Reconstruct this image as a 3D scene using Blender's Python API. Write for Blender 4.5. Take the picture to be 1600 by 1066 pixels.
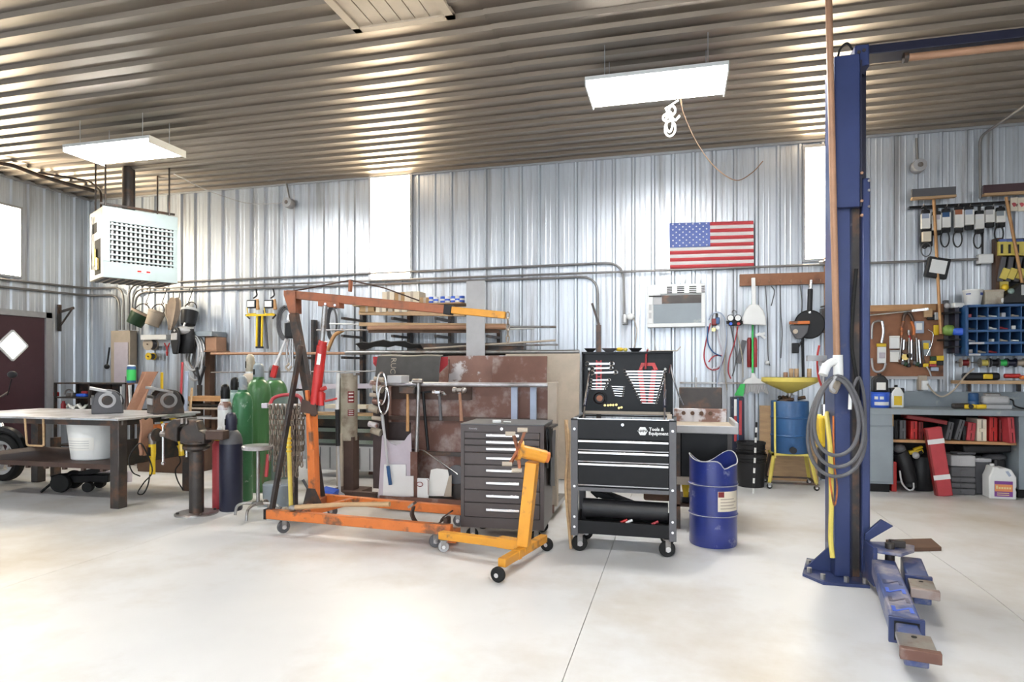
import bpy, bmesh, math, random
from mathutils import Vector, Matrix
random.seed(7)
for o in list(bpy.data.objects): bpy.data.objects.remove(o)
SC = bpy.context.scene
COL = SC.collection

# ---------------------------------------------------------------- camera
F, HOR, EYE = 1000.0, 575.0, 1.45            # focal length and horizon in pixels of the 1600x1066 frame, eye height in metres
YAW = math.atan(0.26); CT, ST = math.cos(YAW), math.sin(YAW)
cam = bpy.data.cameras.new('camera'); cam.sensor_width = 36; cam.lens = 36 * F / 1600
cam.shift_y = (HOR - 533) / 1600
cam.clip_end = 200
cam_o = bpy.data.objects.new('camera', cam); COL.objects.link(cam_o)
cam_o.location = (0, 0, EYE); cam_o.rotation_euler = (math.pi / 2, 0, YAW)
SC.camera = cam_o

# ---------------------------------------------------------------- sky, exposure
w = bpy.data.worlds.new('sky'); SC.world = w; w.use_nodes = True
wn = w.node_tree.nodes['Background']; wn.inputs[0].default_value = (0.80, 0.90, 1.0, 1); wn.inputs[1].default_value = 2.2
SC.view_settings.view_transform = 'Standard'; SC.view_settings.look = 'None'
SC.view_settings.gamma = 1; SC.view_settings.use_curve_mapping = False
SC.view_settings.exposure = 1.1
SC.cycles.max_bounces = 6; SC.cycles.diffuse_bounces = 3; SC.cycles.glossy_bounces = 3; SC.cycles.transmission_bounces = 4; SC.cycles.caustics_reflective = False; SC.cycles.caustics_refractive = False
LAMP_POWER = 38.0
PANE_POWER = 22.0       # emission of the sunlit fibreglass wall lights

# ---------------------------------------------------------------- helpers
def W(px, py, Y):
    """the point of the vertical plane y=Y that the photograph shows at (px,py)"""
    u = (px - 800) / F; d = Y / (CT + u * ST)
    return Vector((u * d * CT - d * ST, Y, EYE - (py - HOR) * d / F))
def G(px, py, Z=0.0):
    """the point of the level plane z=Z that the photograph shows at (px,py)"""
    u = (px - 800) / F; d = (EYE - Z) * F / (py - HOR)
    return Vector((u * d * CT - d * ST, u * d * ST + d * CT, Z))
def M(px, Y):
    """metres of one pixel of height at plane Y"""
    u = (px - 800) / F
    return Y / (CT + u * ST) / F

class B:
    """collects shapes for ONE mesh"""
    def __init__(s): s.v = []; s.f = []; s.m = Matrix()
    def add(s, vs, fs):
        b = len(s.v); s.v += [s.m @ Vector(v) for v in vs]; s.f += [tuple(b + i for i in f) for f in fs]; return s
    def box(s, c, d, rot=None):
        x, y, z = d[0] / 2, d[1] / 2, d[2] / 2
        vs = [Vector((i * x, j * y, k * z)) for k in (-1, 1) for j in (-1, 1) for i in (-1, 1)]
        if rot is not None:
            R = rot if isinstance(rot, Matrix) else Matrix.Rotation(rot, 3, 'Z')
            vs = [R @ v for v in vs]
        c = Vector(c)
        return s.add([v + c for v in vs], [(0, 2, 3, 1), (4, 5, 7, 6), (0, 1, 5, 4), (2, 6, 7, 3), (0, 4, 6, 2), (1, 3, 7, 5)])
    def mm(s, a, b):
        a, b = Vector(a), Vector(b)
        return s.box((a + b) / 2, [abs(b[i] - a[i]) for i in range(3)])
    def bar(s, a, b, w, h=None, up=(0, 0, 1)):
        """rectangular bar from a to b, w across, h along up"""
        a, b = Vector(a), Vector(b); h = w if h is None else h
        t = (b - a); L = t.length; t.normalize(); up = Vector(up)
        if abs(t.dot(up)) > 0.99: up = Vector((0, 1, 0)) if abs(t.y) < .9 else Vector((1, 0, 0))
        sd = t.cross(up).normalized(); u2 = sd.cross(t)
        return s.box((a + b) / 2, (L, w, h), Matrix((t, sd, u2)).transposed())
    def tube(s, path, r, n=8, closed=False, r1=None, caps=True):
        P = [Vector(p) for p in path]; k = len(P); rings = []
        prev = None
        for i, p in enumerate(P):
            if closed: t = (P[(i + 1) % k] - P[i - 1])
            else: t = P[min(i + 1, k - 1)] - P[max(i - 1, 0)]
            t = t.normalized() if t.length > 1e-9 else Vector((0, 0, 1))
            if prev is None:
                a = Vector((0, 0, 1)) if abs(t.z) < .9 else Vector((1, 0, 0))
                sd = t.cross(a).normalized()
            else:
                sd = (prev - t * prev.dot(t)); sd = sd.normalized() if sd.length > 1e-6 else t.orthogonal().normalized()
            prev = sd; u = t.cross(sd)
            rr = r[i] if isinstance(r, (list, tuple)) else (r if r1 is None else r + (r1 - r) * i / (k - 1))
            rings.append([p + (sd * math.cos(2 * math.pi * j / n) + u * math.sin(2 * math.pi * j / n)) * rr for j in range(n)])
        vs = [v for R in rings for v in R]; fs = []
        for i in range(k if closed else k - 1):
            a, b = i * n, ((i + 1) % k) * n
            for j in range(n): fs.append((a + j, a + (j + 1) % n, b + (j + 1) % n, b + j))
        if caps and not closed:
            fs.append(tuple(range(n - 1, -1, -1))); fs.append(tuple((k - 1) * n + j for j in range(n)))
        return s.add(vs, fs)
    def cyl(s, a, b, r, r1=None, n=20): return s.tube([a, b], [r, r if r1 is None else r1], n)
    def lathe(s, prof, c=(0, 0, 0), n=24, axis='Z', open_=False):
        """prof: list of (radius, height) bottom to top"""
        vs = []; fs = []; c = Vector(c); k = len(prof)
        for (r, z) in prof:
            for j in range(n):
                a = 2 * math.pi * j / n; x, y = r * math.cos(a), r * math.sin(a)
                p = (x, y, z) if axis == 'Z' else ((z, x, y) if axis == 'X' else (y, z, x))
                vs.append(c + Vector(p))
        for i in range(k - 1):
            for j in range(n): fs.append((i * n + j, i * n + (j + 1) % n, (i + 1) * n + (j + 1) % n, (i + 1) * n + j))
        if not open_: fs.append(tuple(range(n - 1, -1, -1))); fs.append(tuple((k - 1) * n + j for j in range(n)))
        return s.add(vs, fs)
    def prism(s, pts, a, b, plane='XZ'):
        """2D outline extruded from a to b along the third axis. XZ -> along Y, XY -> along Z, YZ -> along X"""
        def P(p, t): return {'XZ': (p[0], t, p[1]), 'XY': (p[0], p[1], t), 'YZ': (t, p[0], p[1])}[plane]
        n = len(pts); vs = [P(p, a) for p in pts] + [P(p, b) for p in pts]
        fs = [tuple(range(n)), tuple(range(2 * n - 1, n - 1, -1))] + [(i, n + i, n + (i + 1) % n, (i + 1) % n) for i in range(n)]
        return s.add(vs, fs)
    def sphere(s, c, r, n=12, sc=(1, 1, 1)):
        vs = [Vector((0, 0, -1))]; fs = []; m = max(4, n // 2)
        for i in range(1, m):
            t = math.pi * i / m - math.pi / 2
            vs += [Vector((math.cos(t) * math.cos(2 * math.pi * j / n), math.cos(t) * math.sin(2 * math.pi * j / n), math.sin(t))) for j in range(n)]
        vs.append(Vector((0, 0, 1))); c = Vector(c); e = len(vs) - 1
        for j in range(n):
            fs.append((0, 1 + (j + 1) % n, 1 + j)); fs.append((e, e - n + j, e - n + (j + 1) % n))
        for i in range(m - 2):
            for j in range(n): fs.append((1 + i * n + j, 1 + i * n + (j + 1) % n, 1 + (i + 1) * n + (j + 1) % n, 1 + (i + 1) * n + j))
        return s.add([c + Vector((v.x * sc[0] * r, v.y * sc[1] * r, v.z * sc[2] * r)) for v in vs], fs)
    def sheet(s, rows, th):
        """grid of points (rows of equal length) thickened by th along normals"""
        nr, nc = len(rows), len(rows[0]); P = [[Vector(p) for p in r] for r in rows]; vs = []; back = []
        for i in range(nr):
            for j in range(nc):
                du = P[i][min(j + 1, nc - 1)] - P[i][max(j - 1, 0)]; dv = P[min(i + 1, nr - 1)][j] - P[max(i - 1, 0)][j]
                nrm = du.cross(dv); nrm = nrm.normalized() if nrm.length > 1e-9 else Vector((0, -1, 0))
                vs.append(P[i][j]); back.append(P[i][j] - nrm * th)
        N = nr * nc; fs = []
        for i in range(nr - 1):
            for j in range(nc - 1):
                q = (i * nc + j, i * nc + j + 1, (i + 1) * nc + j + 1, (i + 1) * nc + j); fs.append(q); fs.append(tuple(N + k for k in reversed(q)))
        ed = [(0 * nc + j, 0 * nc + j + 1) for j in range(nc - 1)] + [((nr - 1) * nc + j + 1, (nr - 1) * nc + j) for j in range(nc - 1)]
        ed += [((i + 1) * nc, i * nc) for i in range(nr - 1)] + [(i * nc + nc - 1, (i + 1) * nc + nc - 1) for i in range(nr - 1)]
        for a, b in ed: fs.append((b, a, N + a, N + b))
        return s.add(vs + back, fs)
    def build(s, name, mat, parent=None, world=True, smooth=False, bevel=0, at=None, label=None, segs=2):
        """ONE mesh object. world: the shapes are in world space (else in the parent's space)"""
        me = bpy.data.meshes.new(name); vs = [Vector(v) for v in s.v]
        ob = bpy.data.objects.new(name, me)
        if parent is not None:
            if world:
                inv = WM[parent.name].inverted(); vs = [inv @ v for v in vs]; WM[ob.name] = WM[parent.name].copy()
            else: WM[ob.name] = WM[parent.name].copy()
            ob.parent = parent
        else:
            if at is None:
                lo = [min(v[i] for v in vs) for i in range(3)]; hi = [max(v[i] for v in vs) for i in range(3)]
                at = Vector(((lo[0] + hi[0]) / 2, (lo[1] + hi[1]) / 2, lo[2]))
            at = Vector(at); vs = [v - at for v in vs]; ob.location = at; WM[ob.name] = Matrix.Translation(at)
        me.from_pydata(vs, [], s.f); me.validate()
        bm = bmesh.new(); bm.from_mesh(me); bmesh.ops.recalc_face_normals(bm, faces=bm.faces); bm.to_mesh(me); bm.free()
        if mat: me.materials.append(MT[mat] if isinstance(mat, str) else mat)
        if smooth:
            me.polygons.foreach_set('use_smooth', [True] * len(me.polygons))
            me.set_sharp_from_angle(angle=math.radians(38))
        COL.objects.link(ob)
        if bevel:
            md = ob.modifiers.new('bevel', 'BEVEL'); md.width = bevel; md.segments = segs; md.limit_method = 'ANGLE'; md.angle_limit = math.radians(40)
            me.polygons.foreach_set('use_smooth', [True] * len(me.polygons)); me.set_sharp_from_angle(angle=math.radians(50))
        if label: ob['label'] = label
        return ob
WM = {}
def tag(o, label, cat, group=None, kind=None):
    o['label'] = label; o['category'] = cat
    if group: o['group'] = group
    if kind: o['kind'] = kind
    return o
def struct(o, label=None):
    o['kind'] = 'structure'
    if label: o['label'] = label
    return o
def thing(name, label, cat, loc=(0, 0, 0), rz=0.0, group=None):
    o = bpy.data.objects.new(name, None); COL.objects.link(o); o.empty_display_size = .1
    o.location = loc; o.rotation_euler = (0, 0, rz)
    WM[o.name] = Matrix.Translation(Vector(loc)) @ Matrix.Rotation(rz, 4, 'Z')
    return tag(o, label, cat, group)
def copy_tree(o, parent=None):
    c = o.copy(); COL.objects.link(c); c.parent = parent
    for ch in KIDS.get(o.name, [k for k in o.children]): copy_tree(ch, c)
    return c
KIDS = {}
def text(name, body, mat, size, loc, rot, parent, depth=.0006, align='LEFT', sx=1.0, bold=0.0):
    """flat lettering as a mesh-like FONT part; loc and rot in the parent's space"""
    cu = bpy.data.curves.new(name, 'FONT'); cu.body = body; cu.size = size; cu.extrude = depth; cu.align_x = align; cu.offset = bold
    cu.resolution_u = 2
    cu.materials.append(MT[mat]); tmp = bpy.data.objects.new('tmp_text', cu); COL.objects.link(tmp)
    me = bpy.data.meshes.new_from_object(tmp.evaluated_get(bpy.context.evaluated_depsgraph_get())); bpy.data.objects.remove(tmp)
    ob = bpy.data.objects.new(name, me); COL.objects.link(ob)
    ob.parent = parent; ob.location = loc; ob.rotation_euler = rot; ob.scale = (sx, 1, 1)
    return ob
def arc(c, r, a0, a1, n, plane='XZ', sq=1.0):
    out = []
    for i in range(n + 1):
        a = math.radians(a0 + (a1 - a0) * i / n); x, y = r * math.cos(a), r * math.sin(a) * sq
        out.append(Vector(c) + Vector({'XZ': (x, 0, y), 'XY': (x, y, 0), 'YZ': (0, x, y)}[plane]))
    return out
def spline(pts, k=6):
    P = [Vector(p) for p in pts]; P = [2 * P[0] - P[1]] + P + [2 * P[-1] - P[-2]]; out = []
    for i in range(1, len(P) - 2):
        a, b, c, d = P[i - 1:i + 3]
        for j in range(k):
            t = j / k
            out.append(.5 * ((2 * b) + (c - a) * t + (2 * a - 5 * b + 4 * c - d) * t * t + (3 * b - a - 3 * c + d) * t ** 3))
    out.append(P[-2]); return out

# ---------------------------------------------------------------- materials
MT = {}
def mat(name, col, rough=.5, metal=0.0, var=.12, scale=8.0, col2=None, thr=.6, soft=.1, scale2=5.0, bump=0.0, bscale=60.0, stretch=None, emit=0, coat=0, pos=False, spec=.5):
    """principled material; var: fine value noise; col2: patches of a second colour (wear, rust, dirt)"""
    m = bpy.data.materials.new(name); m.use_nodes = True; N = m.node_tree.nodes; L = m.node_tree.links
    p = N['Principled BSDF']; p.inputs['Roughness'].default_value = rough; p.inputs['Metallic'].default_value = metal
    c = (*col, 1)
    tc = N.new('ShaderNodeTexCoord'); src = N.new('ShaderNodeNewGeometry').outputs['Position'] if pos else tc.outputs['Object']; p.inputs['Specular IOR Level'].default_value = spec
    if stretch:
        mp = N.new('ShaderNodeMapping'); mp.inputs['Scale'].default_value = stretch; L.new(src, mp.inputs['Vector']); src = mp.outputs['Vector']
    def noise(sc, det=4):
        n = N.new('ShaderNodeTexNoise'); n.inputs['Scale'].default_value = sc; n.inputs['Detail'].default_value = det; n.inputs['Roughness'].default_value = .62
        L.new(src, n.inputs['Vector']); return n.outputs['Fac']
    mx = N.new('ShaderNodeMix'); mx.data_type = 'RGBA'
    mx.inputs['A'].default_value = tuple(max(0, x * (1 - var * 1.6)) for x in col) + (1,); mx.inputs['B'].default_value = tuple(min(1, x * (1 + var * 1.6)) for x in col) + (1,)
    L.new(noise(scale), mx.inputs['Factor']); out = mx.outputs['Result']
    if col2 is not None:
        r = N.new('ShaderNodeMapRange'); r.inputs['From Min'].default_value = thr - soft; r.inputs['From Max'].default_value = thr + soft
        L.new(noise(scale2, 8), r.inputs['Value'])
        m2 = N.new('ShaderNodeMix'); m2.data_type = 'RGBA'; m2.inputs['B'].default_value = (*col2, 1)
        L.new(r.outputs['Result'], m2.inputs['Factor']); L.new(out, m2.inputs['A']); out = m2.outputs['Result']
    L.new(out, p.inputs['Base Color'])
    if bump:
        bn = N.new('ShaderNodeBump'); bn.inputs['Strength'].default_value = bump; bn.inputs['Distance'].default_value = .004
        L.new(noise(bscale), bn.inputs['Height']); L.new(bn.outputs['Normal'], p.inputs['Normal'])
    if emit:
        p.inputs['Emission Color'].default_value = c; p.inputs['Emission Strength'].default_value = emit
    if coat: p.inputs['Coat Weight'].default_value = coat
    MT[name] = m; return m

mat('concrete', (.79, .79, .79), .40, 0, .05, 1.2, (.55, .49, .41), .575, .11, .45, .10, 40, pos=True)
mat('galvanised', (.62, .665, .72), .40, .6, .13, 1.6, (.28, .27, .27), .63, .12, .9, 0, 60, (7, 7, .35), pos=True)
mat('ceiling_metal', (.29, .25, .21), .42, .8, .10, 1.5, (.22, .19, .16), .6, .2, 1.0, 0, 60, (.3, 3, 1), pos=True)
mat('trim_metal', (.42, .43, .45), .45, .5, .1)
mat('maroon_paint', (.052, .022, .028), .4, 0, .1)
mat('glass_lit', (1, .86, .64), .5, 0, 0, emit=PANE_POWER)
mat('glass_door', (.80, .90, 1.0), .5, 0, 0, emit=5.0)
mat('tube_lit', (1, .99, .97), .5, 0, 0, emit=LAMP_POWER)
mat('white_enamel', (.80, .81, .80), .35, 0, .04)
mat('hatch_wood', (.62, .52, .40), .55, 0, .1, 6)
mat('joint', (.42, .35, .27), .9)

# ---------------------------------------------------------------- the building
X0, X1, Y0, Y1, ZC = -9.98, 8.0, -5.0, 9.0, 4.42
PIT = .267
# floor: slabs with joints and one ragged crack
flo = B().mm((X0 - .3, Y0 - 4, -.25), (X1 + .3, Y1 + .3, -.012)).build('floor', 'joint'); struct(flo, 'pale concrete floor with joints and a crack')
def jag(x, amp, seed):
    r = random.Random(seed); ys = [Y0 - 4 + i * (Y1 - Y0 + 4.3) / 40 for i in range(41)]
    return [(x + (r.uniform(-amp, amp) if amp else 0), y) for y in ys]
cuts = [jag(X0 - .3, 0, 0), jag(-4.31, .035, 3), jag(-.52, 0, 0), jag(1.92, .012, 5), jag(X1 + .3, 0, 0)]
for i in range(4):
    g = .0022
    b = B()
    a = [(x + g, y) for x, y in cuts[i]]; c = [(x - g, y) for x, y in cuts[i + 1]]
    vs = [(x, y, 0) for x, y in a] + [(x, y, 0) for x, y in c] + [(x, y, -.012) for x, y in a] + [(x, y, -.012) for x, y in c]; n = len(a)
    fs = [(k, n + k, n + k + 1, k + 1) for k in range(n - 1)] + [(k, k + 1, 2 * n + k + 1, 2 * n + k) for k in range(n - 1)] + [(n + k, 3 * n + k, 3 * n + k + 1, n + k + 1) for k in range(n - 1)]
    b.add(vs, fs); b.build('slab', 'concrete', flo)

def rib_profile(n, pitch, hgt, cw, tw, sw=.0025):
    """open profile (u, height) of n pitches: flats, one trapezoid rib and two low swages each"""
    out = []
    for i in range(n):
        s = i * pitch; r = pitch - cw
        out += [(s, 0), (s + (cw - tw) / 2, hgt), (s + (cw + tw) / 2, hgt), (s + cw, 0)]
        for f in (.30, .62) if sw else ():
            q = s + cw + r * f; out += [(q - .012, 0), (q - .005, sw), (q + .005, sw), (q + .012, 0)]
    out.append((n * pitch, 0)); return out
def panel_mesh(name, matn, prof, length, fn):
    vs = [fn(u, h, t) for t in (0, length) for u, h in prof]; n = len(prof)
    me = bpy.data.meshes.new(name); me.from_pydata(vs, [], [(i, i + 1, n + i + 1, n + i) for i in range(n - 1)])
    bm = bmesh.new(); bm.from_mesh(me); bm.to_mesh(me); bm.free()
    me.materials.append(MT[matn]); return me
def put(me, name, parent, loc):
    o = bpy.data.objects.new(name, me); COL.objects.link(o); o.parent = parent; o.location = Vector(loc) - parent.location; return o

prof = rib_profile(4, PIT, .028, .062, .028)
wall_back = struct(B().mm((X0 - .1, Y1 + .03, -.2), (X1 + .1, Y1 + .15, ZC + .2)).build('wall_back', 'galvanised'), 'ribbed galvanised metal back wall')
pm = panel_mesh('wall_panel', 'galvanised', prof, ZC, lambda u, h, t: (u, -h, t))
k = 0; x = X0
while x < X1: put(pm, 'wall_panel', wall_back, (x, Y1, 0)); x += 4 * PIT
wall_left = struct(B().mm((X0 - .15, Y0, -.2), (X0 - .03, Y1 + .1, ZC + .2)).build('wall_left', 'galvanised'), 'ribbed galvanised metal wall with the maroon door')
pl = panel_mesh('wall_panel', 'galvanised', prof, ZC, lambda u, h, t: (h, -u, t))
y = Y1
while y > Y0: put(pl, 'wall_panel', wall_left, (X0, y, 0)); y -= 4 * PIT
wall_right = struct(B().mm((X1 + .03, Y0, -.2), (X1 + .15, Y1 + .1, ZC + .2)).build('wall_right', 'galvanised'))
pr = panel_mesh('wall_panel', 'galvanised', prof, ZC, lambda u, h, t: (-h, -u, t))
y = Y1
while y > Y0: put(pr, 'wall_panel', wall_right, (X1, y, 0)); y -= 4 * PIT
# front wall behind the camera, with an opening added to let sky light in
wf = B(); DX0, DX1, DZ = -5.5, 2.5, 3.7
wf.mm((X0 - .1, Y0 - .15, -.2), (DX0, Y0, ZC + .2)); wf.mm((DX1, Y0 - .15, -.2), (X1 + .1, Y0, ZC + .2)); wf.mm((DX0, Y0 - .15, DZ), (DX1, Y0, ZC + .2))
struct(wf.build('wall_front', 'galvanised'))
ceil = struct(B().mm((X0 - .15, Y0 - .15, ZC + .03), (X1 + .15, Y1 + .15, ZC + .15)).build('ceiling', 'ceiling_metal'), 'brown grey ribbed metal ceiling')
cp = rib_profile(4, .24, .032, .10, .045, 0)
SEAM = -1.62
ca = panel_mesh('ceiling_panel', 'ceiling_metal', cp, SEAM - X0 + .06, lambda u, h, t: (t, -u, -h))
cb = panel_mesh('ceiling_panel', 'ceiling_metal', cp, X1 - SEAM, lambda u, h, t: (t, -u, -h))
y = Y1
while y > Y0:
    put(ca, 'ceiling_panel', ceil, (X0, y, ZC - .006)); put(cb, 'ceiling_panel', ceil, (SEAM, y, ZC)); y -= .96
# screws in the ceiling ribs
sm = B().cyl((0, 0, 0), (0, 0, -.012), .009, n=6); so = sm.build('screw', 'trim_metal', ceil)
so.location = Vector((-3, 5.4, ZC - .026)) - ceil.location
rs = random.Random(2)
for yi in range(9, 0, -1):
    for xi in range(-9, 5, 2):
        o = so.copy(); COL.objects.link(o); o.location = Vector((xi + .5 * (yi % 2), Y1 - .96 * (9 - yi) - .0375, ZC - .024)) - ceil.location
# eave trim angle along the top of the back wall
struct(B().mm((X0, Y1 - .05, ZC - .06), (X1, Y1 - .02, ZC - .02)).build('trim_1', 'trim_metal'), 'metal angle along the top of the back wall')
struct(B().mm((X0 + .02, Y0, ZC - .06), (X0 + .05, Y1, ZC - .02)).build('trim_2', 'trim_metal'), 'metal angle along the top of the door wall')

def wall_light(name, px0, py0, px1, py1, label):
    a, b = W(px0, py0, Y1 - .04), W(px1, py1, Y1 - .04)
    fr = B(); t = .035
    for (u0, v0, u1, v1) in ((a.x - t, b.z - t, a.x, a.z + t), (b.x, b.z - t, b.x + t, a.z + t), (a.x, a.z, b.x, a.z + t), (a.x, b.z - t, b.x, b.z)):
        fr.mm((u0, Y1 - .06, v0), (u1, Y1 - .001, v1))
    o = struct(fr.build(name, 'trim_metal'), label)
    B().mm((a.x, Y1 - .045, b.z), (b.x, Y1 - .035, a.z)).build('pane', 'glass_lit', o)
wall_light('window_1', 580, 273, 641, 434, 'tall bright translucent wall light above the conduits')
wall_light('window_2', 1258, 232, 1316, 403, 'tall bright translucent wall light behind the blue lift column')
# the wall light and the door in the left wall (plane x = X0)
def WL(px, py, X=None):
    X = X0 + .04 if X is None else X
    u = (px - 800) / F; d = X / (u * CT - ST)
    return Vector((X, u * d * ST + d * CT, EYE - (py - HOR) * d / F))
a, b = WL(-35, 305), WL(31, 432); zt, zb = WL(31, 327).z, b.z
fr = B(); t = .035
fr.mm((X0, a.y - t, zb - t), (X0 + .06, a.y, zt + t)).mm((X0, b.y, zb - t), (X0 + .06, b.y + t, zt + t)).mm((X0, a.y, zt), (X0 + .06, b.y, zt + t)).mm((X0, a.y, zb - t), (X0 + .06, b.y, zb))
o = struct(fr.build('window_3', 'trim_metal'), 'bright translucent wall light in the left wall')
B().mm((X0 + .035, a.y, zb), (X0 + .045, b.y, zt)).build('pane', 'glass_lit', o)
a, b = WL(-70, 480), WL(69, 497); zt = b.z
d1 = struct(B().mm((X0 + .005, a.y, .01), (X0 + .05, b.y, zt)).build('door_1', 'maroon_paint', bevel=.004), 'dark maroon door with a diamond window')
fr = B().mm((X0, b.y, 0), (X0 + .085, b.y + .10, zt + .09)).mm((X0, a.y - .10, 0), (X0 + .085, a.y, zt + .09)).mm((X0, a.y - .1, zt), (X0 + .085, b.y + .1, zt + .09))
fr.build('door_frame', 'trim_metal', d1)
dm = WL(19, 540, X0 + .055); hs = .20
B().prism([(dm.y - hs, dm.z), (dm.y, dm.z - hs * 1.0), (dm.y + hs, dm.z), (dm.y, dm.z + hs * 1.0)], X0 + .05, X0 + .058, 'YZ').build('pane', 'glass_door', d1)
fr = B(); h2 = hs + .03
q = [Vector((X0 + .06, dm.y - h2, dm.z)), Vector((X0 + .06, dm.y, dm.z - h2)), Vector((X0 + .06, dm.y + h2, dm.z)), Vector((X0 + .06, dm.y, dm.z + h2))]
for i in range(4): fr.bar(q[i], q[(i + 1) % 4], .03, .03, (1, 0, 0))
fr.build('window_frame', 'white_enamel', d1)

# ceiling hatch
A1, A2 = G(556, 47, ZC - .03), G(712, 25, ZC - .03)
hy = (A1.y + A2.y) / 2
hx = struct(B().mm((A1.x, hy - 1.3, ZC - .03), (A2.x, hy, ZC - .015)).build('trim_3', 'hatch_wood'), 'boarded hatch in the ceiling above the middle')
fr = B(); t = .07
fr.mm((A1.x, hy - t, ZC - .06), (A2.x, hy, ZC - .03)).mm((A1.x, hy - 1.3, ZC - .06), (A2.x, hy - 1.3 + t, ZC - .03)).mm((A1.x, hy - 1.3, ZC - .06), (A1.x + t, hy, ZC - .03)).mm((A2.x - t, hy - 1.3, ZC - .06), (A2.x, hy, ZC - .03))
fr.build('hatch_frame', 'hatch_wood', hx)
nb = 6; wdt = (A2.x - A1.x - 2 * t) / nb
for i in range(nb):
    B().mm((A1.x + t + i * wdt + .005, hy - 1.3 + t, ZC - .045), (A1.x + t + (i + 1) * wdt - .005, hy - t, ZC - .03)).build('plank', 'hatch_wood', hx)

# fluorescent fixtures: two in the picture, unseen others added to light the room
FIX = []
def fixture(x, y, label, group='fluorescent fixtures in rows'):
    t = thing('ceiling_light', label, 'light', (x, y, 4.0), 0, group)
    L, D = 1.24, .56
    h = B().mm((-L / 2, -D / 2, .05), (L / 2, D / 2, .085)).mm((-L / 2, -D / 2, 0), (-L / 2 + .012, D / 2, .05)).mm((L / 2 - .012, -D / 2, 0), (L / 2, D / 2, .05))
    h.build('housing', 'white_enamel', t, world=False)
    for i in range(6):
        yy = -D / 2 + .05 + i * (D - .1) / 5
        B().cyl((-L / 2 + .015, yy, .025), (L / 2 - .015, yy, .025), .017, n=8).build('tube', 'tube_lit', t, world=False, smooth=True)
    for sx in (-1, 1):
        for sy in (-1, 1):
            B().cyl((sx * .45, sy * .2, .085), (sx * .45, sy * .2, ZC - 4.0 - .0), .004, n=6).build('hanger_wire', 'trim_metal', t, world=False)
    B().mm((-.2, -.05, .085), (.2, .05, .14)).build('ballast_box', 'white_enamel', t, world=False)
    return t
fixture(-.2, 6.05, 'bright fluorescent ceiling fixture hanging above the flag')
fixture(-6.41, 6.25, 'bright fluorescent ceiling fixture above the hanging heater')
for (x, y) in ((-6.4, 1.6), (-.2, 1.6), (6.0, 1.6), (-6.4, -2.9), (-.2, -2.9), (6.0, -2.9)):
    fixture(x, y, 'unseen fluorescent ceiling fixture added to light the room')

# ================================================================ more materials
mat('steel_dark', (.055, .048, .045), .42, .5, .3, 6, (.16, .085, .05), .60, .1, 5)
mat('steel_raw', (.36, .355, .35), .36, .8, .2, 5, (.18, .13, .10), .58, .1, 5)
mat('steel_top', (.58, .57, .59), .35, .55, .2, 3, (.26, .23, .22), .56, .12, 3.5)
mat('chrome', (.80, .80, .82), .22, 1.0, .03)
mat('conduit', (.26, .25, .245), .40, .7, .15, 5)
mat('black_paint', (.009, .009, .010), .34, 0, .2, spec=.2)
mat('black_plastic', (.013, .013, .015), .45, 0, .15, spec=.35)
mat('rubber', (.014, .014, .014), .75, 0, .2, spec=.3)
mat('grey_plastic', (.10, .10, .108), .5, 0, .12)
mat('grey_paint', (.25, .29, .32), .42, 0, .1, 4, (.42, .42, .41), .66, .04, 7)
mat('light_grey', (.48, .48, .49), .5, 0, .08)
mat('heater_paint', (.40, .48, .49), .4, 0, .04)
mat('heater_side', (.55, .49, .40), .5, 0, .1)
mat('white_plastic', (.82, .83, .82), .4, 0, .04)
mat('paper', (.85, .84, .80), .8, 0, .03)
mat('red_paint', (.46, .022, .020), .38, 0, .12)
mat('dark_red', (.20, .015, .016), .45, 0, .15)
mat('pink_red', (.42, .045, .055), .5, 0, .15)
mat('orange_paint', (.62, .17, .035), .42, 0, .2, 5, (.17, .075, .04), .58, .05, 6)
mat('orange_worn', (.36, .115, .05), .5, 0, .2, 5, (.13, .065, .04), .58, .1, 5)
mat('amber_paint', (.72, .32, .03), .40, 0, .12, 5, (.26, .13, .05), .62, .05, 6)
mat('yellow', (.74, .50, .02), .45, 0, .1)
mat('yellow_dirty', (.70, .57, .12), .5, 0, .15, 5, (.30, .25, .12), .66, .08, 5)
mat('green_paint', (.035, .155, .06), .35, 0, .15, 6, (.30, .42, .32), .64, .03, 12)
mat('green_smooth', (.065, .185, .065), .30, 0, .1, 6, (.14, .10, .05), .66, .05, 3, stretch=(4, 4, .4))
mat('teal_grey', (.24, .33, .31), .4, 0, .1)
mat('dark_green', (.012, .045, .016), .5, 0, .2)
mat('bright_green', (.05, .55, .12), .5, 0, .08)
mat('navy_paint', (.014, .016, .036), .36, .1, .15, 5, (.22, .20, .21), .70, .05, 5)
mat('lift_blue', (.030, .046, .135), .33, .1, .15, 4, (.16, .13, .13), .66, .07, 3)
mat('lift_arm', (.05, .08, .22), .36, .1, .2, 4, (.30, .28, .32), .54, .08, 6)
mat('drum_blue', (.022, .036, .20), .28, 0, .2, 5, (.22, .24, .36), .66, .05, 9, coat=.2)
mat('sky_blue', (.022, .085, .22), .38, 0, .12)
mat('bright_blue', (.04, .13, .65), .4, 0, .08)
mat('rust_sheet', (.155, .075, .055), .5, .3, .3, 3, (.32, .26, .24), .57, .07, 3.0)
mat('rust_pale', (.25, .14, .11), .5, .25, .25, 3, (.62, .60, .62), .55, .03, 3.5)
mat('rust_dark', (.075, .045, .035), .6, .3, .35, 5)
mat('tread_plate', (.06, .042, .04), .45, .4, .25, 5, bump=.8, bscale=70)
mat('brown_cabinet', (.060, .045, .042), .40, 0, .08)
mat('wood', (.46, .25, .11), .6, 0, .25, 5, stretch=(1, 6, 6))
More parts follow.
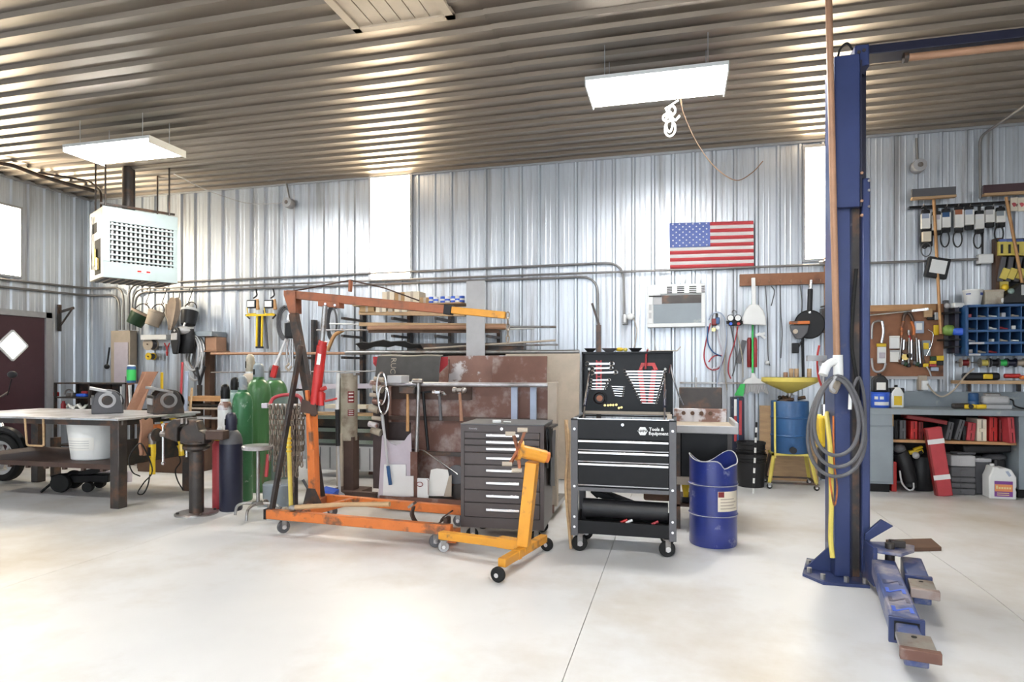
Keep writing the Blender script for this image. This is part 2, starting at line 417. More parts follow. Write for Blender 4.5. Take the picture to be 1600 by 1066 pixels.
mat('wood_pale', (.50, .33, .18), .6, 0, .25, 5, stretch=(1, 6, 6))
mat('wood_handle', (.50, .27, .11), .5, 0, .2, 9)
mat('wood_dark', (.10, .05, .028), .6, 0, .3, 5)
mat('wood_board', (.27, .115, .055), .6, 0, .35, 4, (.12, .05, .03), .62, .1, 4)
mat('cardboard', (.42, .27, .13), .8, 0, .12)
mat('carton_pale', (.78, .70, .56), .8, 0, .1)
mat('leather', (.36, .19, .12), .75, 0, .25, 6)
mat('tan_cloth', (.48, .38, .30), .85, 0, .2, 7)
mat('beige', (.46, .39, .31), .6, 0, .18, 5)
mat('lime', (.20, .33, .07), .5, 0, .15)
mat('cream_pipe', (.44, .40, .32), .45, .1, .2, 4, (.15, .11, .075), .58, .1, 4)
mat('rubber_mat', (.075, .072, .068), .75, 0, .25)
mat('brass', (.75, .55, .20), .3, 1, .1)
mat('copper_pipe', (.36, .20, .12), .5, .1, .2, 6)
mat('chain_metal', (.26, .215, .175), .4, .8, .3, 20)
mat('dark_hole', (.008, .008, .008), .9)
mat('flag_red', (.50, .05, .06), .6, 0, .1)
mat('flag_blue', (.10, .15, .42), .6, 0, .1)
mat('lavender', (.55, .50, .56), .5, 0, .1)
mat('blue_grey', (.40, .46, .58), .5, .2, .1)

YB = 8.945    # plane of what hangs on the back wall

# ================================================================ heater
t = thing('unit_heater', 'pale blue gas unit heater hanging from the ceiling in the corner', 'heater', (0, 0, 0))
u = -.64; d = 8.8; corner = Vector((u * d * CT - d * ST, u * d * ST + d * CT, 2.70))
t.location = corner; t.rotation_euler = (0, 0, math.radians(60)); WM[t.name] = Matrix.Translation(corner) @ Matrix.Rotation(math.radians(60), 4, 'Z')
HW, HD, HH = .96, .70, .98
B().mm((0, .02, 0), (HW, HD, HH)).build('cabinet', 'heater_side', t, world=False, bevel=.01)
b = B()                                  # front frame around the louvre opening
x0, x1, z0, z1 = .09, HW - .06, .22, .78
b.mm((0, -.015, 0), (HW, .02, z0)).mm((0, -.015, z1), (HW, .02, HH)).mm((0, -.015, z0), (x0, .02, z1)).mm((x1, -.015, z0), (HW, .02, z1))
b.build('front_panel', 'heater_paint', t, world=False, bevel=.004)
B().mm((x0, .012, z0), (x1, .019, z1)).build('louvre_back', 'dark_hole', t, world=False)
for i in range(8):
    z = z0 + (i + .5) * (z1 - z0) / 8
    B().bar((x0, -.004, z), (x1, -.004, z), .035, .022).build('louvre', 'heater_paint', t, world=False)
for i in range(14):
    x = x0 + (i + .5) * (x1 - x0) / 14
    B().mm((x - .013, -.002, z0), (x + .013, .011, z1)).build('deflector', 'light_grey', t, world=False)
lb = B().mm((.42, -.02, .10), (.60, -.015, .145)).build('badge', 'white_plastic', t, world=False)
for i in range(2): B().mm((.425 + i * .115, -.0225, .11), (.475 + i * .115, -.02, .135)).build('badge_mark', 'red_paint', lb, world=False)
B().mm((-.004, .10, .06), (.001, .40, .55)).build('side_opening', 'dark_hole', t, world=False)
B().mm((-.004, .30, .66), (.001, .56, .80)).build('vent_slot', 'dark_hole', t, world=False)
B().mm((-.03, .16, .12), (-.004, .24, .28)).cyl((-.02, .30, .20), (-.02, .30, .42), .02).build('gas_valve', 'brass', t, world=False)
B().cyl((-.02, .50, .15), (-.02, .50, .9), .012).build('gas_pipe', 'steel_raw', t, world=False)
for (x, y) in ((.06, .1), (HW - .08, .1), (.06, HD - .06), (HW - .08, HD - .06)):
    B().cyl((x, y, HH), (x, y, ZC - 2.70), .012, n=8).build('hanger_rod', 'steel_dark', t, world=False)
B().bar((.0, .12, HH + .06), (HW, .12, HH + .06), .03, .03).build('hanger_rail', 'steel_dark', t, world=False)
B().cyl((.45, .50, HH), (.45, .50, ZC - 2.70), .085, n=16).build('flue_pipe', 'steel_dark', t, world=False, smooth=True)
b = B()
for i in range(9): b.mm((.05 + i * .1, .05, -.012), (.09 + i * .1, HD - .05, 0))
b.build('bottom_grille', 'grey_plastic', t, world=False)

# ================================================================ conduits
def pipe(name, pts, r, matn, label, cat='conduit', group='metal conduits along the walls', k=5, straps=None):
    o = B().tube(pts, r, 10).build(name, matn, smooth=True); tag(o, label, cat, group)
    return o
def bend(P, rad=.12, n=5):
    """round the corners of a polyline"""
    P = [Vector(p) for p in P]; out = [P[0]]
    for i in range(1, len(P) - 1):
        a, b, c = P[i - 1], P[i], P[i + 1]; r = min(rad, (b - a).length * .49, (c - b).length * .49)
        p, q = b + (a - b).normalized() * r, b + (c - b).normalized() * r
        for j in range(n + 1):
            s = j / n; out.append(p * (1 - s) ** 2 + b * 2 * s * (1 - s) + q * s * s)
    return out + [P[-1]]
XC = X0 + .06
def zl(px, py): return WL(px, py, XC)
for n, (pa, pb, pcx, pcy, dn, yb) in enumerate((((-30, 433), (130, 452), 193, 449, 515.5, YB - .02), ((-30, 445), (128, 463), 187, 461, 515.5, YB))):
    e = W(pcx, pcy, yb); A = zl(*pa); Bq = Vector((XC, yb, e.z))
    pipe('conduit', bend([A, Bq, e, W(pcx, dn, yb)], .22), .018, 'conduit', ('upper' if n == 0 else 'lower') + ' grey conduit running around the corner from the maroon door')
ez = [(200, 443), (965, 411), (977, 414), (977, 498)]
pipe('conduit', bend([W(201, 515.5, YB), W(201, 444, YB), W(974, 410, YB), W(975, 497, YB)], .25), .016, 'conduit', 'topmost conduit on the back wall, bending down to the white plug')
pipe('conduit', bend([W(207, 515.5, YB - .04), W(207, 452, YB - .04), W(1300, 413, YB - .04), W(1420, 409, YB - .04), W(1530, 405, YB - .04)], .25), .015, 'conduit', 'long middle conduit on the back wall passing under the flag')
pipe('conduit', bend([W(211, 515.5, YB), W(211, 457, YB), W(934, 432, YB), W(935, 552, YB)], .25), .016, 'conduit', 'lowest conduit on the back wall, bending down beside the open tool cart')
# electrical panel
t = thing('electrical_panel', 'grey beige electrical panel below the conduits in the corner', 'electrical panel', W(189, 602, 8.82))
a, c = W(173, 517, 8.82), W(203, 640, 8.82)
B().mm((a.x, 8.82, c.z), (c.x, 8.968, a.z)).build('enclosure', 'beige', t, bevel=.006)
a2, c2 = W(178, 535, 8.81), W(200, 630, 8.81)
B().mm((a2.x, 8.808, c2.z), (c2.x, 8.82, a2.z)).build('panel_door', 'lavender', t, bevel=.004)
B().mm((c2.x - .04, 8.795, c2.z + .35), (c2.x - .02, 8.808, c2.z + .45)).build('latch', 'chrome', t)

# bracket on the left wall
p = WL(93, 497)
tag(B().mm((X0 + .026, p.y - .03, p.z - .22), (X0 + .05, p.y + .03, p.z + .22)).bar((X0 + .05, p.y, p.z + .1), (X0 + .34, p.y, p.z + .16), .02, .04).bar((X0 + .05, p.y, p.z - .14), (X0 + .30, p.y, p.z + .14), .02, .02).build('wall_bracket', 'steel_dark'), 'small dark steel bracket on the wall beside the maroon door', 'bracket')

# ================================================================ hanging buckets
def bucket(name, px, py, Y, r, h, tilt, body, rim, label, cat='bucket'):
    """(px,py): middle of the mouth; tilt in degrees about y"""
    c = W(px, py, Y)
    t = thing(name, label, cat, c, 0, None)
    R = Matrix.Rotation(math.radians(tilt), 4, 'Y') @ Matrix.Rotation(math.radians(-14), 4, 'X')
    b = B(); b.m = R; b.lathe([(r * .80, -h), (r * .82, -h + .005), (r, 0), (r * .94, 0), (r * .78, -h + .02), (0.001, -h + .02)], n=24)
    b.build('shell', body, t, world=False, smooth=True)
    b = B(); b.m = R; b.lathe([(r * 1.0, -.035), (r * 1.05, -.03), (r * 1.05, .004), (r * .98, .004)], n=24, open_=True); b.build('rim', rim, t, world=False, smooth=True)
    b = B(); b.m = R; b.tube(arc((0, 0, 0), r * .95, 0, 180, 12, sq=1.05), .008, 6); b.build('handle', 'steel_dark', t, world=False, smooth=True)
    return t
bucket('bucket', 221, 488, 8.80, .15, .24, 24, 'dark_green', 'tan_cloth', 'dark green bucket hanging tilted from the conduit')
bucket('bucket', 246, 487, 8.80, .13, .25, 14, 'beige', 'beige', 'beige bucket hanging beside the dark green bucket')
bucket('bucket', 297, 484, 8.74, .13, .26, -4, 'black_plastic', 'white_plastic', 'black bucket with white rim hanging above the welding hood')
# leather apron bundle
c = W(275, 468, 8.82); t = thing('leather_apron', 'tan leather apron hanging folded between two buckets', 'apron', c)
rows = []
for i, (w_, x_, y_, z_) in enumerate([(.15, -.01, 0, .02), (.26, 0, -.02, -.05), (.29, .01, -.05, -.16), (.25, .0, -.06, -.28), (.17, -.02, -.05, -.40), (.06, -.06, -.03, -.50)]):
    rows.append([(x_ + w_ * (j / 8 - .5), y_ - .05 * math.sin(math.pi * j / 8) - .014 * math.sin(j * 2.4), z_ + .01 * math.sin(j * 1.9)) for j in range(9)])
B().sheet(rows, .012).build('body', 'tan_cloth', t, world=False, smooth=True)
B().tube(spline([(-.13, -.07, -.08), (-.12, -.09, -.24), (-.06, -.10, -.36), (.0, -.09, -.44)]), .014, 6).build('edge_band', 'beige', t, world=False, smooth=True)
for s in (-.05, .06): B().tube([(s, 0, .02), (s * 1.2, .01, .13)], .007, 6).build('hook', 'steel_dark', t, world=False)
# S hooks on the conduit for the buckets
for i, (px, lab) in enumerate(((233, 'dark green'), (258, 'beige'), (299, 'black'))):
    a, c = W(px, 452, 8.89), W(px - 5, 474, 8.80)
    tag(B().tube(spline([a + Vector((-.04, 0, -.02)), a + Vector((-.02, 0, .02)), a + Vector((.03, 0, 0)), c, c + Vector((.02, -.01, -.03)), c + Vector((.04, 0, .01))]), .006, 6).build('hook', 'steel_dark'), f'bent wire hook holding the {lab} bucket on the conduit', 'hook', 'hooks on the conduit')

# shelf with spools, pliers
a, c = W(229, 524, 8.9), W(268, 531, 8.9)
tag(B().mm((a.x, 8.78, c.z), (c.x, 8.968, a.z)).mm((a.x, 8.96, c.z - .1), (c.x, 8.968, c.z)).build('wall_shelf', 'white_enamel'), 'short white wall shelf under the hanging buckets', 'shelf')
def spool(px, py, Y, r, l, face, side, label):
    c = W(px, py, Y); t = thing('wire_spool', label, 'spool', c)
    B().cyl((0, 0, 0), (0, l, 0), r * .8, n=20).build('winding', side, t, world=False, smooth=True)
    for y in (0, l): B().cyl((0, y - .006, 0), (0, y + .006, 0), r, n=24).build('flange', face, t, world=False, smooth=True)
    B().cyl((0, -.02, 0), (0, 8.968 - Y, 0), .012, n=8).build('peg', 'steel_dark', t, world=False)
spool(231, 538, 8.82, .10, .12, 'beige', 'grey_plastic', 'large grey wire spool on a peg beside the electrical panel')
spool(232, 557, 8.84, .062, .10, 'yellow', 'grey_plastic', 'small wire spool with a yellow face below the grey spool')
c = W(261, 540, 8.76)
t = thing('pliers', 'red handled pliers hanging from the short white shelf', 'pliers', c)
B().tube([(.0, 0, -.11), (.015, 0, -.03), (.05, 0, .04)], .010, 6).build('handle', 'red_paint', t, world=False); B().tube([(.0, 0, -.10), (-.015, 0, -.03), (-.05, 0, .04)], .010, 6).build('handle', 'red_paint', t, world=False)
B().prism([(-.018, -.10), (.018, -.10), (.006, -.17), (-.006, -.17)], -.01, .01).build('jaw', 'red_paint', t, world=False)
# copper-coloured box on a bracket shelf and the timber post
a, c = W(322, 519, 8.8), W(343, 526, 8.8)
tag(B().mm((a.x - .12, 8.62, c.z), (c.x, 8.968, a.z)).build('wall_shelf', 'grey_paint'), 'grey wall shelf on the timber post beside the cable coil', 'shelf')
a, c = W(325, 527, 8.72), W(342, 548, 8.72)
tag(B().mm((a.x, 8.66, c.z), (c.x, 8.9, a.z)).mm((a.x - .02, 8.64, c.z - .02), (c.x + .02, 8.968, c.z)).build('tin_box', 'copper_pipe', bevel=.006), 'copper brown tin box under the grey wall shelf', 'box')
a, c = W(323, 525, 8.9), W(331, 700, 8.9)
tag(B().mm((a.x, 8.85, 0), (c.x, 8.968, a.z + .0)).build('timber_post', 'wood_dark'), 'dark timber post of the wall rack behind the gas cylinders', 'post')

# welding hood with cable coil
c = W(287, 534, 8.55)
t = thing('welding_hood', 'black welding hood hanging in front of the cable coil', 'welding helmet', c, math.radians(-28))
b = B(); b.prism([(-.16, .16), (-.10, .22), (.10, .22), (.16, .16), (.17, -.02), (.09, -.20), (-.09, -.20), (-.17, -.02)], -.14, -.10)
b.build('face_shell', 'black_plastic', t, world=False, bevel=.02)
rows = [[(.17 * math.sin(math.radians(aa)) * s, -.10 + .26 * (1 - math.cos(math.radians(aa))) * .0 + .20 * (abs(aa) / 90), z) for aa in range(-90, 91, 15)] for (s, z) in ((.72, -.19), (1, -.02), (1.0, .12), (.85, .20))]
B().sheet(rows, .006).build('side_shell', 'black_paint', t, world=False, smooth=True)
B().prism([(-.12, .02), (.12, .02), (.12, .13), (-.12, .13)], -.152, -.138).build('lens', 'light_grey', t, world=False, bevel=.006)
B().sphere((0, .0, .17), .15, 16, (1, 1, .5)).build('crown_shell', 'light_grey', t, world=False, smooth=True)
B().tube([(0, 0, .23), (0, .02, .30)], .016, 8).build('hang_loop', 'steel_raw', t, world=False)
c = W(304, 550, 8.66)
t = thing('cable_coil', 'grey welding cable coil hanging behind the black hood', 'cable', c)
r_ = random.Random(4)
for i in range(9):
    rx, rz = r_.uniform(.10, .15), r_.uniform(.26, .38); ox, oy = r_.uniform(-.06, .06), r_.uniform(-.06, .08)
    b = B(); b.tube([(ox + rx * math.cos(q) * (1 - .25 * math.sin(q)), oy + .02 * math.sin(3 * q), .26 - rz + rz * math.sin(q)) for q in [2 * math.pi * j / 24 for j in range(24)]], .011, 6, closed=True)
    b.build('cable_loop', ['light_grey', 'grey_plastic', 'steel_raw', 'light_grey'][i % 4], t, world=False, smooth=True)
B().cyl((0, -.05, .27), (0, .30, .27), .02, n=10).build('peg', 'steel_dark', t, world=False)
t = thing('torch_handle', 'black cable clamp hanging under the grey cable coil', 'clamp', W(312, 590, 8.6))
B().tube([(-.06, 0, .16), (-.02, 0, 0), (0, 0, -.12)], .02, 8).build('handle', 'black_plastic', t, world=False)
B().tube([(.1, 0, .18), (.04, 0, .02), (0, 0, -.12)], .02, 8).build('handle', 'black_plastic', t, world=False)
B().prism([(-.035, -.12), (.035, -.12), (.03, -.30), (-.03, -.30)], -.02, .02).build('jaw', 'steel_dark', t, world=False)
t.location.z += .0

# tools standing behind the table: leather hide, yellow handle, red/white handle, blue blade
rows = [[W(222 + 28 * j / 7 - 3 * i, 581 + 62 * i / 6, 7.5) + Vector((0, .05 * math.sin(j * 1.5 + i * .3) - .02 * i, 0)) for j in range(8)] for i in range(7)]
tag(B().sheet(rows, .008).build('leather_hide', 'leather', smooth=True), 'brown leather hide draped upright behind the welding table', 'leather')
for (x0, y0, x1, y1, r, m, lab) in ((253, 582, 253, 602, .035, 'yellow', 'yellow tool handle standing behind the leather hide'), (285, 566, 280, 600, .030, 'pink_red', 'red and white striped tool handle leaning near the cable coil'), (292, 580, 288, 640, .05, 'blue_grey', 'pale blue metal blade leaning behind the welding table'), (300, 606, 294, 640, .03, 'wood_pale', 'pale wooden handle leaning behind the welding table'), (226, 592, 236, 620, .02, 'white_plastic', 'thin white handle leaning on the leather hide')):
    a, c = W(x0, y0, 7.6), W(x1, y1, 7.6)
    c2 = c.copy(); 
    if c2.z > .5: c2 = a + (c - a) * ((a.z - .0) / max(.05, a.z - c.z)); c2 = Vector((c.x, c.y, .45))
    tag(B().bar(a, c2, r * 1.2, r * .5, (0, 1, 0)).build('upright_tool', m, bevel=.006), lab, 'tool handle', 'tools standing behind the welding table')
tag(B().mm((W(228, 700, 7.5).x, 7.35, 0), (W(312, 700, 7.5).x, 7.75, .45)).build('storage_chest', 'wood_dark', bevel=.01), 'dark low chest behind the welding table holding upright tools', 'chest')

# ================================================================ parts rack behind the table
a, c = W(84, 598, 7.75), W(196, 640, 7.75)
t = thing('parts_rack', 'black steel parts rack in the corner behind the welding table', 'rack', ((a.x + c.x) / 2, 7.95, 0))
for z in (a.z - .02, a.z - .24, a.z - .46, .25): B().mm((a.x, 7.75, z), (c.x, 8.15, z + .02)).build('shelf', 'steel_dark', t)
for x in (a.x + .015, c.x - .015, (a.x + c.x) / 2):
    for y in (7.765, 8.135): B().mm((x - .015, y - .015, 0), (x + .015, y + .015, a.z)).build('post', 'steel_dark', t)
B().mm((a.x, 8.14, a.z - .5), (c.x, 8.15, a.z)).build('back_panel', 'steel_dark', t)
zt = a.z; r_ = random.Random(9)
def item_on(px, z, Y, build):
    p = W(px, 600, Y); return Vector((p.x, Y, z))
for (px, z, m, sz, lab) in ((88, zt - .22, 'red_paint', (.06, .06, .07), 'small red tin on the parts rack'), (130, zt - .22, 'bright_blue', (.16, .12, .05), 'bright blue flat box on the parts rack'), (134, zt - .17, 'pink_red', (.10, .08, .04), 'pink rag lump on the blue box'), (112, zt - .22, 'steel_raw', (.12, .1, .06), 'grey metal casting on the parts rack')):
    p = item_on(px, z, 7.85, None)
    tag(B().box(p + Vector((0, 0, sz[2] / 2 + .002)), sz).build('small_box', m, bevel=.012), lab, 'box', 'clutter on the parts rack')
p = item_on(104, zt - .22, 7.85, None)
tag(B().tube(arc(p + Vector((.05, 0, .02)), .09, 20, 170, 10), .012, 6).build('bent_pipe', 'steel_raw', smooth=True), 'bent grey pipe piece on the parts rack', 'pipe')
p = item_on(99, zt - .44, 7.85, None)
tag(B().lathe([(.03, 0), (.035, .01), (.035, .10), (.02, .13), (.02, .15)], p + Vector((0, 0, .002)), 14).build('small_bottle', 'pink_red', smooth=True), 'small red capped bottle on the lower parts rack shelf', 'bottle')
p = item_on(125, zt - .44, 7.85, None)
rows = [[p + Vector((-.16 + .32 * j / 7, -.1 + .2 * i / 5, .05 + .045 * math.sin(j * 1.7) * math.cos(i * 1.3) + .03)) for j in range(8)] for i in range(6)]
tag(B().sheet(rows, .02).build('shop_rag', 'paper', smooth=True), 'white crumpled rag on the parts rack', 'rag')
# can and plates on the rack top
p = item_on(207, zt, 7.8, None)
t = thing('spray_can', 'blue and green labelled can standing by the electrical panel', 'can', (p.x - .02, 7.8, zt))
B().lathe([(.06, 0), (.062, .01), (.062, .23), (.055, .25)], n=20).build('body', 'sky_blue', t, world=False, smooth=True)
B().lathe([(.0635, .04), (.0635, .20)], n=20, open_=True).build('can_label', 'bright_green', t, world=False, smooth=True)
B().lathe([(.055, .25), (.05, .27)], n=20).build('lid', 'white_plastic', t, world=False, smooth=True)
for i, (px, m, hgt, th) in enumerate(((193, 'light_grey', .33, .02), (197, 'steel_raw', .36, .05), (202, 'rust_sheet', .38, .03), (206, 'white_plastic', .35, .025), (211, 'black_paint', .36, .03), (216, 'blue_grey', .37, .06))):
    p = W(px, 640, 7.62)
    tag(B().box((p.x, 7.70, .85 + hgt / 2), (th, .25, hgt), Matrix.Rotation(math.radians((i % 3 - 1) * 3), 3, 'Y')).build('steel_offcut', m), ['thin pale plate standing first in the row behind the table', 'thick grey plate in the standing row of offcuts', 'rusty plate in the standing row of offcuts', 'white plate in the standing row of offcuts', 'black plate in the standing row of offcuts', 'blue grey block last in the standing row of offcuts'][i], 'steel plate', 'plates standing in a row behind the table')
pa, pb = W(189, 640, 7.62), W(221, 640, 7.62)
t = thing('plate_stand', 'low dark stand under the row of standing plates', 'stand', ((pa.x + pb.x) / 2, 7.7, 0))
B().mm((pa.x - .02, 7.56, .82), (pb.x + .03, 7.84, .85)).build('top', 'steel_dark', t)
for x in (pa.x, pb.x):
    for y in (7.58, 7.82): B().mm((x - .02, y - .02, 0), (x + .02, y + .02, .82)).build('leg', 'steel_dark', t)
# claw tool on the wall left of the panel
a, c = W(171, 543, 8.9), W(167, 573, 8.9)
tag(B().tube([a, c], .014, 6).sphere(c, .05, 10, (1.2, .5, .9)).build('wall_mop', 'black_plastic'), 'short black brush hanging left of the electrical panel', 'brush')

# ================================================================ welding table
TX0, TX1, TY0, TY1, TZ = -7.98, -5.53, 5.30, 6.47, .93
t = thing('welding_table', 'heavy steel welding table with a scuffed bright top', 'table', ((TX0 + TX1) / 2, (TY0 + TY1) / 2, 0))
B().mm((TX0, TY0, TZ - .022), (TX1, TY1, TZ)).build('table_top', 'steel_top', t, bevel=.003)
for x in (TX0 + .08, TX1 - .08):
    for y in (TY0 + .09, TY1 - .09):
        l = B().mm((x - .055, y - .055, 0), (x + .055, y + .055, TZ - .022)).build('leg', 'steel_dark', t, bevel=.006)
b = B()
for y in (TY0 + .09, TY1 - .09): b.mm((TX0 + .08, y - .03, TZ - .08), (TX1 - .08, y + .03, TZ - .022))
for x in (TX0 + .08, TX1 - .08): b.mm((x - .03, TY0 + .09, TZ - .08), (x + .03, TY1 - .09, TZ - .022))
b.build('apron_frame', 'steel_dark', t)
for s in (-1, 1):
    B().prism([(TX1 - .08 + s * .05, TZ - .08), (TX1 - .08 + s * .19, TZ - .022), (TX1 - .08 + s * .05, TZ - .022)] if s < 0 else [(TX1 - .03, TZ - .12), (TX1 - .03, TZ - .022), (TX1 - .02, TZ - .022)], TY0 + .07, TY0 + .09).build('gusset', 'steel_raw', t)
B().mm((TX0 + .02, TY0 + .06, .43), (TX1 - .05, TY1 - .06, .445)).build('lower_shelf', 'rust_dark', t)
b = B().mm((TX0 + .02, TY0 + .06, .395), (TX1 - .12, TY0 + .10, .43))
for i in range(9): b.mm((TX0 + .15 + i * .25, TY0 + .07, .37), (TX0 + .19 + i * .25, TY0 + .10, .40))
b.build('shelf_edge', 'rust_dark', t)
B().mm((TX1 - .05, TY0 + .12, .44), (TX1 - .04, TY1 - .1, .70)).build('end_panel', 'steel_dark', t)
B().mm((TX1 - .60, TY0 - .003, TZ - .016), (TX1 - .02, TY0, TZ - .006)).build('edge_strip', 'chrome', t)
hp = W(185, 652, TY0); B().cyl((TX1 - .16, TY0 + .08, TZ), (TX1 - .16, TY0 + .08, TZ + .002), .03).build('top_hole', 'dark_hole', t)
a, c = W(39, 657, TY0), W(70, 697, TY0)
B().tube(bend([(a.x, TY0, a.z + .02), (a.x + .04, TY0 - .01, c.z), (c.x - .0, TY0 - .01, c.z), (c.x - .02, TY0, a.z + .02)], .03), .011, 8).build('rod_holder', 'wood_pale', t, smooth=True)
# rag / leather strips hanging under the table corner
a = W(207, 652, TY0 + .16)
t = thing('leather_glove', 'brown leather glove hanging from the welding table corner', 'glove', (TX1 + .05, TY0 + .3, .60))
rows = [[(TX1 + .05 + .012 * math.sin(i), TY0 + .22 + (.15 - .03 * (i > 3)) * (j / 5) , TZ - .03 - .055 * i + .01 * math.sin(j * 2 + i)) for j in range(6)] for i in range(6)]
B().sheet(rows, .025).build('cuff', 'leather', t, smooth=True)
for j in range(3):
    y = TY0 + .24 + .045 * j; B().tube([(TX1 + .04, y, .63), (TX1 + .05, y + .005, .57), (TX1 + .045, y + .01, .53 - .01 * (j == 1))], .018, 8).build('finger', 'leather', t, smooth=True)
# white tote on lower shelf
c0 = W(135, 730, 5.62)
t = thing('plastic_tub', 'white plastic tub with a paper label under the welding table', 'tub', (c0.x, 5.73, .447))
prof_ = [(.215, 0), (.225, .01), (.268, .40), (.285, .405), (.285, .435), (.262, .435), (.255, .41), (.21, .02), (.001, .02)]
B().lathe(prof_, n=36).build('body', 'white_plastic', t, world=False, smooth=True)
b = B()
rows = [[((.2265 + .0430 * (z - .01) / .42 + .0035) * math.sin(q), -(.2265 + .0430 * (z - .01) / .42 + .0035) * math.cos(q), z) for q in [math.radians(a_) for a_ in range(-30, 46, 5)]] for z in (.11, .18, .25)]
lb = B().sheet(rows, .001).build('paper_label', 'paper', t, world=False, smooth=True)
for z in (.135, .16, .185, .21):
    rows = [[((.2265 + .0430 * (zz - .01) / .42 + .005) * math.sin(q), -(.2265 + .0430 * (zz - .01) / .42 + .005) * math.cos(q), zz) for q in [math.radians(a_) for a_ in range(-26, 40, 6)]] for zz in (z, z + .006)]
    B().sheet(rows, .0005).build('print_line', 'light_grey', lb, world=False, smooth=True)
r_ = random.Random(5)
for i in range(7):
    q = r_.uniform(0, 6.28); rr = r_.uniform(.02, .15)
    tag(B().tube([(c0.x + rr * math.cos(q) - .1, 5.73 + rr * math.sin(q), .862 + .006 * (i % 3)), (c0.x + rr * math.cos(q) + .08, 5.73 + rr * math.sin(q) + .04, .872)], .009, 6).build('scrap_piece', ['steel_raw', 'light_grey'][i % 2]), 'metal scrap piece heaped in the white tub', 'scrap', 'scrap in the white tub')
tag(B().lathe([(.195, 0), (.235, .375)], (c0.x, 5.73, .47), 20).build('scrap_fill', 'steel_dark'), 'dark metal scrap filling the white tub', 'scrap', None, 'stuff')

# helmets on the table
def helmet(px, py, Y, rz, shell, plate, label, s=1.0):
    p = W(px, py, Y); t = thing('welding_helmet', label, 'welding helmet', (p.x, Y, TZ + .002), rz)
    w_, h_ = .17 * s, .28 * s
    for sx in (-1, 1):     # arched side cheeks with a round pivot
        pts = [(-.15 * s, 0), (.16 * s, 0), (.15 * s, .09 * s)] + [(.13 * s * math.cos(math.radians(q)), .15 * s + .12 * s * math.sin(math.radians(q))) for q in range(0, 181, 20)] + [(-.14 * s, .10 * s)]
        B().prism(pts, sx * w_ - .014, sx * w_ + .014, 'YZ').build('side_cheek', shell, t, world=False, bevel=.006)
        kb = B().cyl((sx * w_ + sx * .010, .0, .15 * s), (sx * w_ + sx * .026, 0, .15 * s), .085 * s, n=28).build('pivot_ring', plate, t, world=False, smooth=True)
        B().cyl((sx * w_ + sx * .02, .0, .15 * s), (sx * w_ + sx * .030, 0, .15 * s), .055 * s, n=24).build('pivot_knob', 'steel_dark', kb, world=False, smooth=True)
    B().mm((-w_, -.15 * s, .01), (w_, -.125 * s, .20 * s)).build('face_plate', shell, t, world=False, bevel=.004)
    R = Matrix.Rotation(math.radians(-14), 3, 'X')
    B().box((0, -.06 * s, .262 * s), (2 * w_ + .03, .22 * s, .03), R).build('visor_plate', plate, t, world=False, bevel=.005)
    B().mm((-w_ * .8, -.158 * s, .10 * s), (w_ * .8, -.148 * s, .17 * s)).build('lens', 'light_grey', t, world=False)
    rows = [[(sx_ * w_ * .98, .02 + .14 * s * math.cos(q), .13 * s + .13 * s * math.sin(q)) for sx_ in (-1, -.3, .3, 1)] for q in [math.radians(a_) for a_ in range(-40, 110, 15)]]
    B().sheet(rows, .006).build('back_shell', shell, t, world=False, smooth=True)
helmet(167, 638, 5.98, math.radians(-42), 'grey_plastic', 'light_grey', 'grey welding helmet with a round pivot on the table, nearer the maroon door', 1.0)
helmet(258, 642, 6.10, math.radians(-36), 'steel_dark', 'steel_raw', 'black boxy welding helmet on the table end near the gas cylinders', 1.02)

# ================================================================ motorcycle at the edge of the picture
def wheel(b_t, t, c, R, axis, wmat='rubber', rim='light_grey', w=.10, spokes=6, world=True):
    """tyre + alloy rim + hub as parts of t; axis 'X' or 'Y' is the axle"""
    c = Vector(c)
    B().lathe([(R * .72, -w * .45), (R * .90, -w * .5), (R, -w * .28), (R, w * .28), (R * .90, w * .5), (R * .72, w * .45)], c, 36, axis, True).build('tyre', wmat, t, smooth=True, world=world)
    b = B().lathe([(R * .58, -w * .3), (R * .74, -w * .42), (R * .74, w * .42), (R * .58, w * .3), (R * .58, -w * .3)], c, 36, axis, True)
    for i in range(spokes):
        a = 2 * math.pi * i / spokes; q = Vector((0, math.cos(a), math.sin(a))) if axis == 'X' else Vector((math.cos(a), 0, math.sin(a)))
        b.bar(c + q * R * .15, c + q * R * .64, w * .25, w * .35, (1, 0, 0) if axis == 'X' else (0, 1, 0))
    rr = b.build('rim', rim, t, smooth=True, world=world)
    B().lathe([(R * .24, -w * .5), (R * .24, w * .5)], c, 20, axis).build('hub', 'steel_raw', rr, smooth=True, world=world)
wc = G(0, 752); wy = wc.y + .05
t = thing('motorcycle', 'parked black motorcycle with alloy wheels behind the welding table', 'motorcycle', (wc.x - .7, wy, 0))
R = .30; XW = wc.x + .02
wheel(None, t, (XW, wy, R), R, 'Y', w=.13); wheel(None, t, (XW - 1.42, wy, R), R, 'Y', w=.13)
B().tube(arc((XW, wy, R), R + .05, 20, 165, 14), .05, 8).build('fender', 'black_paint', t, smooth=True)
for s in (-1, 1):
    B().tube([(XW, wy + s * .10, R), (XW - .32, wy + s * .10, .98)], .025, 10).build('fork_leg', 'chrome', t, smooth=True)
B().tube(spline([(XW - .45, wy - .38, 1.12), (XW - .36, wy - .2, 1.06), (XW - .33, wy, 1.02), (XW - .36, wy + .2, 1.06), (XW - .45, wy + .38, 1.12)]), .014, 8).build('handlebar', 'steel_dark', t, smooth=True)
B().sphere((XW - .26, wy, .88), .09, 16, (1, 1, 1)).build('headlamp', 'chrome', t, smooth=True)
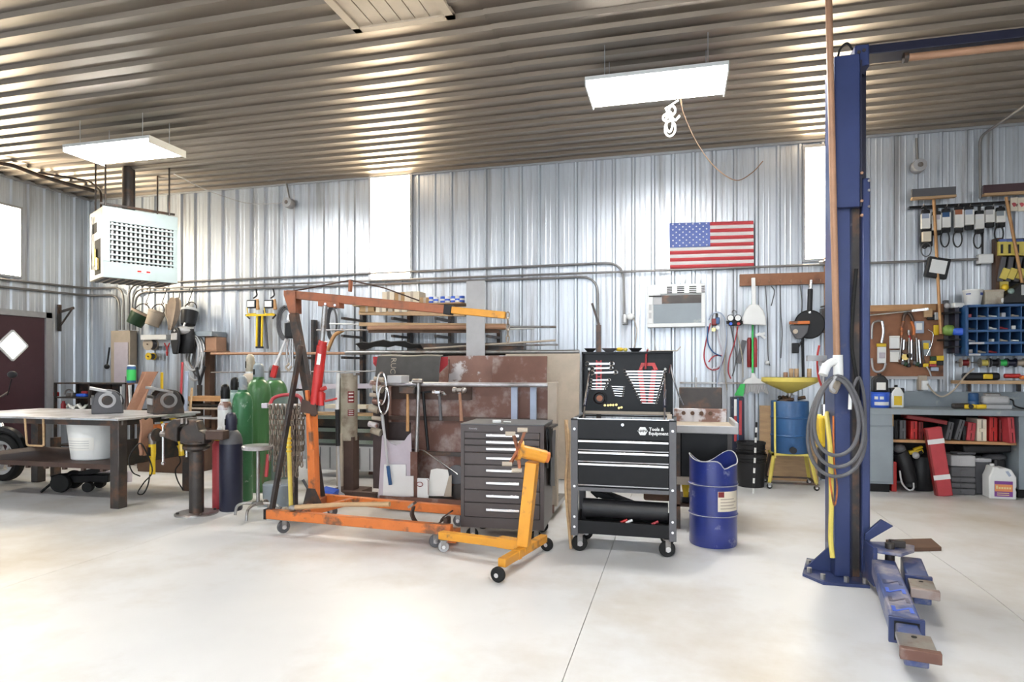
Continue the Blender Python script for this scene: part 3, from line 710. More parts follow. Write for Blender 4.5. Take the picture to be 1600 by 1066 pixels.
for s in (-1, 1):
    m_ = B().tube([(XW - .36, wy + s * .3, 1.08), (XW - .31, wy + s * .32, 1.30)], .007, 6).build('mirror_stalk', 'black_paint', t)
    B().sphere((XW - .30, wy + s * .32, 1.36), .07, 12, (1.3, .35, .7)).build('mirror', 'black_plastic', m_, smooth=True)
B().sphere((XW - .62, wy, .86), .2, 16, (1.35, .7, .62)).build('fuel_tank', 'black_paint', t, smooth=True)
B().sphere((XW - 1.10, wy, .80), .2, 16, (1.5, .65, .35)).build('seat', 'rubber', t, smooth=True)
B().mm((XW - .95, wy - .15, .30), (XW - .50, wy + .15, .66)).build('engine', 'steel_raw', t, bevel=.03)
B().bar((XW - .33, wy, .92), (XW - 1.0, wy, .40), .06, .06).bar((XW - 1.0, wy, .40), (XW - 1.42, wy, .30), .16, .05).build('frame', 'black_paint', t)
B().tube(spline([(XW - .55, wy - .18, .45), (XW - .6, wy - .2, .25), (XW - 1.0, wy - .2, .22), (XW - 1.6, wy - .2, .34)]), .04, 10).build('exhaust', 'chrome', t, smooth=True)
# trailer tongue / ramp bar under the table by the wheel
a, c = G(8, 722, .33), G(120, 706, .42)
tag(B().bar(W(5, 724, 6.75), W(100, 706, 6.75), .04, .05).mm((W(84, 706, 6.75).x, 6.70, 0), (W(90, 706, 6.75).x, 6.80, .52)).mm((W(20, 706, 6.75).x, 6.70, 0), (W(26, 706, 6.75).x, 6.80, .40)).build('steel_trestle', 'steel_dark'), 'black steel trestle bar behind the welding table legs', 'trestle')

# floor jack under the table
c = G(128, 766); t = thing('floor_jack', 'black floor jack with wheels under the welding table', 'jack', (c.x, c.y, 0), math.radians(20))
for x, r in ((-.16, .11), (.14, .06)):
    for y in (-.13, .13): B().lathe([(.02, -.035), (r * .92, -.035), (r, 0), (r * .92, .035), (.02, .035)], (x, y, r), 24, 'Y').build('wheel', 'rubber', t, world=False, smooth=True)
B().mm((-.30, -.09, .10), (.34, .09, .19)).build('chassis', 'black_paint', t, world=False, bevel=.01)
B().bar((-.1, 0, .18), (.30, 0, .26), .08, .06).build('lift_arm', 'black_paint', t, world=False)
B().cyl((.30, 0, .26), (.30, 0, .29), .06).build('saddle', 'steel_dark', t, world=False)
p0, p1 = G(97, 742, .2), G(64, 769, .01)
B().tube([p0 + Vector((.12, .1, .02)), p0, p1], .014, 8).build('handle', 'black_paint', t)

# angle grinders hanging on the table end
XE = TX1 + .03
def grinder(p, tilt, label, s=1.0, cord=None):
    t = thing('angle_grinder', label, 'angle grinder', p); R = Matrix.Rotation(math.radians(tilt), 4, 'X')
    b = B(); b.m = R; b.tube([(0, 0, -.02), (0, 0, -.12), (0, .005, -.20), (0, 0, -.34 * s)], [.036, .036, .026, .030], 12); b.build('body', 'yellow', t, world=False, smooth=True)
    b = B(); b.m = R; b.tube([(0, 0, -.02), (0, 0, .07)], [.036, .042], 12); b.sphere((0, 0, .07), .042, 12); b.build('gear_head', 'steel_raw', t, world=False, smooth=True)
    b = B(); b.m = R; b.lathe([(.02, 0), (.072, 0), (.072, .02), (.02, .03)], (.045, 0, .08), 20, 'X'); b.build('disc_guard', 'steel_dark', t, world=False, smooth=True)
    b = B(); b.m = R; b.tube([(-.03, 0, .06), (-.14, -.02, .03)], [.012, .018], 10); b.build('side_handle', 'black_plastic', t, world=False, smooth=True)
    b = B(); b.m = R; b.mm((-.02, -.045, -.14), (.012, -.03, -.05)); b.build('switch', 'black_plastic', t, world=False)
    if cord: B().tube(spline(cord), .007, 6).build('cord', 'rubber', t, smooth=True)
    return t
p = Vector((XE + .05, W(217, 700, 5.62).y, .64))
pg = W(216, 715, 5.50); pg.x = TX1 + .10
grinder(Vector((TX1 + .12, 5.62, .66)), 0, 'yellow angle grinder with a looped cord hanging lowest on the table end', 1.0,
        [(TX1 + .09, 5.62, .32), (TX1 + .08, 5.60, .20), (TX1 + .06, 5.56, .12), (TX1 + .05, 5.50, .14), (TX1 + .08, 5.55, .24), (TX1 + .14, 5.60, .36), (TX1 + .12, 5.52, .60), (TX1 + .10, 5.46, .66), (TX1 + .06, 5.38, .52), (TX1 + .08, 5.40, .38), (TX1 + .1, 5.48, .32)])
grinder(Vector((TX1 + .12, 5.97, .73)), 14, 'smaller yellow angle grinder hanging beside the vise', .8,
        [(TX1 + .07, 6.05, .47), (TX1 + .06, 6.08, .38), (TX1 + .05, 6.02, .30), (TX1 + .06, 6.04, .18), (TX1 + .06, 6.12, .06)])
B_ = B().mm((TX1 - .035, 5.72, .70), (TX1 - .02, 6.31, .83)).build('orange_backboard', 'orange_paint'); tag(B_, 'orange panel on the welding table end behind the grinders', 'panel')
tag(B().tube([(TX1 + .02, 6.22, .78), (TX1 + .03, 6.21, .42)], .012, 8).build('pry_bar', 'chrome', smooth=True), 'bright steel bar hanging on the table end', 'bar')
a = B().bar((TX1 + .0, 5.9, .895), (TX1 - .02, 6.38, .90), .05, .02).build('steel_strip', 'steel_top'); tag(a, 'bright steel strip tucked under the table top edge', 'steel strip')
tag(B().bar((TX1 - .03, 6.02, .885), (TX1 + .04, 6.12, .84), .02, .03).build('marker', 'yellow', bevel=.004), 'yellow pencil shaped marker under the table edge', 'marker')
# pinkish steel angle frame behind the vise on the floor
a = G(268, 734); tag(B().mm((a.x - .30, 6.62, .0), (a.x + .25, 6.68, .13)).mm((a.x + .0, 6.60, .13), (a.x + .06, 6.7, .27)).build('steel_angle', 'lavender', bevel=.004), 'pale pink steel angle piece on the floor behind the vise', 'steel angle')

# ================================================================ pedestal vise
c = G(307, 803); t = thing('bench_vise', 'large grey bench vise on a pipe pedestal with a round base', 'vise', (c.x, c.y, 0), math.radians(12))
B().lathe([(.20, 0), (.20, .012), (.19, .018), (.001, .018)], n=40).build('base_plate', 'steel_raw', t, world=False, smooth=True)
for q in (40, 130, 220, 310): B().cyl((.17 * math.cos(math.radians(q)), .17 * math.sin(math.radians(q)), .018), (.17 * math.cos(math.radians(q)), .17 * math.sin(math.radians(q)), .035), .014, n=6).build('bolt', 'steel_dark', t, world=False)
B().cyl((0, 0, .018), (0, 0, .66), .068, n=28).build('pedestal_pipe', 'steel_dark', t, world=False, smooth=True)
B().lathe([(.07, .62), (.125, .65), (.125, .675), (.10, .69), (.12, .70), (.12, .72)], n=32).build('swivel_base', 'steel_dark', t, world=False, smooth=True)
B().cyl((-.11, -.08, .63), (-.11, -.08, .70), .015, n=6).build('lock_bolt', 'brass', t, world=False)
B().prism([(-.13, .70), (.12, .70), (.12, .80), (.06, .83), (.03, .93), (-.05, .94), (-.05, .90), (-.10, .88), (-.13, .82)], -.075, .075).build('fixed_jaw_body', 'steel_dark', t, world=False, bevel=.012)
B().mm((.12, -.065, .74), (.30, .065, .83)).build('slide', 'rust_dark', t, world=False, bevel=.008)
B().prism([(-.28, .76), (-.15, .72), (-.15, .86), (-.10, .90), (-.10, .95), (-.20, .945), (-.27, .88)], -.085, .085).build('moving_jaw', 'steel_dark', t, world=False, bevel=.012)
B().mm((-.11, -.09, .90), (-.085, .09, .955)).mm((-.06, -.09, .90), (-.045, .09, .955)).build('jaw_insert', 'steel_raw', t, world=False)
B().cyl((-.36, 0, .79), (-.26, 0, .79), .03, n=16).build('screw', 'steel_raw', t, world=False, smooth=True)
B().cyl((-.34, 0, .88), (-.34, 0, .50), .012, n=10).sphere((-.34, 0, .88), .02, 8).sphere((-.34, 0, .50), .02, 8).build('handle', 'chrome', t, world=False, smooth=True)

# ================================================================ gas cylinders
def cylinder(px, Y, py_top_body, py_cap, rpx, body, cap, label, shoulder=None, foot=None, capr=.45):
    c = W(px, 700, Y); mpx = M(px, Y); r = rpx * mpx; zb = EYE - (py_top_body - HOR) * mpx; zc = EYE - (py_cap - HOR) * mpx
    t = thing('gas_cylinder', label, 'gas cylinder', (c.x, Y, 0), random.uniform(-.8, .2), 'gas cylinders beside the vise')
    sh = min(r * 1.3, .22)
    prf = [(r * .93, 0), (r, .015), (r, zb - sh)] + [(r * (.30 + .70 * math.cos(math.radians(q))), zb - sh + sh * math.sin(math.radians(q))) for q in (20, 40, 60, 75, 88)]
    if shoulder:
        B().lathe(prf[:3] + [(r, zb - sh)], n=32).build('body', body, t, world=False, smooth=True)
        B().lathe([(r, zb - sh)] + prf[3:], n=32).build('shoulder', shoulder, t, world=False, smooth=True)
    else: B().lathe(prf, n=32).build('body', body, t, world=False, smooth=True)
    cr = r * capr if r > .07 else r * .6; cr = max(cr, .04); h = zc - zb
    B().lathe([(cr * 1.02, 0), (cr * 1.02, .03)], (0, 0, zb - .01), 24).build('neck_ring', body, t, world=False, smooth=True)
    cp = B().lathe([(cr * .96, 0), (cr, .01), (cr, h * .6), (cr * .92, h * .8), (cr * .68, h * .94), (cr * .3, h), (.001, h)], (0, 0, zb + .005), 24).build('valve_cap', cap, t, world=False, smooth=True)
    for q in (-80, 100):
        dx, dy = math.cos(math.radians(q)), math.sin(math.radians(q))
        B().box((cr * dx, cr * dy, zb + h * .45), (.01, cr * .42, h * .36), math.radians(q)).build('cap_slot', 'dark_hole', cp, world=False)
    return t
cylinder(404, 6.55, 592, 568, 18.5, 'green_smooth', 'grey_paint', 'tall smooth green gas cylinder with a grey cap')
cylinder(379, 6.05, 612, 588, 15, 'green_paint', 'grey_paint', 'shorter scuffed green gas cylinder with a grey cap')
cylinder(429, 7.0, 593, 571, 20, 'teal_grey', 'grey_plastic', 'grey green gas cylinder behind the tall green one', 'green_smooth')
cylinder(391, 7.2, 583, 554, 15, 'white_plastic', 'cream_pipe', 'whitish gas cylinder with a rusty green cap at the back', 'beige')
cylinder(367, 6.75, 612, 590, 11, 'teal_grey', 'black_paint', 'slim gas cylinder with a black cap behind the scuffed green one', capr=.6)
cylinder(352, 6.0, 626, 601, 11, 'white_plastic', 'black_paint', 'white gas cylinder with a rusty shoulder and black cap', 'rust_pale', capr=.62)
cylinder(361, 5.60, 671, 645, 17, 'navy_paint', 'navy_paint', 'dark navy gas cylinder with a dark cap beside the vise', 'grey_plastic', capr=.5)
c = G(333, 797); t = thing('red_cylinder', 'slim red cylinder with a yellow collar behind the vise', 'cylinder', (c.x, c.y + .10, 0))
B().lathe([(.070, 0), (.073, .01), (.073, .66), (.05, .70)], n=28).build('body', 'pink_red', t, world=False, smooth=True)
B().lathe([(.05, .70), (.055, .705), (.055, .76), (.03, .78)], n=24).build('collar', 'yellow', t, world=False, smooth=True)
B().lathe([(.03, .78), (.035, .80), (.02, .84)], n=20).build('valve', 'white_plastic', t, world=False, smooth=True)

# stool
c = G(403, 808); t = thing('shop_stool', 'round topped steel stool beside the gas cylinders', 'stool', (c.x, c.y, 0))
B().lathe([(.12, .655), (.145, .66), (.15, .69), (.14, .70), (.001, .70)], n=36).build('seat', 'steel_top', t, world=False, smooth=True)
B().cyl((0, 0, .13), (0, 0, .655), .017, n=14).build('stem', 'steel_raw', t, world=False, smooth=True)
B().lathe([(.06, .12), (.065, .13), (.05, .15)], n=24).build('collar', 'steel_raw', t, world=False, smooth=True)
for q in (190, 280, 10, 100):
    dx, dy = math.cos(math.radians(q)), math.sin(math.radians(q))
    B().tube(spline([(0.03 * dx, .03 * dy, .13), (.14 * dx, .14 * dy, .13), (.21 * dx, .21 * dy, .10), (.23 * dx, .23 * dy, .015)]), .014, 8).build('leg', 'steel_raw', t, world=False, smooth=True)

# ================================================================ chain rack with chains
YCH = 5.55
c = W(447, 780, YCH)
t = thing('chain_rack', 'steel rack post with a curved pink arm holding the chains', 'rack', (c.x, YCH + .12, 0))
tp = W(447, 618, YCH)
B().mm((c.x - .03, YCH + .10, 0), (c.x + .03, YCH + .16, tp.z)).build('post', 'steel_dark', t)
B().mm((c.x - .1, YCH + .04, 0), (c.x + .1, YCH + .24, .02)).build('base_plate', 'steel_dark', t)
B().tube(spline([W(421, 634, YCH - .06), W(428, 622, YCH), W(447, 617, YCH + .06), W(468, 620, YCH), W(476, 640, YCH - .04)]), .018, 10).build('arm', 'pink_red', t, smooth=True)
B().tube([W(416, 634, YCH - .06), W(476, 634, YCH - .06)], .020, 10).build('cross_bar', 'steel_raw', t, smooth=True)
B().bar(W(411, 634, YCH - .06), W(420, 634, YCH - .06), .06, .05).build('bar_end', 'lavender', t, bevel=.006)
# the chains: each chain is a thing whose links are its parts
lk = B(); s_, r_l = .016, .0052
lk.tube([(s_ * .62 * math.cos(q), 0, s_ * (1.0 if math.sin(q) >= 0 else -1.0) * .6 + s_ * .8 * math.sin(q)) for q in [2 * math.pi * j / 10 for j in range(10)]], r_l, 5, closed=True)
link_mesh = None
def chain(pts, label, scale=1.0, mat_='chain_metal'):
    global link_mesh
    P = [Vector(p) for p in pts]; seg = []; step = .040 * scale
    # resample
    out = [P[0]]; acc = 0
    for a, b in zip(P, P[1:]):
        L = (b - a).length; s = step - acc
        while s <= L: out.append(a + (b - a) * (s / L)); s += step
        acc = L - (s - step)
    t = thing('chain', label, 'chain', P[0], 0, 'chains hung on the rack')
    for i in range(len(out) - 1):
        mid = (out[i] + out[i + 1]) / 2; dr = (out[i + 1] - out[i]).normalized()
        if link_mesh is None:
            o = lk.build('link', mat_, t, world=False, smooth=True); link_mesh = o.data
        else: o = bpy.data.objects.new('link', link_mesh); COL.objects.link(o); o.parent = t
        q = dr.to_track_quat('Z', 'Y')
        o.rotation_mode = 'QUATERNION'; o.rotation_quaternion = q @ Matrix.Rotation(math.pi / 2 * (i % 2), 3, 'Z').to_quaternion()
        o.location = mid - P[0]; o.scale = (scale,) * 3
lbls = ['chain hanging nearest the pink arm end', 'second chain strand with a long drop on the rack', 'chain strand hanging beside the dark brace', 'chain strand hanging left of the yellow hammer handle', 'chain strand hanging behind the yellow hammer handle', 'chain strand hanging right of the yellow hammer handle', 'last chain strand on the rack beside the orange mast', 'long chain reaching nearly to the floor beside the hammer']
for i, (px, b0) in enumerate(((422, 722), (428, 738), (434, 730), (441, 752), (448, 748), (456, 770), (464, 748), (471, 732))):
    y = YCH - .105 - .012 * (i % 2); r_ = random.Random(i)
    chain([W(px, 632, y), W(px + r_.uniform(-1, 1), 660, y), W(px + r_.uniform(-2, 2), (632 + b0) / 2, y), W(px + r_.uniform(-2, 2), b0, y)], lbls[i], 1.25)
    chain([W(px + 2, 632, y + .10), W(px + 3, 680, y + .09), W(px + 2, b0 - 20, y + .09)], 'back strand of ' + lbls[i], 1.25)
tag(B().tube([W(419, 710, YCH - .1), W(417, 735, YCH - .1), W(416, 745, YCH - .1)], .017, 8).build('strap_end', 'pink_red', smooth=True), 'pink red strap handle hanging below the chains', 'strap')
tag(B().tube([W(437, 740, YCH - .12), W(438, 757, YCH - .12), W(433, 762, YCH - .12), W(431, 756, YCH - .12)], .008, 8).build('chain_hook', 'chrome', smooth=True), 'bright grab hook hanging below the chains', 'hook')
tag(B().lathe([(.15, 0), (.16, .02), (.165, .22), (.15, .24), (.001, .24)], (W(436, 770, 5.95).x, 5.95, 0), 24).build('round_tin', 'grey_paint', smooth=True), 'grey round tin on the floor behind the chains', 'tin')
# coil of steel and junk at the foot
for i, (px, py, m, lab) in enumerate(((436, 790, 'steel_raw', 'flat round steel weight on the floor beside the hammer head'), (445, 790, 'beige', 'upright round weight on the floor beside the hammer head'))):
    c = W(px, py, 5.36); tag(B().lathe([(.05, -.02), (.06, -.015), (.06, .015), (.05, .02)], (c.x, 5.36, .061), 20, 'X').build('weight', m, smooth=True), lab, 'weight')

# sledge hammer and wooden handled axe
c = W(455, 795, 5.28)
t = thing('sledge_hammer', 'sledge hammer with a bright yellow handle standing on its head', 'hammer', (c.x, 5.28, 0))
B().box((0, 0, .06), (.16, .075, .075)).build('head', 'steel_raw', t, world=False, bevel=.012)
B().tube([(0, 0, .09), (-.02, 0, .60), (-.028, .0, .84), (-.03, 0, .90)], [.020, .019, .021, .026], 12).build('handle', 'yellow_dirty', t, world=False, smooth=True)
for z in (.66, .70, .74, .78): B().lathe([(.024, 0), (.026, .008), (.024, .016)], (-.024, 0, z), 12).build('grip_ring', 'yellow', t, world=False, smooth=True)
a, c = W(462, 793, 4.88), W(609, 788, 4.87)
t = thing('wooden_pole', 'long pale wooden tool handle resting across the orange hoist base', 'handle', a)
B().tube([a, (a + c) / 2 + Vector((0, 0, .01)), c], [.022, .019, .021], 10).build('shaft', 'wood_pale', t, smooth=True)
B().sphere(a + Vector((-.03, 0, -.01)), .035, 10, (1.2, .8, .8)).build('ferrule', 'steel_raw', t, smooth=True)

# ================================================================ engine hoist
HN, HFY = 4.90, 5.62          # near and far leg planes
t = thing('engine_hoist', 'orange folding engine hoist with a long boom and red ram', 'engine hoist', (-2.9, 5.25, 0))
A = W(416, 806, HN)
zleg = .17
def hbox(p, q, w, h, m, name, par=t, bev=.005): return B().bar(p, q, w, h).build(name, m, par, bevel=bev)
na, nb_ = Vector((A.x, HN, zleg)), Vector((W(706, 850, 4.85).x, 4.85, zleg - .02))
l1 = hbox(na, nb_, .065, .08, 'orange_paint', 'near_leg')
B().mm((na.x - .004, HN - .036, zleg - .044), (na.x + .02, HN + .036, zleg + .044)).build('leg_end_opening', 'dark_hole', l1)
fa, fb = W(505, 783, HFY), W(722, 800, HFY - .12)
l2 = hbox(Vector((fa.x, HFY, zleg)), Vector((fb.x + .1, HFY - .1, zleg - .02)), .065, .08, 'orange_paint', 'far_leg')
mb = W(492, 800, 5.28); mb.z = .13
hbox(Vector((na.x + .30, HN, zleg)), Vector((fa.x + .02, HFY, zleg)), .06, .07, 'orange_worn', 'base_cross_beam')
hbox(Vector((na.x + .32, HN + .05, zleg)), Vector((fa.x + .35, HFY, zleg)), .05, .06, 'orange_paint', 'base_cross_beam')
YM = 5.28
mt_, mbot = W(457, 470, YM), W(492, 806, YM)
# mast: lower orange box, upper dark box
k1 = W(487, 640, YM); k0 = mbot.copy(); k0.z = .14
hbox(k0, k1, .075, .085, 'orange_paint', 'mast_lower'); hbox(k1, W(459, 490, YM), .07, .075, 'steel_dark', 'mast_upper')
B().prism([(k0.x - .10, .15), (k0.x + .13, .15), (k0.x + .03, .34), (k0.x - .05, .34)], YM - .055, YM - .045).build('mast_gusset', 'steel_dark', t)
hbox(W(492, 626, YM - .06), W(488, 650, YM - .06), .03, .07, 'rust_dark', 'ram_clevis')
# rear braces
for s, yy in ((0, HN + .02), (1, HFY - .06)):
    top = W(470, 540, YM - .05 + .1 * s); bot = Vector((W(419, 806, HN).x + .02 + .12 * s, yy, .18))
    hbox(bot, top, .035, .045, 'steel_dark', 'rear_brace')
# front struts that hold the mast (dark pair) and the lower orange strut
hbox(W(487, 700, YM + .10), W(500, 790, HFY - .02), .03, .03, 'black_paint', 'side_strut'); hbox(W(480, 610, YM - .07), W(488, 702, YM - .07), .03, .04, 'orange_paint', 'side_strut')
# mast head, boom
hd = W(456, 472, YM)
B().prism([(W(448, 0, YM).x, W(448, 455, YM).z), (W(466, 0, YM).x, W(466, 456, YM).z), (W(467, 0, YM).x, W(467, 490, YM).z), (W(457, 0, YM).x, W(457, 491, YM).z), (W(448, 0, YM).x, W(448, 462, YM).z)], YM - .05, YM - .042).build('head_plate', 'orange_worn', t, bevel=.003)
B().prism([(W(448, 0, YM).x, W(448, 455, YM).z), (W(466, 0, YM).x, W(466, 456, YM).z), (W(467, 0, YM).x, W(467, 490, YM).z), (W(457, 0, YM).x, W(457, 491, YM).z), (W(448, 0, YM).x, W(448, 462, YM).z)], YM + .042, YM + .05).build('head_plate', 'orange_worn', t, bevel=.003)
b0, b1, b2 = W(450, 460, YM), W(698, 484, YM), W(790, 493, YM)
bo = hbox(b0, b1, .075, .075, 'orange_worn', 'boom_outer'); bi = hbox(b1 - (b1 - b0) * .05, b2, .06, .06, 'amber_paint', 'boom_inner')
hbox(b1 - (b2 - b1) * .03, b1 + (b2 - b1) * .10, .085, .085, 'black_plastic', 'boom_clamp')
B().prism([(W(501, 0, YM).x, W(501, 470, YM).z), (W(534, 0, YM).x, W(534, 473, YM).z), (W(534, 0, YM).x, W(534, 482, YM).z), (W(501, 0, YM).x, W(501, 479, YM).z)], YM - .048, YM + .048).build('ram_bracket', 'orange_worn', t, bevel=.004)
for px, py in ((508, 475), (523, 477)): B().cyl(W(px, py, YM - .06), W(px, py, YM + .06), .011, n=8).build('pin', 'chrome', t)
# support wire and upright on the boom
hbox(W(547, 456, YM), W(548, 438, YM), .025, .04, 'orange_worn', 'boom_post')
B().tube([W(450, 456, YM), W(480, 451, YM), W(548, 438, YM), W(600, 450, YM), W(655, 470, YM)], .007, 6).build('boom_stay', 'rust_dark', t)
# ram
B().tube([W(492, 632, YM - .06), W(503, 540, YM - .06)], .046, 20).build('ram_cylinder', 'red_paint', t, smooth=True)
B().tube([W(503, 540, YM - .06), W(505, 533, YM - .06)], .040, 20).build('ram_gland', 'red_paint', t, smooth=True)
B().tube([W(503, 540, YM - .06), W(508, 478, YM - .05)], .023, 14).build('ram_rod', 'steel_raw', t, smooth=True)
lb = B().bar(W(497, 570, YM - .1085), W(499.5, 553, YM - .1085), .035, .004, (0, 1, 0)).build('ram_sticker', 'paper', t)
B().mm(W(501, 614, YM - .11), W(509, 626, YM - .05)).build('pump_block', 'red_paint', t, bevel=.006)
B().cyl(W(502, 634, YM - .1), W(502, 612, YM - .1), .025, n=14).cyl(W(502, 609, YM - .1), W(509, 606, YM - .1), .02, n=12).build('pump', 'red_paint', t, smooth=True)
B().tube([W(508, 627, YM - .1), W(526, 623, YM - .1)], .010, 8).build('pump_lever', 'red_paint', t)
B().prism([(k1.x - .06, k1.z - .02), (k1.x + .12, k1.z - .04), (k1.x + .10, k1.z + .06), (k1.x - .04, k1.z + .10)], YM - .10, YM - .085).build('ram_foot', 'rust_dark', t)
# casters
def caster(t, p, r=.045, name='caster', m='grey_plastic', w=.035, turn=0):
    p = Vector(p); R3 = Matrix.Rotation(turn, 4, 'Z')
    b = B(); b.m = Matrix.Translation(p) @ R3; b.lathe([(r * .3, -w / 2), (r * .9, -w / 2), (r, -w * .3), (r, w * .3), (r * .9, w / 2), (r * .3, w / 2)], (0, 0, r), 24, 'Y'); wh = b.build(name, m, t, smooth=True)
    b = B(); b.m = Matrix.Translation(p) @ R3; b.mm((-.02, -w / 2 - .008, r * .7), (.02, -w / 2 - .003, r * 2.15)).mm((-.02, w / 2 + .003, r * .7), (.02, w / 2 + .008, r * 2.15)).mm((-.03, -w / 2 - .008, r * 2.1), (.03, w / 2 + .008, r * 2.25)); b.build('caster_fork', 'steel_raw', wh)
    b = B(); b.m = Matrix.Translation(p) @ R3; b.cyl((0, -w / 2 - .012, r), (0, w / 2 + .012, r), r * .35, n=12); b.build('hub', 'chrome', wh, smooth=True)
    return wh
for px, py in ((443, 833),): caster(t, G(px, py), .055, turn=.9)
caster(t, Vector((nb_.x - .14, nb_.y - .0, 0)), .052, turn=.5)
caster(t, Vector((fb.x - .05, HFY - .07, 0)), .052); caster(t, Vector((fa.x + .1, HFY, 0)), .052)
B().mm((nb_.x - .10, nb_.y + .04, .03), (nb_.x + .02, nb_.y + .16, .13)).build('leg_toe', 'orange_paint', t, bevel=.004)
# chain and hook at the boom tip
for i in range(5):
    o = bpy.data.objects.new('link', link_mesh); COL.objects.link(o); o.parent = t; o.scale = (1.3,) * 3
    o.location = b2 + Vector((.02, 0, -.0 - .05 * i)) - t.location; o.rotation_euler = (0, 0, math.pi / 2 * (i % 2) + .4)
# hanging white handle (pull chain / tag) near mast: come-along with red grip
t = thing('chain_hoist', 'small lever chain hoist hanging behind the orange hoist mast', 'chain hoist', W(452, 520, 5.85))
B().box(W(454, 516, 5.85), (.10, .09, .17)).build('housing', 'black_plastic', t, bevel=.02)
B().tube(spline([W(453, 488, 5.85), W(450, 498, 5.85), W(453, 508, 5.85)]), .014, 8).build('top_hook', 'chrome', t, smooth=True)
B().tube([W(447, 530, 5.82), W(430, 571, 5.82)], .014, 8).build('lever', 'white_plastic', t, smooth=True)
B().bar(W(431, 571, 5.82), W(426, 590, 5.82), .06, .03, (0, 1, 0)).build('grip', 'red_paint', t, bevel=.006)
for k, (dx, e) in enumerate(((-2, 572), (2, 566), (5, 574))):
    B().tube(spline([W(452 + dx, 530, 5.85), W(450 + dx + k, 550, 5.85), W(452 + dx, e, 5.85)]), .011, 6).build('chain_fall', 'steel_raw', t, smooth=True)
B().tube(spline([W(452, 568, 5.84), W(447, 574, 5.84), W(451, 579, 5.84), W(456, 572, 5.84)]), .012, 8).build('bottom_hook', 'beige', t, smooth=True)
B().tube([W(453, 488, 5.85), W(460, 476, 5.45)], .006, 6).build('hang_wire', 'steel_dark', t)

# ================================================================ material rack on the back wall
YR = 8.35
t = thing('pipe_rack', 'wall rack of steel uprights and arms holding bar stock', 'rack', W(680, 600, 8.9))
for px in (490, 566, 640, 704, 780, 845):
    a = W(px, {490: 500, 780: 512, 845: 548}.get(px, 470), 8.9)
    B().mm((a.x - .025, 8.86, 0), (a.x + .025, 8.968, a.z)).build('upright', 'steel_dark', t)
    for py in (494, 520, 552, 600, 640):
        z = W(px, py, 8.9).z
        if (px in (490, 845) and py < 540) or (px == 780 and py < 500): continue
        B().mm((a.x - .02, 8.30, z - .095), (a.x + .02, 8.87, z - .06)).build('arm', 'steel_dark', t)
def bars(lst, grp):
    for (x0, y0, x1, y1, Y, r, m, lab, kind) in lst:
        a, c = W(x0, y0, Y), W(x1, y1, Y)
        b = B().tube([a, c], r, 10) if kind == 'r' else B().bar(a, c, r * (3 if kind == 'f' else 2), r * 2)
        tag(b.build('metal_pipe' if kind == 'r' else ('plank' if m.startswith('wood') else 'metal_bar'), m, smooth=(kind == 'r')), lab, 'pipe' if kind == 'r' else ('plank' if m.startswith('wood') else 'metal bar'), grp)
bars([(563, 489, 728, 491, 8.42, .030, 'wood_pale', 'pale wooden shelf plank under the cartons', 'f'),
      (563, 507, 790, 509, 8.47, .026, 'wood_pale', 'long pale plank above the copper coloured pipe', 'f'),
      (575, 513, 792, 511, 8.335, .036, 'copper_pipe', 'long brown pipe lying under the pale plank', 'r'),
      (577, 518, 780, 518, 8.50, .02, 'wood_dark', 'dark plank lying lowest on the middle rack arm', 'f'),
      (495, 516, 575, 516, 8.40, .014, 'steel_raw', 'thin bright rod sticking out towards the hoist', 'r'),
      (515, 506, 560, 507, 8.50, .012, 'white_plastic', 'thin white rod sticking out towards the hoist', 'r'),
      (790, 511, 869, 511, 8.36, .016, 'steel_raw', 'upper thin bar end sticking out past the plate', 'r'),
      (760, 516, 836, 513, 8.50, .012, 'white_plastic', 'thin white rod end sticking out past the plate', 'r'),
      (640, 543, 820, 541, 8.58, .05, 'steel_dark', 'thick dark angle bar on the lower rack arm', 'f'),
      (662, 545, 868, 532, 8.36, .014, 'beige', 'slanting pale rod across the dark angle bars', 'r'),
      (740, 540, 872, 539, 8.38, .012, 'steel_raw', 'thin grey rod end above the dark angle bar', 'r'),
      (330, 553, 620, 552, 8.42, .022, 'copper_pipe', 'long rust coloured pipe behind the gas cylinders', 'r'),
      (540, 551, 905, 550, 8.34, .030, 'steel_raw', 'long grey pipe along the lower rack arms', 'r'),
      (600, 554.5, 845, 551.5, 8.46, .030, 'steel_dark', 'long dark pipe along the lower rack arms', 'r'),
      (330, 582, 620, 580, 8.36, .010, 'steel_raw', 'thin grey rod stretched behind the gas cylinders', 'r'),
      (470, 604, 620, 603, 8.50, .035, 'lavender', 'pale thick bar behind the white post', 'f')], 'bar stock on the wall rack')
# crumpled dark sheet on the rack
rows = [[W(555 + 100 * j / 9, 537 + 8 * i / 3 - 5 * math.sin(j * .35), 8.34) + Vector((0, .05 * i, .015 * math.sin(j * 2.1 + i))) for j in range(10)] for i in range(4)]
tag(B().sheet(rows, .01).build('rubber_sheet', 'rubber_mat', smooth=True), 'dark crumpled rubber sheet on the rack arms', 'rubber sheet')
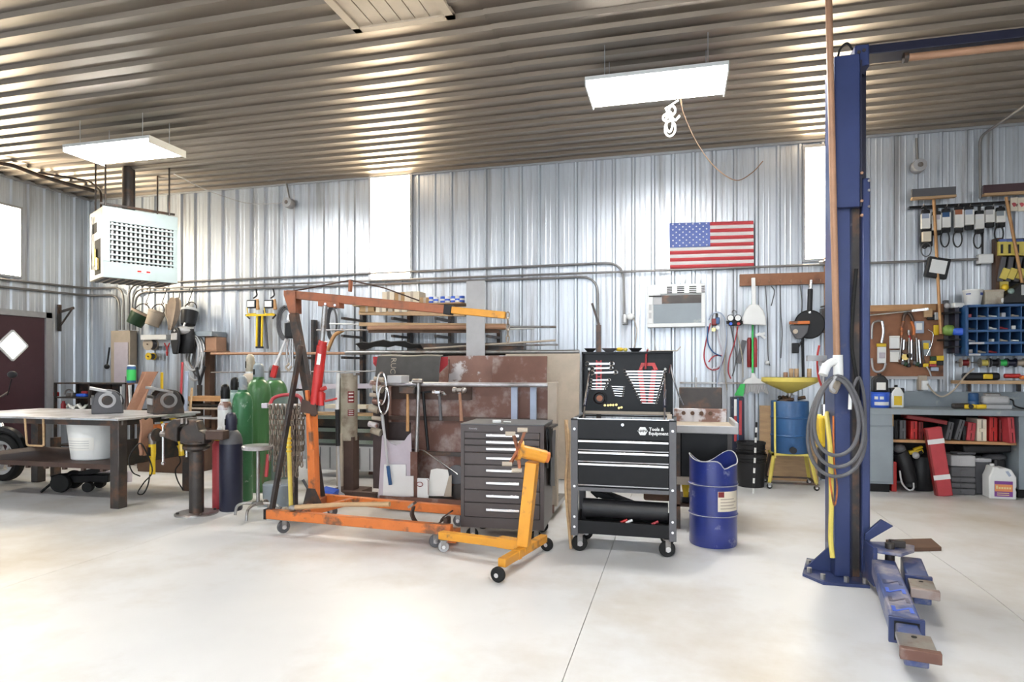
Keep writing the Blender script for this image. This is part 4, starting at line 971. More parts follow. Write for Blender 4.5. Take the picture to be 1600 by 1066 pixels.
# cartons on the shelf plank
for i, (x0, x1, y0, y1, m, lab) in enumerate(((562, 584, 476, 488, 'cardboard', 'brown carton at the end of the shelf plank'), (587, 603, 477, 488, 'carton_pale', 'pale carton standing next to the end carton'), (606, 613, 477, 488, 'beige', 'narrow beige carton on the shelf plank'), (616, 636, 478, 488, 'carton_pale', 'cream carton under the orange boom'), (597, 616, 456, 473, 'carton_pale', 'upper cream carton with tape on the plank row'), (617, 632, 457, 473, 'cardboard', 'upper brown carton beside the cream carton'), (632, 655, 456, 474, 'carton_pale', 'large upper pale carton below the wall light'), (656, 671, 465, 474, 'cardboard', 'flat brown carton beside the blue cans'))):
    Y = 8.36 if y1 > 480 else 8.44
    a, c = W(x0, y0, Y), W(x1, y1, Y)
    zb = (c.z if y1 > 480 else W(x1, 476, Y).z) + .004
    tt = thing('carton', lab, 'carton', ((a.x + c.x) / 2, Y + .12, zb), 0, 'cartons on the rack shelf')
    B().mm((a.x, Y, zb), (c.x, Y + .24, a.z)).build('box', m, tt, bevel=.004)
    B().mm(((a.x + c.x) / 2 - .02, Y - .002, zb), ((a.x + c.x) / 2 + .02, Y + .242, a.z + .0015)).build('tape', 'beige', tt)
z2 = W(640, 476, 8.5).z
tag(B().mm((W(560, 476, 8.5).x, 8.32, z2 - .02), (W(728, 476, 8.5).x, 8.80, z2 - .003)).build('shelf_board', 'wood_pale'), 'thin upper shelf board carrying cartons and blue cans', 'shelf')
for i, px in enumerate((674, 681, 692, 699, 708, 715, 722)):
    c = W(px, 474, 8.42)
    tt = thing('paint_can', f'{["first", "second", "third", "fourth", "fifth", "sixth", "last"][i]} small blue and white can in the row on the rack shelf', 'can', (c.x, 8.42, z2), 0, 'blue cans on the rack shelf')
    B().lathe([(.034, 0), (.036, .005), (.036, .085), (.033, .09)], n=16).build('body', 'bright_blue' if i % 2 == 0 else 'white_plastic', tt, world=False, smooth=True)
    B().lathe([(.0365, .03), (.0365, .055)], n=16, open_=True).build('can_band', 'white_plastic' if i % 2 == 0 else 'bright_blue', tt, world=False, smooth=True)
# tall galvanised plate
a, c = W(728, 440, 8.25), W(757, 556, 8.25)
tag(B().box(((a.x + c.x) / 2, 8.27, (a.z + c.z) / 2 - .42), (c.x - a.x, .012, a.z - c.z + .85)).build('steel_plate', 'light_grey'), 'tall narrow pale steel plate standing in front of the rack', 'steel plate')
# slanting bar and post beside the cart lid
tag(B().bar(W(925, 474, 8.6), W(936, 508, 8.6), .02, .03).mm((W(932, 0, 8.6).x, 8.58, 0), (W(939, 0, 8.6).x, 8.64, W(935, 508, 8.6).z)).build('bent_bar', 'steel_dark'), 'bent dark bar standing on end behind the open cart lid', 'bar')
# hoses hanging on the wall behind the mast
for (cx, cy, rx, ry, m, lab) in ((447, 505, 11, 22, 'grey_plastic', 'grey cable loop on the wall behind the hoist mast'), (520, 505, 7, 22, 'grey_plastic', 'grey cable loop on the wall beside the red ram')):
    c = W(cx, cy, 8.86); m_ = M(cx, 8.86); t = thing('cable_loop', lab, 'cable', c)
    for k in range(3):
        B().tube([(rx * m_ * (1 + .12 * k) * math.cos(q), -.02 * k, ry * m_ * (1 + .1 * k) * math.sin(q)) for q in [2 * math.pi * j / 24 for j in range(24)]], .014, 7, closed=True).build('loop', m, t, world=False, smooth=True)
    B().cyl((0, -.06, ry * m_ * 1.1), (0, .10, ry * m_ * 1.1), .012, n=8).build('peg', 'steel_dark', t, world=False)
tag(B().tube(spline([W(536, 516, 8.7), W(523, 524, 8.7), W(516, 538, 8.7), W(512, 548, 8.7)]), .03, 8).build('oil_hose', 'wood_handle', smooth=True), 'short brown hose end hanging from the wall loop', 'hose')

# work lights hanging on the conduit
def work_light(px, lab, full):
    o = thing('work_light', lab, 'work light', W(px, 470, 8.78))
    Y = 8.72
    a, c = W(px - 7, 469, Y), W(px + 7, 481, Y)
    hd = B().mm((a.x, Y, c.z), (c.x, Y + .10, a.z)).build('lamp_housing', 'black_plastic', o, bevel=.01)
    B().mm((a.x + .018, Y - .006, c.z + .016), (c.x - .018, Y + .002, a.z - .016)).build('glass', 'white_plastic', hd)
    B().tube(bend([W(px + 4, 466, Y + .05), W(px + 10, 462, Y + .05), W(px + 8, 452, Y + .12)], .05), .012, 8).build('hook', 'black_plastic', o, smooth=True)
    B().tube([W(px + 9, 468, Y + .05), W(px + 11, 484, Y + .05)], .03, 10).build('joint', 'wood_handle', o, smooth=True)
    B().tube(bend([W(px - 6, 481, Y), W(px - 5, 491, Y), W(px + 8, 490, Y)], .03), .008, 6).build('bracket', 'yellow', o, smooth=True)
    return o
o = work_light(392, 'first black work light hanging on the conduit', True)
o2 = work_light(419, 'second black work light hanging beside the first', False)
t = thing('light_stand', 'yellow and black folded work light stand hanging on the wall', 'light stand', W(407, 520, 8.8))
B().bar(W(385, 493, 8.80), W(430, 492, 8.80), .03, .03).build('cross_bar', 'yellow', t)
for px in (402, 406, 410): B().bar(W(px, 494, 8.81), W(px - 1, 543, 8.81), .03, .022).build('leg', 'yellow' if px != 406 else 'black_plastic', t)
B().bar(W(400, 543, 8.80), W(411, 543, 8.80), .03, .03).build('foot', 'black_plastic', t)
B().bar(W(413, 485, 8.86), W(418, 545, 8.86), .03, .02).build('pole', 'grey_plastic', t)
for px in (384, 431): B().tube([W(px, 492, 8.80), W(px + (6 if px < 400 else -5), 498, 8.80)], .014, 8).build('knob', 'black_plastic', t)

# ================================================================ drawers/shelving behind the white post
a, c = W(478, 655, 7.6), W(586, 708, 7.6)
t = thing('drawer_chest', 'low grey drawer chest with bright trims behind the white post', 'drawer chest', ((a.x + c.x) / 2, 7.85, 0))
B().mm((a.x, 7.62, .42), (c.x, 7.80, a.z + .06)).build('body', 'black_paint', t)
for i, py in enumerate((652, 672, 690)):
    z = W(550, py, 7.6).z
    dr = B().mm((a.x + .02, 7.605, z - .13), (c.x - .02, 7.62, z + .02)).build('drawer', ['steel_dark', 'steel_dark', 'grey_plastic'][i], t)
    B().mm((a.x + .02, 7.585, z - .03), (c.x - .02, 7.605, z + .02)).build('pull_rail', 'chrome', dr)
B().mm((a.x, 7.60, .10), (c.x, 7.80, .42)).build('base_cabinet', 'light_grey', t)
for i in range(7):
    x = a.x + (c.x - a.x) * (i + .5) / 7; B().mm((x - .004, 7.592, .12), (x + .004, 7.60, .40)).build('groove', 'grey_plastic', t)
B().mm((a.x, 7.55, a.z + .06), (c.x, 7.80, a.z + .09)).build('top', 'wood_pale', t)
for x in (a.x + .03, c.x - .03): B().mm((x - .03, 7.65, 0), (x + .03, 7.79, .10)).build('foot', 'steel_dark', t)
a = W(560, 627, 7.75); tag(B().mm((a.x - .5, 7.62, c.z + .0), (a.x + .45, 7.95, 0)).build('x', 'paper') if False else B().box((a.x - .1, 7.68, W(560, 634, 7.75).z - .008), (.6, .2, .05)).build('paper_pad', 'carton_pale'), 'pale yellow green pad lying on the drawer chest top', 'pad')

# white hydraulic post
c = G(548, 772); PY = c.y
px0 = W(543, 600, PY)
t = thing('hydraulic_post', 'old cream hydraulic post with red stickers standing behind the hoist', 'post', (px0.x, PY, 0))
ztop = W(546, 584, PY).z
B().cyl((.02, 0, .62), (.02, 0, ztop), .095, n=28).build('cylinder', 'cream_pipe', t, world=False, smooth=True)
B().mm((-.11, -.05, ztop - .02), (.13, .05, ztop + .01)).build('cap_plate', 'steel_raw', t, world=False)
B().mm((-.10, -.06, .45), (-.07, .02, ztop - .05)).build('side_rail', 'cream_pipe', t, world=False)
B().mm((-.09, -.10, .10), (-.01, .0, .70)).build('sleeve', 'beige', t, world=False, bevel=.006)
B().mm((-.01, -.07, .06), (.11, .07, .66)).build('inner_post', 'rust_dark', t, world=False)
B().mm((-.16, -.18, 0), (.22, .18, .06)).build('foot_plate', 'rust_dark', t, world=False, bevel=.005)
B().mm((.22, -.3, .02), (.5, -.24, .09)).build('foot_rail', 'rust_dark', t, world=False)
for z, h in ((ztop - .33, .13), (ztop - .48, .07)):
    rows = [[(.02 + .0965 * math.sin(q), -.0965 * math.cos(q), zz) for q in [math.radians(v) for v in range(20, 66, 9)]] for zz in (z, z + h)]
    st = B().sheet(rows, .001).build('sticker', 'dark_red', t, world=False, smooth=True)
    for k_ in range(3):
        rows = [[(.02 + .098 * math.sin(q), -.098 * math.cos(q), zz) for q in [math.radians(v) for v in range(26, 60, 8)]] for zz in (z + h * (.15 + .3 * k_), z + h * (.27 + .3 * k_))]
        B().sheet(rows, .0004).build('print_line', 'paper', st, world=False)
# mop/pole in front
a, c = W(527, 583, PY - .31), W(526, 757, PY - .31)
t = thing('push_pole', 'white and black pole standing in front of the cream post', 'pole', (a.x, PY - .31, 0))
cz = W(524, 640, PY - .31).z
B().cyl((a.x, PY - .31, cz), (a.x + .01, PY - .31, a.z), .020, n=12).build('upper_tube', 'white_plastic', t, smooth=True)
B().cyl((a.x + .01, PY - .31, W(0, 703, PY - .31).z if False else cz - .40), (a.x, PY - .31, cz), .024, n=12).build('grip', 'black_plastic', t, smooth=True)
B().cyl((a.x + .03, PY - .31, .06), (a.x + .01, PY - .31, cz - .40), .014, n=12).build('lower_tube', 'light_grey', t, smooth=True)
B().lathe([(.06, 0), (.065, .02), (.05, .06), (.02, .08)], (a.x + .03, PY - .31, 0), 20).build('foot', 'light_grey', t, smooth=True)
# small blue and white jack
c = G(502, 784); t = thing('trolley_jack', 'small blue and white trolley jack on the floor behind the hoist', 'jack', (c.x, c.y, 0), math.radians(15))
B().prism([(-.16, .04), (.14, .03), (.16, .10), (.0, .14), (-.12, .12)], -.10, .10).build('chassis', 'white_plastic', t, world=False, bevel=.008)
B().prism([(-.02, .06), (.16, .05), (.165, .115), (.02, .15)], -.106, .106).build('side_stripe', 'bright_blue', t, world=False, bevel=.004)
for y in (-.12, .12): B().lathe([(.01, -.02), (.055, -.02), (.06, 0), (.055, .02), (.01, .02)], (-.08, y, .06), 24, 'Y').build('wheel', 'light_grey', t, world=False, smooth=True)
for y in (-.11, .11): B().lathe([(.01, -.015), (.035, -.015), (.035, .015), (.01, .015)], (.16, y, .035), 16, 'Y').build('caster', 'steel_dark', t, world=False, smooth=True)
B().tube([(-.12, 0, .10), (-.20, 0, .24)], .016, 8).build('handle_socket', 'grey_plastic', t, world=False)
# vise grip/grease lump beside
c = G(606, 782); tag(B().sphere((c.x, c.y, .045), .09, 12, (1.5, .8, .5)).tube([(c.x - .15, c.y, .05), (c.x - .32, c.y + .02, .03)], .015, 6).build('rag_bundle', 'light_grey', smooth=True), 'pale grey rag bundle on the floor beside the steel cart', 'rag')

# ================================================================ steel sheets leaning on the wall
for i, (x0, x1, y0, m, Y0_, Y1_, lab) in enumerate(((700, 792, 556, 'rust_pale', 8.0, 8.2, 'rusty steel sheet with a white scuffed patch leaning behind the cart'), (790, 906, 553, 'beige', 8.12, 8.26, 'wide pale stained plywood sheet leaning behind the cart end'), (588, 702, 562, 'rust_sheet', 7.82, 8.05, 'red brown steel sheet leaning behind the hammers'), (770, 855, 557, 'rust_sheet', 7.84, 8.06, 'red brown steel sheet in front of the plywood'))):
    a, c = W(x0, y0, Y1_), W(x1, y0, Y1_)
    tag(B().add([(a.x, Y0_, .02), (c.x, Y0_, .02), (c.x, Y1_, a.z), (a.x, Y1_, a.z), (a.x, Y0_ + .015, .02), (c.x, Y0_ + .015, .02), (c.x, Y1_ + .015, a.z), (a.x, Y1_ + .015, a.z)], [(0, 1, 2, 3), (4, 7, 6, 5), (0, 4, 5, 1), (3, 2, 6, 7), (0, 3, 7, 4), (1, 5, 6, 2)]).build('plywood_sheet' if 'plywood' in lab else 'steel_sheet', m), lab, 'sheet', 'sheets leaning on the wall')
# ================================================================ steel sheet cart
YF, YK = 6.05, 6.55
a, c = W(584, 600, YF), W(868, 784, YF)
zt, zb = a.z, W(640, 778, YF).z
t = thing('sheet_cart', 'low steel cart rack with rusty backing sheets and hanging hammers', 'cart', ((a.x + c.x) / 2, 6.3, 0))
B().mm((a.x + .10, YF - .06, zb - .05), (c.x, YK + .12, zb)).build('tray', 'steel_raw', t, bevel=.004)
B().mm((a.x + .10, YF - .075, zb - .055), (c.x, YF - .055, zb + .02)).build('tray_lip', 'rust_sheet', t)
B().tube([(a.x + .06, YF, zt), (c.x, YF, zt)], .022, 12).build('top_bar', 'steel_top', t, smooth=True)
for x in (c.x - .03, W(858, 0, YF).x if False else c.x - .12): pass
B().mm((c.x - .07, YF - .04, zb), (c.x + .02, YF + .05, zt + .03)).build('post', 'beige', t, bevel=.004)
B().mm((a.x + .06, YF + .06, zb), (a.x + .11, YF + .12, zt)).build('post', 'rust_dark', t)
B().mm((a.x + .0, YF - .015, zb + .08), (a.x + .13, YF + .05, zt + .02)).build('post', 'tread_plate', t)
B().mm((a.x + .12, YF + .16, zb), (c.x - .06, YF + .19, zt - .02)).build('back_sheet', 'rust_sheet', t)
zm = W(640, 655, YF).z
B().mm((a.x + .12, YF + .10, zm - .02), (c.x - .06, YF + .16, zm + .02)).build('mid_rail', 'rust_dark', t)
zm2 = W(690, 712, YF).z
B().mm((a.x + .5, YF + .10, zm2 - .02), (c.x - .06, YF + .16, zm2 + .02)).build('mid_rail', 'steel_dark', t)
p0, p1 = W(606, 660, YF + .13), W(640, 690, YF + .13)
B().mm((p0.x, YF + .135, p1.z - .1), (p1.x, YF + .155, p0.z)).build('tread_sheet', 'tread_plate', t)
B().mm((a.x + .15, YF + .12, zt - .16), (W(730, 0, YF).x, YF + .15, zt - .01)).build('hammer_board', 'rust_dark', t)
for px in (800, 830):
    x = W(px, 0, YF).x; B().mm((x - .03, YF + .08, zm2), (x + .03, YF + .12, zt)).build('stay', 'blue_grey', t)
for x in (a.x + .2, c.x - .1):
    for y in (YF, YK): caster(t, (x, y, 0), .07, 'caster', 'rubber', .05)
# black rubber mat with cut lettering, draped over the sheet top
t = thing('rubber_mat', 'dark rubber truck mat draped over the cart with outlined letters', 'mat', W(630, 600, 6.5))
rows = [[W(592 + 98 * j / 10, [556, 558, 575, 600][i], 6.62) + Vector((0, [.06, -.02, -.06, -.09][i], .004 * math.sin(j))) for j in range(11)] for i in range(4)]
B().sheet(rows, .012).build('sheet', 'rubber_mat', t, smooth=True)
for i, ch in enumerate('RUC'):
    p = W(611, 563 + 8.5 * i, 6.44)
    text('lettering', ch, 'beige', .09, Vector((p.x, 6.50 - .012 * i - .055, p.z)) - t.location, (math.radians(90), math.radians(90), math.radians(0)), t, align='CENTER')
for (x0, x1, lab) in ((583, 597, 'red cloth corner sticking out at the rubber mat edge'), (682, 700, 'red cloth flap under the rubber mat end')):
    rows = [[W(x0 + (x1 - x0) * j / 4, 558 + (26 if x0 < 600 else 30) * i / 3 * (1 - .6 * (j / 4 if x0 > 600 else 1 - j / 4)), 6.70 - .02 * i) for j in range(5)] for i in range(4)]
    tag(B().sheet(rows, .006).build('red_cloth', 'pink_red', smooth=True), lab, 'cloth', 'red cloth pieces at the mat')
# hammers hanging on the top bar
def hammer(px, top, bot, hw, kind, handle, lab):
    Y = YF - .07; a, c = W(px, top, Y), W(px + (3 if kind != 'sledge' else 0), bot, Y)
    t = thing('hammer', lab, 'hammer', a, 0, 'hammers hanging on the sheet cart'); m_ = M(px, Y); w_ = hw * m_
    if kind == 'sledge': B().box((0, 0, 0), (w_, .07, .075)).build('head', 'steel_dark', t, world=False, bevel=.012)
    elif kind == 'claw':
        B().tube([(-w_ * .5, 0, 0), (-w_ * .28, 0, 0)], .022, 12).bar((-w_ * .3, 0, 0), (w_ * .1, 0, 0), .03, .03).build('head', 'chrome', t, world=False, bevel=.003)
        for s in (-1, 1): B().tube(spline([(w_ * .08, s * .006, .005), (w_ * .3, s * .012, .0), (w_ * .5, s * .02, -.03)]), .009, 6).build('claw', 'chrome', t, world=False, smooth=True)
    else: B().lathe([(.026, -w_ / 2), (.03, -w_ / 2 + .01), (.03, -w_ * .25), (.02, -w_ * .2), (.024, w_ * .05), (.018, w_ * .15)], (0, 0, 0), 16, 'X').sphere((w_ * .32, 0, 0), .032, 12).build('head', 'steel_raw', t, world=False, smooth=True)
    e = c - a
    B().tube([(0, 0, .01), e * .4, e], [.013, .015, .018], 10).build('handle', handle, t, world=False, smooth=True)
    B().cyl((0, -.03, -.03), (0, .10, -.03), .008, n=6).build('peg', 'steel_raw', t, world=False)
hammer(637, 610, 674, 27, 'sledge', 'wood_handle', 'heavy sledge hammer with a pale wooden handle on the cart bar')
hammer(686, 613, 657, 21, 'claw', 'grey_plastic', 'claw hammer with a grey grip on the cart bar')
hammer(718, 610, 658, 22, 'ball', 'leather', 'ball peen hammer with a brown handle on the cart bar')
# long dark axe bar and pipe handle
Y = YF - .05
t = thing('long_pry_bar', 'long steel bar hooked over the cart top between hammers', 'bar', W(653, 706, Y))
B().tube([W(654, 594, Y), W(653, 640, Y), W(651, 706, Y)], .020, 10).build('shaft', 'steel_raw', t, smooth=True)
B().tube([W(645, 596, Y), W(660, 596, Y)], .024, 10).build('head', 'steel_raw', t, smooth=True)
tag(B().tube([W(661, 612, Y + .07), W(664, 650, Y + .07), W(669, 704, Y + .07)], .016, 8).bar(W(656, 614, Y + .07), W(673, 612, Y + .07), .02, .02).build('pickaxe', 'black_paint', smooth=True), 'thin black pick with a small pale head on the cart bar', 'pick')
# stacked grey block on bar end
a, c = W(605, 587, YF - .1), W(627, 599, YF - .1)
tag(B().mm((a.x, YF - .1, c.z), (c.x, YF + .1, a.z)).build('steel_block', 'light_grey', bevel=.004), 'grey square steel tube end resting on the cart top bar', 'steel block')
# binder: bundle of hooks and shackles on the left post
t = thing('shackle_string', 'string of rusty shackles and rollers hanging on the cart post', 'shackles', W(592, 640, YF - .1))
r_ = random.Random(3)
for i, py in enumerate((592, 600, 608, 617, 628, 640, 653, 664, 675)):
    p = W(587 + 5 * (i % 2 == 0) - .5 * i, py, YF - .09)
    B().cyl(p + Vector((-.05, 0, .01 * (i % 3))), p + Vector((.05, 0, -.01)), .022 + .008 * (i % 3), n=12).build('roller', ['beige', 'rust_pale', 'cream_pipe'][i % 3], t, smooth=True)
for k, (cx, cy, rx, ry) in enumerate(((596, 607, 8, 25), (600, 625, 9, 22))):
    m_ = M(cx, YF - .13); c0 = W(cx, cy, YF - .13)
    B().tube([c0 + Vector((rx * m_ * math.cos(q), -.01 * k, ry * m_ * math.sin(q))) for q in [2 * math.pi * j / 24 for j in range(24)]], .010, 6, closed=True).build('shackle_loop', 'chrome', t, smooth=True)
# grey scoop, its handle, plates in the tray
Y = YF - .0
t = thing('steel_scoop', 'pale grey sheet metal scoop standing in the cart tray', 'scoop', W(620, 770, Y))
pts = [(592, 776), (646, 776), (643, 676), (638, 681), (634, 687), (628, 693), (620, 696), (612, 693), (606, 687), (598, 680)]
pp = [W(x, y, YF - .015) for x, y in pts]
B().prism([(p.x, p.z) for p in pp], YF - .03, YF - .022).build('plate', 'lavender', t)
B().mm((W(604, 0, YF).x, YF - .02, W(0, 700, YF).z if False else W(620, 700, YF).z), (W(640, 0, YF).x, YF - .012, W(620, 688, YF).z)).build('back_plate', 'steel_top', t)
tag(B().prism([(p.x, p.z) for p in [W(x, y, YF - .05) for x, y in ((598, 776), (646, 776), (646, 744), (634, 744), (634, 726), (600, 726))]], YF - .05, YF - .042).build('steel_sign_blank', 'white_enamel'), 'whitish notched steel plate standing in the cart tray', 'steel plate')
t = thing('lever_bar', 'long grey lever bar with a blue tip leaning in the cart', 'bar', W(607, 755, YF - .09))
B().tube([W(597, 648, YF - .09), W(602, 690, YF - .09), W(606, 728, YF - .09)], .017, 10, r1=.012).build('shaft', 'light_grey', t, smooth=True)
B().bar(W(606, 728, YF - .09), W(610, 758, YF - .09), .035, .02, (0, 1, 0)).build('blue_tip', 'sky_blue', t, bevel=.006)
# long rusty flat bar, papers
a, c = W(645, 706, YF - .02), W(653, 775, YF - .02)
tag(B().mm((a.x - .02, YF - .035, zb), (c.x, YF - .02, a.z)).build('flat_bar', 'rust_sheet'), 'red brown flat bar standing beside the whitish plate', 'flat bar')
t = thing('plastic_sign', 'small white sign with red outlined figure in the cart tray', 'sign', W(660, 775, YF - .05))
a, c = W(652, 747, YF - .05), W(670, 775, YF - .05)
B().mm((a.x, YF - .055, zb + .002), (c.x, YF - .045, a.z)).build('board', 'white_plastic', t, bevel=.01)
b = B()
q0 = W(656, 757, YF - .058); m_ = M(656, YF)
B().tube([q0 + Vector((5 * m_ * math.cos(q), -.002, 3.4 * m_ * math.sin(q))) for q in [2 * math.pi * j / 20 for j in range(20)]], .004, 5, closed=True).build('printed_figure', 'dark_red', t)
B().tube([W(667, 749, YF - .058), W(669, 751, YF - .058), W(669, 773, YF - .058)], .003, 5).build('printed_edge', 'dark_red', t)
for (pts, m, lab) in ((((667, 775), (694, 775), (702, 744), (700, 734), (683, 732), (674, 734)), 'paper', 'cream cardboard piece standing in the cart tray'), (((694, 776), (706, 776), (706, 742), (702, 744)), 'beige', 'narrow beige card beside the cream cardboard')):
    tag(B().prism([(p.x, p.z) for p in [W(x, y, YF - .0) for x, y in pts]], YF - .012, YF - .004).build('card_sheet', m), lab, 'cardboard')
for (px, py, rr, lab) in ((713, 742, 15, 'upper grey metal disc behind the brown tool cabinet edge'), (716, 768, 12, 'lower dark flanged disc in the cart tray')):
    m_ = M(px, YF + .05); p = W(px, py, YF + .05); p.z = max(p.z, zb + rr * m_ + .0)
    tag(B().lathe([(.02, 0), (rr * m_, 0), (rr * m_, .03), (rr * m_ * .6, .035), (rr * m_ * .55, .02), (.02, .02)], (p.x, YF + .04, p.z), 28, 'Y').build('metal_disc', 'steel_dark' if rr == 12 else 'grey_plastic', smooth=True), lab, 'disc')
tag(B().tube([W(640, 702, YF + .02), W(662, 704, YF + .02), W(715, 741, YF + .02)], .007, 6).build('wire_rod', 'chrome', smooth=True), 'thin bright bent rod slanting behind the tool cabinet', 'rod')
# bent leaf spring on the floor between the hoist legs
t = thing('spring_hanger', 'rusty bent spring hanger lying against the hoist leg', 'spring hanger', G(665, 826))
Y = 5.0
B().bar(W(640, 792, Y), W(648, 786, Y), .07, .02).build('plate', 'steel_raw', t)
path = spline([W(645, 792, Y), W(643, 805, Y), W(652, 820, Y), W(668, 825, Y), (W(688, 818, Y)), W(693, 810, Y)])
rows = [[p + Vector((0, y, 0)) for y in (-.03, .03)] for p in path]
B().sheet(rows, .012).build('bow', 'rust_dark', t, smooth=True)
B().mm(W(692, 822, Y - .05), W(705, 806, Y + .05)).build('clamp', 'rust_dark', t, bevel=.01)
B().bar(W(693, 808, Y), W(706, 799, Y), .06, .012).build('clamp_plate', 'rust_dark', t)

# timber rack behind the gas cylinders
t = thing('timber_rack', 'low timber and steel rack behind the gas cylinders', 'rack', (W(330, 700, 8.3).x, 8.45, 0))
xa, xb = W(292, 640, 8.3).x, W(372, 640, 8.3).x
for py, m in ((620, 'wood'), (632, 'steel_dark'), (637, 'beige'), (652, 'light_grey'), (672, 'wood_dark'), (700, 'beige')):
    z = W(330, py, 8.3).z; B().mm((xa, 8.28, z - (.07 if m == 'wood' else .03)), (xb, 8.60, z)).build('plank', m, t)
for x in (xa + .05, (xa + xb) / 2, xb - .05): B().mm((x - .03, 8.32, 0), (x + .03, 8.56, W(330, 620, 8.3).z - .07)).build('post', 'wood_dark', t)

# ================================================================ brown roller tool cabinet
fl, frr = Vector((-1.757, 5.06, 0)), Vector((-1.056, 5.10, 0))
t = thing('tool_cabinet', 'brown eight drawer roller tool cabinet behind the yellow engine stand', 'tool cabinet', fl, math.atan2(frr.y - fl.y, frr.x - fl.x))
CW, CD, CZ0, CZ1 = .70, .52, .125, .975
B().mm((0, .018, CZ0), (CW, CD, CZ1)).build('body', 'brown_cabinet', t, world=False, bevel=.006)
B().mm((-.004, .0, CZ1), (CW + .004, CD, CZ1 + .012)).build('top_mat', 'grey_plastic', t, world=False, bevel=.004)
fr = B().mm((0, 0, CZ0), (.03, .018, CZ1)).mm((CW - .03, 0, CZ0), (CW, .018, CZ1)).mm((.03, 0, CZ0), (CW - .03, .018, CZ0 + .085)).mm((.03, 0, CZ1 - .055), (CW - .03, .018, CZ1))
fr.build('front_frame', 'brown_cabinet', t, world=False)
hs = [.055, .05, .055, .095, .095, .10, .10, .115]; tot = CZ1 - .055 - CZ0 - .085; k = tot / sum(hs); z = CZ1 - .055
for i, h in enumerate(hs):
    h *= k; d_ = B().mm((.033, -.006, z - h + .004), (CW - .033, .018, z - .002)).build('drawer', 'brown_cabinet', t, world=False, bevel=.003)
    zc = z - h * .42
    B().mm((.22, -.024, zc - .013), (.50, -.006, zc + .011)).build('pull', 'chrome', d_, world=False, bevel=.004)
    z -= h
B().cyl((.35, -.006, CZ1 - .028), (.35, 0, CZ1 - .028), .012, n=16).build('lock', 'chrome', t, world=False)
text('lettering', 'Kennedy', 'light_grey', .02, (.07, -.0012, CZ1 - .035), (math.radians(90), 0, 0), t)
for x in (.08, CW - .08):
    for y in (.07, CD - .07): caster(t, WM[t.name] @ Vector((x, y, 0)), .052, 'caster', 'rubber', .032, .5)
p = WM[t.name] @ Vector((.28, .12, CZ1 + .012))
tag(B().box(p + Vector((0, 0, .012)), (.07, .04, .024), .4).tube([p + Vector((.06, 0, .01)), p + Vector((.13, -.02, .01))], .008, 6).build('glove_scrap', 'white_plastic', bevel=.006), 'small white scrap lying on the brown cabinet top', 'scrap')
# dark aprons hung on the side of the cabinet
t2 = thing('apron', 'dark folded apron hanging on the side of the brown cabinet', 'apron', WM[t.name] @ Vector((CW + .02, .2, .35)))
for i, (y0, y1, z0, z1) in enumerate(((.10, .40, .62, .95), (.22, .50, .45, .90), (.05, .22, .74, .96))):
    rows = [[WM[t.name] @ Vector((CW + .012 + .014 * i + .006 * math.sin(j * 2 + r), y0 + (y1 - y0) * j / 5, z0 + (z1 - z0) * r / 4 - .05 * (j / 5) * (r == 0))) for j in range(6)] for r in range(5)]
    B().sheet(rows, .006).build('fold', ['black_plastic', 'grey_plastic', 'rubber'][i], t2, smooth=True)
B().box(WM[t.name] @ Vector((CW + .03, .3, .95)), (.04, .3, .02)).build('hang_strip', 'steel_dark', t2)
# ================================================================ yellow engine stand
t = thing('engine_stand', 'yellow engine stand with a mounting head in front of the brown cabinet', 'engine stand', (-1.1, 4.55, 0))
c0, c1 = Vector((-1.17, 4.22, .115)), Vector((-1.02, 4.92, .115))
cm = (c0 + c1) / 2
B().bar(c0, c1, .06, .06).build('front_cross_bar', 'amber_paint', t, bevel=.005)
B().bar(c0 + (c1 - c0) * .30, c0 + (c1 - c0) * .36, .066, .066).build('bar_sleeve', 'amber_paint', t, bevel=.003)
bm0 = Vector((-1.82, 4.755, .13)); dirn = (Vector((-1.08, 4.55, .13)) - bm0).normalized()
B().bar(bm0, Vector((-1.06, 4.545, .15)), .065, .06).build('base_beam', 'amber_paint', t, bevel=.005)
B().bar(Vector((-1.30, 4.62, .147)), Vector((-1.06, 4.545, .152)), .078, .075).build('beam_socket', 'amber_paint', t, bevel=.004)
ub, ut = W(818, 852, 4.55), W(832, 722, 4.55)
B().bar(ub, ut, .085, .11).build('upright', 'amber_paint', t, bevel=.006)
h0, h1 = W(814, 705, 4.50), W(852, 714, 4.58)
B().tube([h0, h1], .048, 20).build('head_tube', 'amber_paint', t, smooth=True)
B().tube([h1 - (h1 - h0) * .02, h1 + (h1 - h0) * .14], .040, 16).build('rotating_sleeve', 'orange_paint', t, smooth=True)
B().tube([h1 + (h1 - h0) * .13, h1 + (h1 - h0) * .15], .022, 12).build('bore', 'dark_hole', t)
hx_ = h0 - (h1 - h0) * .12
B().tube([h0, hx_], .075, 20).build('mount_plate', 'amber_paint', t, smooth=True)
for (x, y) in ((821, 672), (802, 678), (797, 725), (812, 735)):
    e = W(x, y, 4.44); f_ = B().bar(hx_, e, .03, .02, (1, 0, 0)).build('mount_arm', 'orange_worn', t, bevel=.003)
    q = e + Vector((-.055, -.015, .0)); B().tube([e + Vector((.015, 0, 0)), q], .016, 12).build('mount_bush', 'beige', f_, smooth=True)
